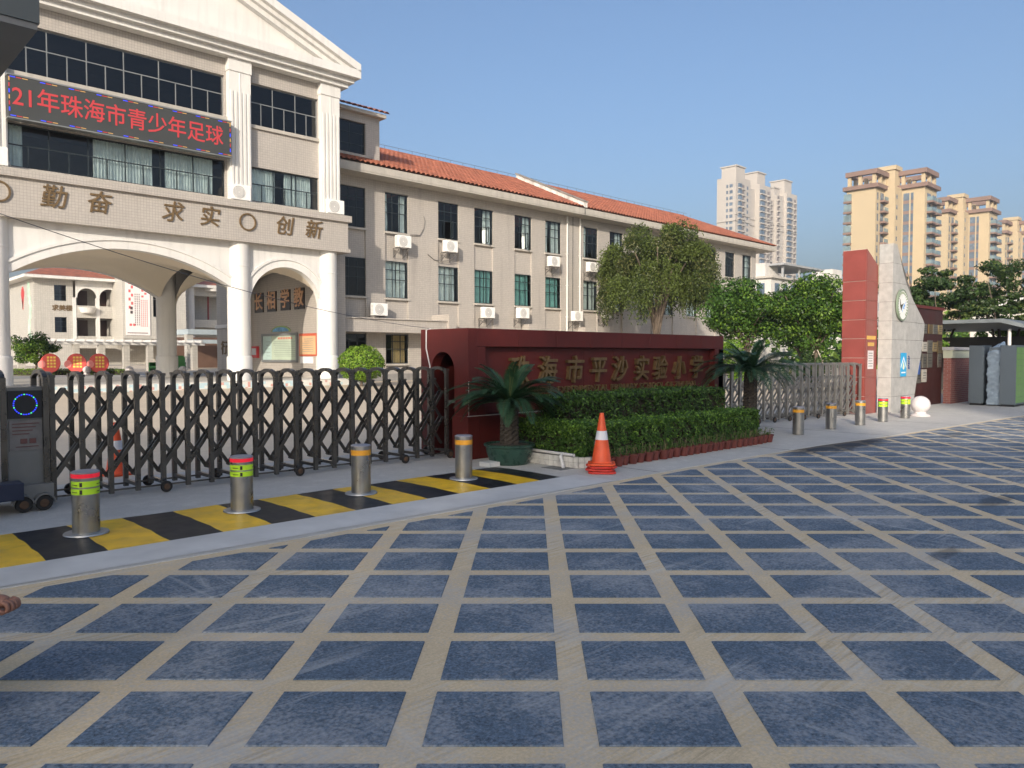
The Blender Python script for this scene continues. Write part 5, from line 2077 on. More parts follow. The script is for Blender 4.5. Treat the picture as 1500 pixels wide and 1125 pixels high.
# plaque wall, brick wall
pw = thing("plaque_wall", "dark red granite wall hung with rows of brass and white plaques behind the pylon", "wall", (26.0, 8.3, 0))
MB().box(24.0, 8.40, 0, 27.62, 8.6, 3.05).build("granite_wall", mat("deep_red_granite", (0.04, 0.011, 0.0095), 0.5, spec=0.3, var=0.25, vs=2), pw)
MB().box(24.0, 8.36, 3.05, 27.66, 8.66, 3.14).build("coping", M_red_stone, pw)
M_brass = mat("brass_plaque", (0.18, 0.125, 0.06), 0.45, metal=0.7, var=0.3, vs=5)
M_silv = mat("silver_plaque", (0.15, 0.14, 0.12), 0.45, metal=0.5, var=0.2, vs=5)
M_brass2 = mat("bright_brass_plaque", (0.34, 0.25, 0.12), 0.35, metal=0.6, var=0.3, vs=5)
M_pale2 = mat("pale_plaque", (0.34, 0.32, 0.28), 0.5, var=0.25, vs=5)
cols = [24.95, 25.45, 25.92, 26.4, 26.86, 27.32]
k = 0
for zi, z in enumerate((2.42, 1.86, 1.42, 0.95)):
    for xi, x in enumerate(cols):
        if zi == 3 and xi > 2 or zi == 2 and xi == 4:
            continue
        w, h = random.choice([0.17, 0.2, 0.22]), random.choice([0.15, 0.2, 0.22])
        q = MB()
        q.box(x - w, 8.37, z - h, x + w, 8.398, z + h)
        o = q.build("plaque", random.choice((M_brass, M_silv, M_silv, M_brass2, M_pale2)), pw, bevel=0.004)
        q = MB()
        for r_ in range(3):
            q.box(x - w * 0.6, 8.366, z + h * 0.4 - r_ * h * 0.4, x + w * 0.6, 8.3695, z + h * 0.5 - r_ * h * 0.4)
        q.build("plaque_text", MATS["black_plastic"], o)
        k += 1
q = MB()
q.box(25.0, 8.345, 1.0, 25.45, 8.365, 1.42)
q.build("blue_plate", mat("plate_blue", (0.03, 0.09, 0.3), 0.4), pw)
q = MB()
q.box(25.13, 8.335, 1.27, 25.31, 8.344, 1.38)
q.build("yellow_label", mat("label_yellow", (0.75, 0.6, 0.08), 0.5), pw)
bw_ = thing("brick_wall", "short red brick boundary wall with pale plaster band and grey coping", "wall", (28.3, 8.3, 0))
M_brick = bpy.data.materials.new("red_brickwork")
M_brick.use_nodes = True
_nt = M_brick.node_tree
_p = _nt.nodes['Principled BSDF']
_sep = node(_nt, 'ShaderNodeSeparateXYZ')
_nt.links.new(wpos(_nt), _sep.inputs[0])
_cm = node(_nt, 'ShaderNodeCombineXYZ')
_nt.links.new(mth(_nt, 'ADD', _sep.outputs[0], _sep.outputs[1]), _cm.inputs[0])
_nt.links.new(_sep.outputs[2], _cm.inputs[1])
_br = node(_nt, 'ShaderNodeTexBrick')
_br.inputs['Scale'].default_value = 1.0
_br.inputs['Brick Width'].default_value = 0.2
_br.inputs['Row Height'].default_value = 0.065
_br.inputs['Mortar Size'].default_value = 0.006
_br.inputs['Color1'].default_value = (0.26, 0.075, 0.06, 1)
_br.inputs['Color2'].default_value = (0.33, 0.11, 0.085, 1)
_br.inputs['Mortar'].default_value = (0.36, 0.28, 0.25, 1)
_nt.links.new(_cm.outputs[0], _br.inputs['Vector'])
_nt.links.new(_br.outputs['Color'], _p.inputs['Base Color'])
_p.inputs['Roughness'].default_value = 0.8
MB().box(27.66, 8.14, 0, 34.0, 8.36, 1.5).build("brickwork", M_brick, bw_)
MB().box(27.66, 8.10, 1.5, 34.0, 8.38, 1.76).build("plaster_band", mat("pale_plaster_band", (0.58, 0.6, 0.46), 0.8, var=0.12), bw_)
MB().box(27.63, 8.05, 1.76, 34.0, 8.43, 1.86).build("coping", mat("grey_coping", (0.46, 0.45, 0.46), 0.8, var=0.15), bw_)

# parcel lockers
M_lock = mat("grey_locker_steel", (0.13, 0.16, 0.185), 0.45, metal=0.2, var=0.06)
def locker(label, x0, x1, y0, y1, front, cols_, rows_):
    t = thing("parcel_locker", label, "locker", ((x0 + x1) / 2, (y0 + y1) / 2, 0.006), group="parcel lockers by the brick wall")
    q = MB()
    q.box(x0, y0, 0.07, x1, y1, 1.9)
    q.build("cabinet", M_lock, t, bevel=0.008)
    q = MB()
    q.box(x0 + 0.03, y0 + 0.04, 0.006, x1 - 0.03, y1 - 0.03, 0.07)
    q.build("plinth", M_black, t)
    w, h = (x1 - x0 - 0.06) / cols_, 1.72 / rows_
    q = MB()
    q.box(0.004, -0.014, 0.004, w - 0.004, 0.0, h - 0.004)
    me = q.mesh("door", front)
    for i in range(cols_):
        for j in range(rows_):
            link("door", me, t, loc=(x0 + 0.03 + i * w, y0 - 0.001, 0.12 + j * h))
    return t
locker("grey steel parcel locker standing against the brick wall", 27.42, 28.3, 7.14, 7.55, M_lock, 2, 8)
locker("parcel locker with bright green doors at the right end of the lockers", 27.3, 29.6, 6.23, 6.66, mat("green_locker_door", (0.17, 0.34, 0.10), 0.4, var=0.05), 5, 9)
t = thing("wrapped_locker", "locker wrapped in crumpled clear plastic film between the grey lockers", "locker", (27.7, 6.85, 0))
MB().box(27.40, 6.69, 0.03, 28.2, 6.98, 1.84).build("cabinet", M_lock, t)
b = MB()
nu, nv = 48, 40
per = [(27.36, 6.665), (28.24, 6.665), (28.24, 7.02), (27.36, 7.02)]
vs_, fs_ = [], []
for j in range(nv + 1):
    for i in range(nu):
        s = i / nu * 4
        a, c = per[int(s) % 4], per[(int(s) + 1) % 4]
        f = s - int(s)
        x, y = a[0] + (c[0] - a[0]) * f, a[1] + (c[1] - a[1]) * f
        z = 0.05 + 1.88 * j / nv
        w = 0.012 * math.sin(z * 38 + s * 2.2 + 2 * math.sin(s * 5)) + 0.015 * math.sin(z * 13 - s * 6)
        x += (27.8 - x) * (-w)* 2.2
        y += (6.84 - y) * (-w) * 5
        if j > nv - 5:
            kk = (j - nv + 5) / 5
            x += (27.8 - x) * 0.35 * kk
            y += (6.84 - y) * 0.35 * kk
            z += 0.10 * math.sin(s * 1.7) * kk
        vs_.append((x, y, z))
for j in range(nv):
    for i in range(nu):
        a = j * nu + i
        c = j * nu + (i + 1) % nu
        fs_.append((a, c, c + nu, a + nu))
fs_.append(tuple(nv * nu + i for i in range(nu)))
b.add(vs_, fs_)
b.build("plastic_film", mat("grey_plastic_film", (0.26, 0.33, 0.40), 0.22, spec=0.7, var=0.2, vs=5), t, smooth=True)

# canopy roof behind the lockers
t = thing("shelter_roof", "dark shelter with folded metal roof edge behind the parcel lockers", "shelter", (36, 9.0, 0))
b = MB()
b.prism([(13.5, 2.84), (8.2, 2.84), (7.2, 2.55), (4.5, 2.3), (4.5, 2.42), (7.2, 2.68), (8.1, 2.98), (13.5, 2.98)], 'x', 33.5, 46.0)
b.build("roof_sheet", mat("shelter_sheet", (0.17, 0.19, 0.2), 0.5, metal=0.3, var=0.25, vs=1.5), t)
for y in (5.2, 8.0, 12.5):
    MB().tube([(34.0, y, 0), (34.0, y, 2.6)], 0.06, 10).build("post", M_white, t)
MB().box(38.5, 4.6, 0, 38.7, 13.4, 2.4).build("back_panel", mat("shelter_back", (0.05, 0.05, 0.05), 0.8), t)
# ------------------------------------------------------------------ trees
TREE_G = [leaf_mat("tree_leaf_mid", (0.062, 0.135, 0.02)), leaf_mat("tree_leaf_dark", (0.03, 0.07, 0.013)), leaf_mat("tree_leaf_bright", (0.14, 0.24, 0.03))]
WIL_G = [leaf_mat("drooping_leaf_olive", (0.095, 0.13, 0.03)), leaf_mat("drooping_leaf_dark", (0.045, 0.066, 0.018)), leaf_mat("drooping_leaf_straw", (0.14, 0.15, 0.055))]
DARK_G = [leaf_mat("shade_leaf_mid", (0.05, 0.09, 0.022)), leaf_mat("shade_leaf_dark", (0.028, 0.055, 0.016)), leaf_mat("shade_leaf_olive", (0.10, 0.135, 0.035))]
BRIGHT_G = [leaf_mat("topiary_leaf", (0.15, 0.27, 0.025)), leaf_mat("topiary_leaf_dark", (0.07, 0.15, 0.018)), leaf_mat("topiary_leaf_light", (0.22, 0.33, 0.04))]
M_bark = mat("grey_brown_bark", (0.11, 0.085, 0.065), 0.9, var=0.35, vs=9, bump=0.6, bs=30)

def limbs(t, base, forks, r0, name="trunk"):
    """tapered trunk and limbs; forks: list of polylines starting near the base"""
    b = MB()
    for pts, ra, rb_ in forks:
        nn = len(pts)
        P = []
        for i in range(nn - 1):
            a, c = Vector(pts[i]), Vector(pts[i + 1])
            for k in range(4):
                s = k / 4
                P.append(a + (c - a) * s + Vector((random.uniform(-1, 1), random.uniform(-1, 1), 0)) * ra * 0.25)
        P.append(Vector(pts[-1]))
        rs_ = [ra + (rb_ - ra) * i / (len(P) - 1) for i in range(len(P))]
        b.tube([p + Vector(base) for p in P], rs_, 8)
    b.build(name, M_bark, t, smooth=True)

def blob_crown(c, rad, nblob, nleaf, size, mats, probs, flat=0.75, blob_r=(0.28, 0.5), sparse=0.0, aspect=0.5, up=0.35):
    """leaf quads on many uneven clumps spread through an ellipsoid"""
    c = np.array(c, float)
    rad = np.array(rad, float)
    d = unit(rng.normal(size=(nblob, 3)))
    rr = rng.random(nblob) ** 0.45
    B = c + d * rad * rr[:, None] * 0.86
    R_ = rng.uniform(*blob_r, nblob) * rad.min()
    pick = rng.integers(0, nblob, nleaf)
    dd = unit(rng.normal(size=(nleaf, 3)))
    q = 1 - np.abs(rng.normal(0, 0.22, nleaf))
    P = B[pick] + dd * (R_[pick] * q)[:, None] * np.array([1, 1, flat])
    N = unit(dd + np.array([0, 0, up]) + rng.normal(0, 0.5, (nleaf, 3)))
    sz = size * rng.uniform(0.6, 1.35, nleaf)
    V = leaf_quads(P, N, sz, sz * aspect)
    tone = (pick * 7919 % 100) / 100.0 * 0.5 + rng.random(nleaf) * 0.5
    e = np.cumsum(probs)
    mi = np.searchsorted(e, tone * e[-1] * 0.999)
    return quads_mesh("crown", V, mats, np.clip(mi, 0, 2)), B

# drooping tree in front of the classroom wing
def drooping_tree(label, base, ctr, rad, nstr):
    t = thing("drooping_tree", label, "tree", base)
    c = np.array(ctr, float)
    fk = []
    bz = base[2]
    fk.append(([(0, 0, 0), (0.1, -0.05, 1.6), (0.05, 0.1, 3.3)], 0.30, 0.22))
    tips = []
    for i in range(13):
        a = i * 2.4 + random.uniform(-0.3, 0.3)
        r = random.uniform(0.45, 0.85)
        tip = (c[0] - base[0] + math.cos(a) * rad[0] * r, c[1] - base[1] + math.sin(a) * rad[1] * r, c[2] - bz + rad[2] * random.uniform(0.2, 0.9) * (1.1 - 0.6 * r))
        s0 = random.uniform(1.4, 3.2)
        midp = (tip[0] * 0.45, tip[1] * 0.45, s0 + (tip[2] - s0) * 0.62)
        fk.append(([(0.05, 0.02, s0), midp, tip], 0.13, 0.03))
        tips.append(tip)
    limbs(t, base, fk, 0.3)
    V = []
    MI = []
    # clump centres on the dome give the foliage its hanging curtains
    ncl = 64
    d = unit(rng.normal(size=(ncl, 3)))
    d[:, 2] = np.abs(d[:, 2]) * 1.15 - 0.38
    d = unit(d)
    CL = c + d * np.array(rad) * rng.uniform(0.45, 1.04, (ncl, 1))
    CL[:, 2] += 0.35 * np.sin(CL[:, 0] * 1.7) * np.cos(CL[:, 1] * 1.3)
    CR = rng.uniform(0.32, 0.75, ncl)
    for s in range(nstr):
        k = rng.integers(0, ncl)
        g3 = rng.normal(0, 1, 3)
        p = CL[k] + g3 / max(0.8, np.linalg.norm(g3)) * CR[k] * np.array([1, 1, 0.8])
        out = unit((p - c) * np.array([1, 1, 0.15]))
        low = p[2] < c[2] + 0.2
        L = rng.uniform(0.7, 2.0) if (low and rng.random() < 0.6) else rng.uniform(0.35, 0.95)
        nl = int(L / 0.075)
        v = out * rng.uniform(0.2, 0.9) + np.array([0, 0, rng.uniform(0.0, 0.8)]) + rng.normal(0, 0.3, 3)
        q = p.copy()
        tone = (k * 37 % 100) / 100
        for j in range(nl):
            v = v * 0.84 + np.array([0, 0, -1.0]) * 0.16 * (1.2 if low else 0.75)
            q = q + v / max(0.3, np.linalg.norm(v)) * 0.075
            if q[2] < 2.5:
                break
            w = 0.034
            dr = unit(v + rng.normal(0, 0.75, 3))
            ln = rng.uniform(0.11, 0.22)
            sd = unit(np.cross(dr, rng.normal(size=3)))
            a = q + rng.normal(0, 0.04, 3)
            V.append([a, a + dr * ln * 0.5 + sd * w, a + dr * ln, a + dr * ln * 0.5 - sd * w])
            r = tone * 0.65 + rng.random() * 0.35
            MI.append(0 if r < 0.5 else (1 if r < 0.74 else 2))
    link("crown", quads_mesh("crown", np.array(V), WIL_G, MI), t)
    return t
drooping_tree("broad drooping olive green tree standing before the classroom wing, above the sign wall", (39.7, 28.4, 0.25), (39.75, 28.35, 6.6), (3.2, 3.2, 3.05), 9000)

def bushy_tree(label, base, ctr, rad, n, size, mats=TREE_G, probs=(0.45, 0.3, 0.25), stakes=False, name="bushy_tree", nblob=60, trunk_r=0.11):
    t = thing(name, label, "tree", base)
    c = Vector(ctr) - Vector(base)
    fk = [([(0, 0, 0), (0.05, 0.03, c.z * 0.45), (c.x * 0.6, c.y * 0.6, c.z * 0.85)], trunk_r, trunk_r * 0.6)]
    for i in range(7):
        a = i * 0.9 + random.random()
        fk.append(([(0.03, 0.02, c.z * random.uniform(0.35, 0.6)), (c.x * 0.5 + math.cos(a) * rad[0] * 0.35, c.y * 0.5 + math.sin(a) * rad[1] * 0.35, c.z * 0.8), (c.x + math.cos(a) * rad[0] * 0.75, c.y + math.sin(a) * rad[1] * 0.75, c.z + rad[2] * random.uniform(-0.1, 0.6))], trunk_r * 0.55, 0.02))
    limbs(t, base, fk, trunk_r)
    me, B = blob_crown(ctr, rad, nblob, n, size, mats, probs)
    link("crown", me, t)
    if stakes:
        for i in range(3):
            a = i * 2.1 + 0.4
            b = MB()
            b.tube([(base[0] + 0.9 * math.cos(a), base[1] + 0.9 * math.sin(a), base[2]), (base[0] + 0.06 * math.cos(a), base[1] + 0.06 * math.sin(a), base[2] + 1.75)], 0.025, 6)
            b.build("stake", mat("pale_pole", (0.45, 0.40, 0.33), 0.8, var=0.2), t)
    return t
bushy_tree("round dense green tree behind the right end of the red sign wall", (33.8, 18.9, 0.1), (33.75, 18.9, 3.75), (1.95, 1.95, 1.65), 21000, 0.15)
bushy_tree("bright bushy green tree propped with pale stakes left of the red pillar", (35.2, 16.1, 0.1), (35.15, 16.2, 3.55), (1.95, 1.95, 1.78), 22000, 0.15, probs=(0.4, 0.25, 0.35), stakes=True)
bushy_tree("taller green tree rising between the two bushy trees near the red pillar", (42.5, 20.3, 0.15), (42.5, 20.3, 3.3), (2.0, 2.0, 1.5), 11000, 0.17, probs=(0.5, 0.35, 0.15))
bushy_tree("low dark shrub under the staked tree behind the silver gate", (31.5, 14.7, 0.1), (31.5, 14.7, 0.95), (1.5, 1.5, 0.8), 5000, 0.12, mats=DARK_G, name="round_shrub", nblob=24, trunk_r=0.05)
bushy_tree("yellow green low shrub behind the right end of the sign wall", (29.5, 17.2, 0.1), (29.5, 17.2, 1.35), (1.1, 1.1, 0.9), 4500, 0.11, mats=BRIGHT_G, name="round_shrub", nblob=22, trunk_r=0.05)
# clipped round topiary at the gatehouse
def topiary(label, ctr, rad, n, size):
    t = thing("clipped_shrub", label, "shrub", (ctr[0], ctr[1], 0.25))
    MB().tube([(ctr[0], ctr[1], 0.25), (ctr[0], ctr[1], ctr[2])], 0.06, 7).build("stem", M_bark, t)
    d = unit(rng.normal(size=(n, 3)))
    bump = 1 + 0.06 * np.sin(d[:, 0] * 9 + d[:, 2] * 6) + 0.05 * np.sin(d[:, 1] * 13)
    P = np.array(ctr) + d * np.array(rad) * (bump * (1 - np.abs(rng.normal(0, 0.09, n))))[:, None]
    N = unit(d + rng.normal(0, 0.5, (n, 3)))
    V = leaf_quads(P, N, size * rng.uniform(0.7, 1.3, n), size * 0.55)
    link("crown", quads_mesh("crown", V, BRIGHT_G, rng.choice(3, n, p=[0.5, 0.25, 0.25])), t)
    b = MB()
    b.lathe([(rad[0] * 0.8 * math.cos(a), rad[2] * 0.8 * math.sin(a)) for a in np.linspace(-1.55, 1.55, 9)], ctr, 14)
    b.build("twigs", M_twig, t)
    return t
topiary("bright green clipped round shrub in front of the right gatehouse column", (18.14, 28.35, 1.22), (0.98, 0.98, 0.78), 9000, 0.085)

# trees on the right, behind the plaque wall
def loose_tree(label, base, ctr, rad, n, size, nstem):
    t = thing("loose_tree", label, "tree", base)
    fk = []
    c = Vector(ctr) - Vector(base)
    for i in range(nstem):
        a = i * 2.3
        top = (c.x + math.cos(a) * rad[0] * 0.75, c.y + math.sin(a) * rad[1] * 0.75, c.z + rad[2] * random.uniform(0.1, 0.8))
        fk.append(([(0.15 * math.cos(a), 0.15 * math.sin(a), 0), (top[0] * 0.35, top[1] * 0.35, c.z * 0.6), top], 0.09, 0.015))
    limbs(t, base, fk, 0.1)
    me, B = blob_crown(ctr, rad, 75, n, size, DARK_G, (0.4, 0.4, 0.2), flat=0.45, blob_r=(0.16, 0.34), aspect=0.5)
    link("crown", me, t)
loose_tree("loose many-stemmed dark tree rising behind the plaque wall, in front of yellow towers", (40.0, 12.3, 0), (39.9, 12.7, 4.2), (2.5, 2.6, 1.9), 15000, 0.17, 8)
loose_tree("open branched dark tree over the shelter roof at the photo's right side", (42.5, 10.2, 0), (42.6, 10.2, 4.6), (2.2, 2.2, 1.75), 9000, 0.16, 6)
bushy_tree("sunny green bush behind the shelter roof by the parcel lockers", (47.0, 10.8, 0), (47.0, 10.8, 2.9), (2.6, 2.6, 1.15), 9000, 0.16, probs=(0.3, 0.1, 0.6), name="round_shrub", nblob=40)
bushy_tree("sunny green bush at the far right end behind the shelter roof", (48.5, 6.8, 0), (48.5, 6.8, 2.8), (2.6, 2.6, 1.2), 9000, 0.16, probs=(0.3, 0.1, 0.6), name="round_shrub", nblob=40)
bushy_tree("small green sapling showing over the brick wall's pale coping", (29.6, 9.3, 0), (29.6, 9.2, 1.95), (0.6, 0.6, 0.45), 1500, 0.1, probs=(0.3, 0.2, 0.5), name="young_tree", nblob=14, trunk_r=0.03)

# ------------------------------------------------------------------ courtyard beyond the portal
CZ = 0.5
MB_ = MB()
MB_.box(-30, 45.0, 0.2, 60, 86, CZ)
structure(MB_.build("rear_courtyard", M_court))
bushy_tree("small leafy tree beside the white column in the rear courtyard", (9.9, 47.3, CZ), (9.9, 47.25, 2.0), (1.35, 1.35, 0.95), 6500, 0.12, probs=(0.4, 0.15, 0.45), nblob=34, trunk_r=0.07, stakes=False)
hedge("low_hedge", "low yellow green hedge in front of the round red signs in the rear courtyard", [(9.0, 48.1), (13.5, 43.6)], 0.25, CZ, CZ + 0.36, 5000, 0.07, mats=BRIGHT_G)
M_sred = mat("sign_red", (0.6, 0.045, 0.035), 0.45, var=0.1)
M_syel = mat("sign_yellow", (0.8, 0.55, 0.08), 0.5)
for (x, y, lab) in ((10.25, 45.7, "left"), (11.25, 44.8, "middle"), (12.1, 44.0, "right")):
    t = thing("round_red_sign", "%s of three round red signs with yellow characters behind the gate" % lab, "sign", (x, y, CZ), RAD(-43.75), group="round red signs in the rear courtyard")
    b = MB()
    b.prism([(0.52 * math.cos(2 * math.pi * i / 28), 0.68 + 0.5 * math.sin(2 * math.pi * i / 28)) for i in range(28)], 'y', -0.03, 0.03)
    o = b.build("disc", M_sred); o.parent = t
    b = MB()
    b.prism([(-0.42 + 0.2 * math.cos(2 * math.pi * i / 20), 0.62 + 0.2 * math.sin(2 * math.pi * i / 20)) for i in range(20)], 'y', -0.06, -0.03)
    o = b.build("small_disc", mat("sign_pink", (0.7, 0.2, 0.18), 0.5)); o.parent = t
    b = MB()
    for r_ in range(4):
        for k in range(3):
            b.box(-0.16 + 0.17 * k, -0.04, 0.92 - 0.16 * r_, -0.04 + 0.17 * k, -0.031, 1.02 - 0.16 * r_)
    o = stuff(b.build("yellow_writing", M_syel)); o.parent = t
    b = MB()
    b.box(-0.06, -0.02, 0.0, 0.06, 0.02, 0.3)
    o = b.build("foot", M_sred); o.parent = t
for (x, y, lab) in ((13.21, 42.75, "left white stone ball on a plinth edge seen through the folding gate"), (15.25, 40.9, "right white stone ball on a plinth edge seen through the folding gate"), (11.6, 44.3, "small white stone ball next to the low hedge behind the gate")):
    b = MB()
    zz = 0.54
    b.lathe([(0, 0)] + [(0.2 * math.sin(math.pi * i / 12), 0.28 - 0.2 * math.cos(math.pi * i / 12)) for i in range(2, 13)], (x, y, zz), 18)
    b.lathe([(0, 0), (0.2, 0), (0.16, 0.08), (0.12, 0.12)], (x, y, zz), 16)
    tag(b.build("stone_ball", M_ball, smooth=True), lab, "stone ball", group="white stone balls")
M_grn = mat("green_chair_plastic", (0.045, 0.22, 0.05), 0.45, var=0.12)
for (x, y, rz, lab) in ((16.4, 47.9, 0.3, "green high-backed armchair left of the small brown table behind the gate"), (17.3, 47.1, 0.9, "green high-backed armchair right of the small brown table behind the gate")):
    t = thing("green_armchair", lab, "chair", (x, y, 0.5), RAD(-43.75) + rz - 0.6, group="green armchairs in the rear courtyard")
    b = MB(); b.box(-0.32, -0.3, 0.3, 0.32, 0.3, 0.44); o = b.build("seat", M_grn); o.parent = t
    b = MB(); b.prism([(-0.34, 0.44), (0.34, 0.44), (0.36, 0.95), (0.24, 1.06), (-0.24, 1.06), (-0.36, 0.95)], 'y', 0.22, 0.32); o = b.build("backrest", M_grn); o.parent = t
    for s in (-1, 1):
        b = MB(); b.box(s * 0.36 - 0.05, -0.3, 0.0, s * 0.36 + 0.05, 0.3, 0.66); o = b.build("arm", M_grn); o.parent = t
t = thing("garden_table", "small brown round table between the two green armchairs", "table", (16.85, 47.3, 0.5))
MB().lathe([(0, 0.62), (0.36, 0.62), (0.36, 0.66), (0, 0.66)], (16.85, 47.3, 0.5), 20).build("table_top", mat("brown_table", (0.14, 0.06, 0.03), 0.5), t)
MB().tube([(16.85, 47.3, 0.5), (16.85, 47.3, 1.12)], 0.06, 8).build("leg", M_steel_dark, t)
# white pergola
t = thing("white_pergola", "long white pergola with tiled posts before the rear school building", "pergola", (16, 56.5, CZ))
for i in range(9):
    x = 9.5 + 1.55 * i
    MB().box(x - 0.19, 56.3, CZ, x + 0.19, 56.7, 2.3).build("post", M_tile_pale, t)
MB().box(8.5, 56.25, 2.3, 22.6, 56.45, 2.5).build("beam", M_white, t)
MB().box(8.5, 57.9, 2.3, 22.6, 58.1, 2.5).build("beam", M_white, t)
sl_me = None
for i in range(24):
    x = 8.7 + 0.59 * i
    if sl_me is None:
        q = MB(); q.box(-0.05, 0, 0, 0.05, 2.6, 0.16); sl_me = q.mesh("slat", M_white)
    link("slat", sl_me, t, loc=(x, 55.9, 2.5))
t = thing("blue_grey_arcade", "blue grey flat-roofed covered walk beside the portal's flank wall", "covered walk", (26, 62, CZ))
MB().box(22.8, 60.0, 3.2, 30.5, 64.0, 3.6).build("flat_roof", mat("shaded_blue_paint", (0.36, 0.42, 0.45), 0.6, var=0.1), t)
MB().box(22.8, 60.0, 2.5, 30.5, 60.2, 2.8).build("lower_beam", MATS["shaded_blue_paint"], t)
for x in (23.0, 26.5, 30.2):
    MB().box(x - 0.25, 60.1, CZ, x + 0.25, 60.6, 3.2).build("post", M_tile_pale, t)
MB().box(24.0, 66.0, CZ, 32, 66.2, 3.1).build("brown_back_wall", mat("brown_wall", (0.12, 0.07, 0.05), 0.6, var=0.2), t)

# ------------------------------------------------------------------ apartment towers
M_tw = mat("tower_cream", (0.39, 0.36, 0.33), 0.7, var=0.05, vs=0.06)
M_tw_win = mat("tower_window_blue", (0.10, 0.14, 0.19), 0.25, var=0.3, vs=0.4)
M_tw_dark = mat("tower_recess_shade", (0.17, 0.15, 0.15), 0.7, var=0.2, vs=0.3)
M_yel = mat("tower_yellow_render", (0.43, 0.345, 0.225), 0.7, var=0.04, vs=0.08)
M_brn = mat("tower_brown_band", (0.20, 0.13, 0.105), 0.7, var=0.12, vs=0.2)
M_ygl = mat("tower_balcony_glass", (0.16, 0.22, 0.24), 0.15, var=0.3, vs=0.5)
M_red_sign = mat("tower_red_characters", (0.34, 0.07, 0.06), 0.6)

tw = thing("white_apartment_tower", "pale cream apartment tower slab with blue windows far behind the wing's roof end", "tower", (337.9, 195.7, 0))
H_ = 88.5
b = MB()
b.box(337.9, 195.7, 0, 352.0, 206.0, H_)
b.build("end_block", M_tw, tw)
segs = [(352.0, 360.0, 2.0, 85.5), (360.0, 372.0, -0.5, H_ - 0.5), (372.0, 381.0, 2.5, 83.0), (381.0, 389.0, 1.0, 86.0), (389.0, 401.0, -0.5, 88.0), (401.0, 406.5, 2.5, 84.0)]
for (a, c, dy, h) in segs:
    MB().box(a + 0.05, 195.7 + dy, 0, c - 0.05, 210.0, h).build("facade_block", M_tw, tw)
for (a, c, y0, z0, z1) in ((342.0, 350.5, 198.0, H_, 94.5), (362.0, 370.0, 197.5, H_ - 0.5, 94.5), (383, 388, 199, 86, 90), (391.0, 399.0, 197.5, 88.0, 95.0)):
    q = MB()
    q.box(a, y0, z0, c, y0 + 8, z1)
    q.box(a - 0.5, y0 - 0.5, z1, c + 0.5, y0 + 8.5, z1 + 0.6)
    q.build("roof_house", M_tw, tw)
win, rec, slab = MB(), MB(), MB()
def bay(x0, x1, y, h, mode):
    nfl = int((h - 6) / 2.95)
    for f in range(nfl):
        z = 6 + f * 2.95
        if z < 25:
            continue
        if mode == 'win':
            win.box(x0, y - 0.05, z + 0.8, x1, y - 0.01, z + 2.4)
        elif mode == 'bay':
            win.box(x0, y - 0.9, z + 0.7, x1, y - 0.01, z + 2.6)
            slab.box(x0 - 0.1, y - 1.0, z + 0.1, x1 + 0.1, y - 0.01, z + 0.7)
        else:
            rec.box(x0, y - 0.04, z + 0.5, x1, y - 0.01, z + 2.6)
            slab.box(x0 - 0.1, y - 0.7, z + 0.1, x1 + 0.1, y - 0.01, z + 0.9)
bay(340.0, 342.5, 195.7, H_, 'bay'); bay(344.0, 346.0, 195.7, H_, 'rec'); bay(348.5, 349.8, 195.7, H_, 'win')
bay(360.6, 364.0, 195.2, H_, 'bay'); bay(365.0, 366.5, 195.2, H_, 'rec'); bay(368.3, 370.5, 195.2, H_, 'rec')
bay(373.5, 376.0, 198.2, 83, 'bay'); bay(377.0, 379.0, 198.2, 83, 'rec'); bay(382.0, 384.0, 196.7, 86, 'rec')
bay(389.6, 393.0, 195.2, 88, 'bay'); bay(394.0, 395.5, 195.2, 88, 'rec'); bay(397.5, 399.5, 195.2, 88, 'rec')
bay(402.0, 405.0, 198.2, 84, 'bay'); bay(354, 355.6, 197.7, 85, 'win')
nfl = int((H_ - 6) / 2.95)
for f in range(7, nfl):
    z = 6 + f * 2.95
    for (ya, yb) in ((197.3, 199.0), (199.8, 200.8)):
        win.box(337.85, ya, z + 0.7, 337.89, yb, z + 2.3)
stuff(win.build("windows", M_tw_win, tw))
stuff(rec.build("recess_shade_plates", M_tw_dark, tw))  # flat dark plates; the shade of recesses is put into their colour
stuff(slab.build("balcony_slabs", M_tw, tw))
q = MB()
for z in (67.0, 70.0):
    for (a, c, dy, h) in [(337.4, 352.0, 0, 0)] + segs:
        q.box(a, 195.3 + dy, z, c, 195.68 + dy, z + 0.5)
q.box(337.4, 195.2, 67, 337.88, 206, 67.5)
q.build("string_course", M_tw, tw)
for ch, z in (('柏', 59.5), ('海', 53.0)):
    text("red_character", ch, 4.4, 0.15, M_red_sign, (337.7, 203.0, z), FACE_SIDE, tw, fat=0.12)

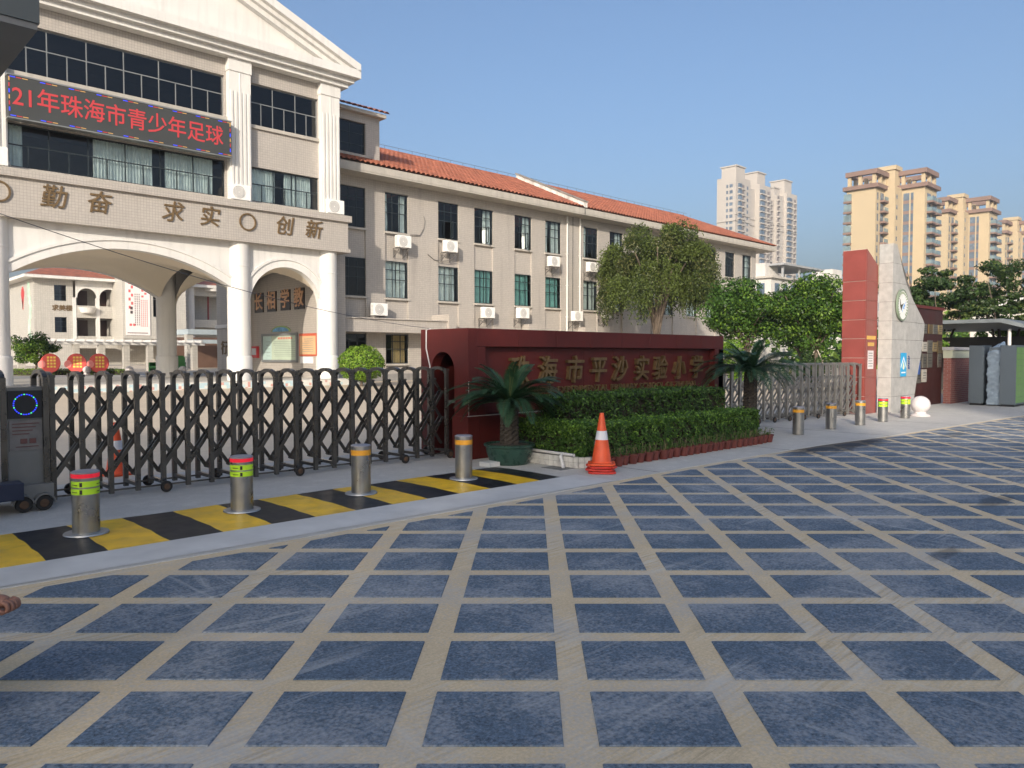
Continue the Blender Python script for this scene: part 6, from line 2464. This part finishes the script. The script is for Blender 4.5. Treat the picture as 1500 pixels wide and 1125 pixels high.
def yellow_tower(label, x, y, H, wl, wr, second):
    """front block with its lit side towards -X, balconies along the receding front"""
    t = thing("yellow_apartment_tower", label, "tower", (x, y, 0), group="yellow apartment towers")
    blk = [(x, y, x + 10.5, y + 9.0, H)]
    q = MB()
    q.box(x, y, 0, x + 8.5, y + 8.0, H)
    q.build("left_block", M_yel, t)
    q = MB()
    q.box(x + 6.0, y - 3.0, 0, x + 12.6, y + 3.0, H + 0.8)
    q.build("link_block", M_yel, t)
    xx, yy = x + 11.5, y - 9.0
    q = MB()
    q.box(xx, yy, 0, xx + 9.5, yy + 11.0, H + 0.6)
    q.build("right_block", M_yel, t)
    # side notch of windows and balconies, left block (-X face seen)
    w, r_, gl = MB(), MB(), MB()
    nf = int(H / 2.95)
    for f in range(5, nf - 1):
        z = H - 3.4 - (nf - 2 - f) * 2.95
        # far end balcony column on left block
        gl.box(x - 0.6, y + 6.6, z + 0.5, x - 0.01, y + 8.6, z + 2.5)
        r_.box(x - 0.7, y + 6.5, z - 0.1, x - 0.01, y + 8.7, z + 0.5)
        # front balconies of the left block
        gl.box(x + 3.2, y - 1.3, z + 0.2, x + 6.0, y - 1.2, z + 1.2)
        w.box(x + 3.4, y - 0.04, z + 0.2, x + 5.8, y - 0.01, z + 2.4)
        r_.box(x + 3.0, y - 1.4, z - 0.35, x + 6.2, y - 0.01, z + 0.2)
        w.box(x + 1.0, y - 0.04, z + 0.2, x + 1.9, y - 0.01, z + 2.2)
        w.box(x + 7.0, y - 3.05, z + 0.8, x + 7.8, y - 3.01, z + 2.0)
        # strip windows on the right block's lit side
        for (a, c) in ((4.1, 5.7), (3.0, 3.7)):
            w.box(xx - 0.05, yy + a, z + 0.7, xx - 0.01, yy + c, z + 2.75)
            r_.box(xx - 0.06, yy + a, z - 0.2, xx - 0.01, yy + c, z + 0.7)
        # balconies on the right block's front
        for (a, c) in ((1.6, 4.8), (6.0, 9.2)):
            gl.box(xx + a, yy - 1.5, z + 0.2, xx + c, yy - 1.4, z + 1.3)
            gl.box(xx + a, yy - 1.4, z + 0.2, xx + a + 0.08, yy - 0.01, z + 1.3)
            w.box(xx + a + 0.2, yy - 0.04, z + 0.2, xx + c - 0.2, yy - 0.01, z + 2.4)
            r_.box(xx + a - 0.1, yy - 1.6, z - 0.35, xx + c + 0.1, yy - 0.01, z + 0.2)
    stuff(w.build("windows", M_tw_win, t))
    stuff(r_.build("brown_bands", M_brn, t))
    stuff(gl.build("balcony_glass", M_ygl, t))
    # roof cornices, pergola frames
    for (x0, y0, x1, y1, h) in ((x, y, x + 8.5, y + 8.0, H), (xx, yy, xx + 9.5, yy + 11.0, H + 0.6)):
        q = MB()
        q.box(x0 - 1.0, y0 - 1.0, h, x1 + 0.6, y1 + 0.8, h + 1.1)
        q.build("roof_cornice", M_brn, t)
        q = MB()
        q.box(0, 0, 0, 0.9, 0.9, 2.8)
        me = q.mesh("roof_post", M_yel)
        for px in (x0 + 0.2, (x0 + x1) / 2, x1 - 0.8):
            for py2 in (y0 + 0.2, (y0 + y1) / 2, y1 - 1.0):
                link("roof_post", me, t, loc=(px, py2, h + 1.1))
        q = MB()
        q.box(x0 - 0.5, y0 - 0.5, h + 3.9, x1 + 0.3, y0 + 1.0, h + 5.2)
        q.box(x0 - 0.5, y1 - 1.2, h + 3.9, x1 + 0.3, y1 + 0.3, h + 5.2)
        q.box(x0 - 0.5, y0 + 1.0, h + 3.9, x0 + 1.0, y1 - 1.2, h + 5.2)
        q.box(x1 - 1.2, y0 + 1.0, h + 3.9, x1 + 0.3, y1 - 1.2, h + 5.2)
        q.build("roof_frame", M_brn, t)
    q = MB()
    q.box(x + 8.4, y - 2.0, H + 0.8, x + 12.6, y + 2.5, H + 6.0)
    q.box(x + 8.0, y - 2.4, H + 6.0, x + 13.0, y + 2.9, H + 7.2)
    q.build("lift_house", M_yel, t)
    return t
yellow_tower("nearest and tallest-looking yellow apartment tower behind the grey pylon", 221.9, 85.2, 48.3, 0, 0, True)
yellow_tower("second yellow apartment tower, stepping back right of the nearest one", 281.0, 84.5, 48.8, 0, 0, True)
yellow_tower("third yellow apartment tower, half cut off at the far right", 343.0, 83.0, 48.5, 0, 0, True)

# lower white houses between the wing and the pillar
def low_block(label, x0, y0, x1, y1, h, m):
    t = thing("low_white_house", label, "house", (x0, y0, 0), group="white houses beyond the trees")
    MB().box(x0, y0, 0, x1, y1, h).build("walls", m, t)
    MB().box(x0 - 0.5, y0 - 0.5, h, x1 + 0.5, y1 + 0.5, h + 0.3).build("roof_slab", M_cap, t)
    MB().box(x0 + 2, y0 + 2, h + 0.3, x0 + 6, y0 + 6, h + 2.6).build("stair_house", m, t)
    for k, xx in enumerate(np.arange(x0 + 1.2, x1 - 1.5, 2.6)):
        for z in np.arange(4.0, h - 2, 3.1):
            q = MB()
            q.box(xx, y0 - 0.06, z + 0.6, xx + 1.4, y0 - 0.01, z + 2.3)
            o = q.build("window", M_tw_win, t)
            q = MB()
            q.box(xx - 0.1, y0 - 0.5, z + 0.2, xx + 1.5, y0 - 0.07, z + 0.5)
            q.build("sill", m, o)
    for y in np.arange(y0 + 1, y1 - 1.5, 3.0):
        for z in np.arange(4.0, h - 2, 3.1):
            q = MB()
            q.box(x0 - 0.05, y, z + 0.6, x0 - 0.01, y + 1.3, z + 2.3)
            q.build("window", M_tw_win, t)
    return t
M_lw = mat("house_white", (0.55, 0.53, 0.50), 0.7, var=0.08, vs=0.4, streak=0.2)
t = low_block("white terrace house with open grey roof frame right behind the wing's end", 108.0, 56.5, 126.0, 66.0, 13.2, M_lw)
q = MB()
for x in (112.0, 117.5, 123.0):
    for y in (56.6, 62.0):
        q.box(x, y, 13.5, x + 0.3, y + 0.3, 15.4)
q.box(111, 56, 15.4, 125.0, 62.6, 15.7)
q.build("roof_frame", mat("grey_roof_frame", (0.3, 0.31, 0.32), 0.7, var=0.15), t)
low_block("small white house with flat roofs seen left of the red pillar", 140.0, 60.0, 152.0, 70.0, 15.0, M_lw)
low_block("low grey white house right beside the red pillar's edge", 160.0, 63.0, 174.0, 70.0, 14.6, mat("house_grey", (0.5, 0.5, 0.49), 0.7, var=0.1, vs=0.4, streak=0.3))
t = thing("tiled_roof_house", "low house with an orange tiled roof just above the green trees", "house", (82, 38, 0))
MB().box(76, 41.5, 0, 88, 50, 6.3).build("walls", M_lw, t)
q = MB()
q.add([(75.5, 41, 6.3), (88.5, 41, 6.3), (88.5, 50.5, 6.3), (75.5, 50.5, 6.3), (78, 45.7, 8.8), (86, 45.7, 8.8)], [(0, 1, 5, 4), (1, 2, 5), (2, 3, 4, 5), (3, 0, 4)])
q.build("roof", M_roof, t)
t = thing("white_awning_house", "bright white roofed shed behind the dark trees near the right edge", "shed", (62, 15, 0))
MB().box(60, 9.5, 0, 72, 16.5, 4.6).build("walls", M_lw, t)
q = MB()
q.prism([(9.0, 4.6), (17.0, 4.6), (17.0, 4.9), (13.0, 5.6), (9.0, 4.9)], 'x', 59.5, 72.5)
q.build("roof", M_white, t)
# a far belt of greenery closing the street end
P = np.zeros((26000, 3))
P[:, 0] = rng.uniform(75, 150, 26000)
P[:, 1] = rng.uniform(-25, 40, 26000)
hh = 3.4 + 1.4 * np.sin(P[:, 0] * 0.35) + 1.2 * np.sin(P[:, 1] * 0.5 + P[:, 0] * 0.13)
P[:, 2] = rng.random(26000) ** 0.7 * hh
N = unit(rng.normal(size=(26000, 3)) + np.array([-0.3, -0.3, 0.4]))
far = link("far_greenery", quads_mesh("far_greenery", leaf_quads(P, N, 0.9, 0.6), TREE_G, rng.integers(0, 3, 26000)))
stuff(far)

# ------------------------------------------------------------------ guardhouse at the left edge
t = thing("guardhouse", "guardhouse whose dark tiled canopy corner juts in at the upper left", "building", (-2.0, 7.5, 0))
GX = 1.20
M_gt = tile_mat("dark_canopy_tile", (0.11, 0.12, 0.115), (0.06, 0.06, 0.06), 0.42, 0.006, 0.35)
q = MB()
q.box(-5.0, 5.42, 3.62, GX, 7.4, 4.15)
q.build("canopy", M_gt, t)
q = MB()
q.box(-4.99, 5.43, 3.58, GX - 0.01, 7.39, 3.619)
q.build("soffit", mat("soffit_grey", (0.2, 0.2, 0.2), 0.8, var=0.15), t)
q = MB()
q.box(-4.0, 6.4, 0, -0.3, 7.3, 3.58)
q.build("walls", M_tile_pale, t)
q = MB()
q.box(-0.3, 6.5, 1.0, -0.27, 7.2, 2.2)
wn2 = q.build("window", M_frame, t)
MB().box(-0.268, 6.55, 1.05, -0.262, 7.15, 2.15).build("pane", M_glass_dark, wn2)

# ------------------------------------------------------------------ unseen blocks added behind the viewpoint, shaped to shade the street
Ld = np.array([0.82, 0.57]); Ld = Ld / np.linalg.norm(Ld)
Sd = np.array([-Ld[1], Ld[0]])          # to the left of the sunlight
def ts(tt, s):
    p = Ld * tt + Sd * s
    return (float(p[0]), float(p[1]))
TAN = math.tan(SUN_EL)
def shade_block(name, label, s0, s1, edge0, edge1, h, thick):
    """block whose roof edge throws its shadow to the distances edge0 (at s0) and edge1 (at s1)"""
    t = thing(name, label, "building", (*ts((edge0 + edge1) / 2 - h / TAN, (s0 + s1) / 2), 0))
    ta, tb = edge0 - h / TAN, edge1 - h / TAN
    poly = [ts(ta, s0), ts(tb, s1), ts(tb - thick, s1), ts(ta - thick, s0)]
    MB().prism(poly, 'z', 0, h).build("walls", M_lw, t)
    a, c = Vector((*poly[0], 0)), Vector((*poly[1], 0))
    L = (c - a).length
    d = (c - a).normalized()
    nn = Vector((Ld[0], Ld[1], 0))
    f = int(h / 3.2)
    n_ = int(L / 3.5)
    q = MB()
    for i in range(n_):
        for j in range(f):
            p = a + d * (i + 0.5) * L / n_ + Vector((0, 0, 0.9 + 3.2 * j))
            q.bar(p + nn * 0.03, p + nn * 0.03 + Vector((0, 0, 1.6)), 1.6, 0.06, up=tuple(nn))
    stuff(q.build("windows", M_tw_win, t))
    return t
shade_block("shade_block", "unseen pale block added behind the viewpoint to shade the school gate", 2.4, 16.5, 17.6, 11.0, 30.0, 12.0)
shade_block("shade_block", "unseen pale block added behind the viewpoint to shade the sign wall", -4.2, 2.3, 27.0, 24.0, 33.0, 12.0)
shade_block("low_shade_block", "unseen lower block added to leave a sunlit gap between taller blocks", -8.4, -4.3, 15.6, 15.6, 28.5, 10.0)  # added block, lower so that sun reaches the right-hand bollards
shade_block("shade_block", "unseen tall block added to shade the road beyond the sunlit gap", -17.0, -8.5, 37.0, 34.0, 34.0, 12.0)

# ------------------------------------------------------------------ person crouching at the left edge
def skin_chain(name, joints, edges, m, parent, subs=2, smooth=True):
    me = bpy.data.meshes.new(name)
    me.from_pydata([j[0] for j in joints], edges, [])
    o = bpy.data.objects.new(name, me)
    COL.objects.link(o)
    if parent is not None:
        o.parent = parent
    md = o.modifiers.new("skin", 'SKIN')
    md.use_smooth_shade = True
    sk = me.skin_vertices[0] if me.skin_vertices else None
    if sk is None:
        bpy.context.view_layer.objects.active = o
        sk = me.skin_vertices.new() if hasattr(me.skin_vertices, 'new') else me.skin_vertices[0]
    for i, j in enumerate(joints):
        sk.data[i].radius = (j[1], j[1])
    sk.data[0].use_root = True
    s2 = o.modifiers.new("smooth", 'SUBSURF')
    s2.levels = s2.render_levels = subs
    me.materials.append(m)
    return o
M_skin = mat("skin", (0.26, 0.125, 0.085), 0.55, var=0.08, vs=30)
M_jean = mat("blue_jeans", (0.10, 0.16, 0.27), 0.85, var=0.2, vs=25, bump=0.2, bs=200)
M_shirt = mat("pale_blue_shirt", (0.42, 0.50, 0.60), 0.8, var=0.1, vs=12)
M_hair = mat("black_hair", (0.012, 0.011, 0.011), 0.5, var=0.2, vs=60)
PR = np.array([math.sin(AZ), -math.cos(AZ), 0])     # the way the person faces
PL = np.array([math.cos(AZ), math.sin(AZ), 0])      # the person's left
P0 = PR * -2.33 + PL * 3.2
def W(f, l, u):
    p = P0 + PR * f + PL * l
    return (float(p[0]), float(p[1]), float(u - 0.045 * min(1.0, u / 0.4)))
per_ = thing("person", "person in pale shirt and blue jeans crouching at the left edge, fist on knee", "person", (float(P0[0]), float(P0[1]), 0))
off = -Vector(per_.location)
def place(o):
    o.location = off
    return o
legs_j, legs_e = [], []
j = [(W(-0.46, 0, 0.34), 0.155), (W(-0.43, 0.10, 0.32), 0.12), (W(-0.22, 0.15, 0.43), 0.092), (W(-0.02, 0.17, 0.50), 0.070), (W(-0.13, 0.165, 0.29), 0.062), (W(-0.25, 0.16, 0.10), 0.048),
     (W(-0.43, -0.10, 0.32), 0.12), (W(-0.22, -0.15, 0.43), 0.092), (W(-0.02, -0.17, 0.50), 0.070), (W(-0.13, -0.165, 0.29), 0.062), (W(-0.25, -0.16, 0.10), 0.048)]
place(skin_chain("jeans", j, [(0, 1), (1, 2), (2, 3), (3, 4), (4, 5), (0, 6), (6, 7), (7, 8), (8, 9), (9, 10)], M_jean, per_))
j = [(W(-0.47, 0, 0.42), 0.15), (W(-0.42, 0, 0.62), 0.15), (W(-0.33, 0, 0.82), 0.14), (W(-0.29, 0, 0.92), 0.07), (W(-0.33, 0.19, 0.84), 0.068), (W(-0.22, 0.24, 0.66), 0.056), (W(-0.06, 0.20, 0.565), 0.046), (W(0.005, 0.17, 0.56), 0.040),
     (W(-0.33, -0.19, 0.84), 0.068), (W(-0.24, -0.24, 0.66), 0.056), (W(-0.10, -0.20, 0.58), 0.046)]
place(skin_chain("shirt", j, [(0, 1), (1, 2), (2, 3), (2, 4), (4, 5), (5, 6), (6, 7), (2, 8), (8, 9), (9, 10)], M_shirt, per_))
# head and neck
j = [(W(-0.30, 0, 0.88), 0.06), (W(-0.275, 0, 0.96), 0.058), (W(-0.235, 0, 1.015), 0.078), (W(-0.225, 0, 1.08), 0.092), (W(-0.24, 0, 1.135), 0.085), (W(-0.185, 0, 1.0), 0.052)]
place(skin_chain("head", j, [(0, 1), (1, 2), (2, 3), (3, 4), (2, 5)], M_skin, per_))
j = [(W(-0.225, 0, 1.155), 0.085), (W(-0.262, 0, 1.135), 0.092), (W(-0.292, 0, 1.07), 0.078), (W(-0.292, 0, 1.01), 0.055)]
place(skin_chain("hair", j, [(0, 1), (1, 2), (2, 3)], M_hair, per_))
for s in (-1, 1):
    fcm = MB()
    fcm.lathe([(0.0, -0.007), (0.007, -0.004), (0.009, 0.0), (0.007, 0.004), (0.0, 0.007)], W(-0.176, 0.030 * s, 1.075), 10)
    place(fcm.build("eye", M_black, None)).parent = per_
    j = [(W(-0.236, 0.082 * s, 1.085), 0.018), (W(-0.236, 0.086 * s, 1.045), 0.016)]
    place(skin_chain("ear", j, [(0, 1)], M_skin, per_, subs=1))
j = [(W(-0.192, 0, 1.075), 0.016), (W(-0.170, 0, 1.045), 0.024)]
place(skin_chain("nose", j, [(0, 1)], M_skin, per_, subs=1))
j = [(W(-0.190, -0.020, 1.0), 0.010), (W(-0.184, 0, 1.001), 0.012), (W(-0.190, 0.020, 1.0), 0.010)]
place(skin_chain("mouth", j, [(0, 1), (1, 2)], mat("lips", (0.25, 0.08, 0.07), 0.5), per_, subs=1))
# right hand closed over the knee, knuckles forward
j = [(W(0.0, 0.17, 0.555), 0.030), (W(0.030, 0.17, 0.552), 0.031), (W(0.062, 0.165, 0.548), 0.034), (W(0.088, 0.16, 0.540), 0.030)]
place(skin_chain("hand", j, [(0, 1), (1, 2), (2, 3)], M_skin, per_))
for k in range(4):
    l = 0.125 + 0.023 * k
    ln = (0.8, 0.95, 1.0, 0.92)[k]
    j = [(W(0.078, l + 0.004, 0.555), 0.0115), (W(0.078 + 0.036 * ln, l, 0.548), 0.0110), (W(0.080 + 0.040 * ln, l, 0.522), 0.0100), (W(0.068 + 0.02 * ln, l + 0.002, 0.505), 0.0090), (W(0.060, l + 0.003, 0.512), 0.0080)]
    place(skin_chain("finger", j, [(0, 1), (1, 2), (2, 3), (3, 4)], M_skin, per_))
j = [(W(0.035, 0.137, 0.548), 0.014), (W(0.062, 0.112, 0.535), 0.0125), (W(0.088, 0.112, 0.520), 0.0105), (W(0.10, 0.125, 0.51), 0.009)]
place(skin_chain("thumb", j, [(0, 1), (1, 2), (2, 3)], M_skin, per_))
j = [(W(-0.08, -0.20, 0.575), 0.030), (W(-0.04, -0.185, 0.568), 0.033), (W(0.0, -0.175, 0.555), 0.034), (W(0.028, -0.17, 0.545), 0.029)]
place(skin_chain("hand", j, [(0, 1), (1, 2), (2, 3)], M_skin, per_))
for k in range(4):
    l = -0.135 - 0.023 * k
    ln = (0.92, 1.0, 0.95, 0.8)[k]
    j = [(W(0.018, l, 0.553), 0.0115), (W(0.018 + 0.04 * ln, l, 0.545), 0.0110), (W(0.03 + 0.048 * ln, l, 0.515), 0.0100), (W(0.028 + 0.042 * ln, l, 0.49), 0.0090)]
    place(skin_chain("finger", j, [(0, 1), (1, 2), (2, 3)], M_skin, per_))
j = [(W(-0.03, -0.155, 0.56), 0.014), (W(0.0, -0.122, 0.548), 0.0125), (W(0.03, -0.112, 0.53), 0.0105), (W(0.045, -0.118, 0.515), 0.009)]
place(skin_chain("thumb", j, [(0, 1), (1, 2), (2, 3)], M_skin, per_))
for s in (0.16, -0.16):
    j = [(W(-0.29, s, 0.055), 0.045), (W(-0.2, s, 0.05), 0.045), (W(-0.06, s, 0.042), 0.038)]
    place(skin_chain("shoe", j, [(0, 1), (1, 2)], mat("dark_shoe", (0.03, 0.03, 0.035), 0.6), per_))
# ------------------------------------------------------------------ light haze over the whole place
hz = MB()
hz.box(-1560, -1560, -1.2, 1960, 1960, 99.0)
M_hz = bpy.data.materials.new("pale_haze")
M_hz.use_nodes = True
_nt = M_hz.node_tree
_nt.nodes.remove(_nt.nodes['Principled BSDF'])
_v = node(_nt, 'ShaderNodeVolumePrincipled')
_v.inputs['Color'].default_value = (0.93, 0.95, 1.0, 1)
_v.inputs['Density'].default_value = 0.00055
_v.inputs['Anisotropy'].default_value = 0.3
_nt.links.new(_v.outputs[0], _nt.nodes['Material Output'].inputs['Volume'])
stuff(hz.build("haze", M_hz))
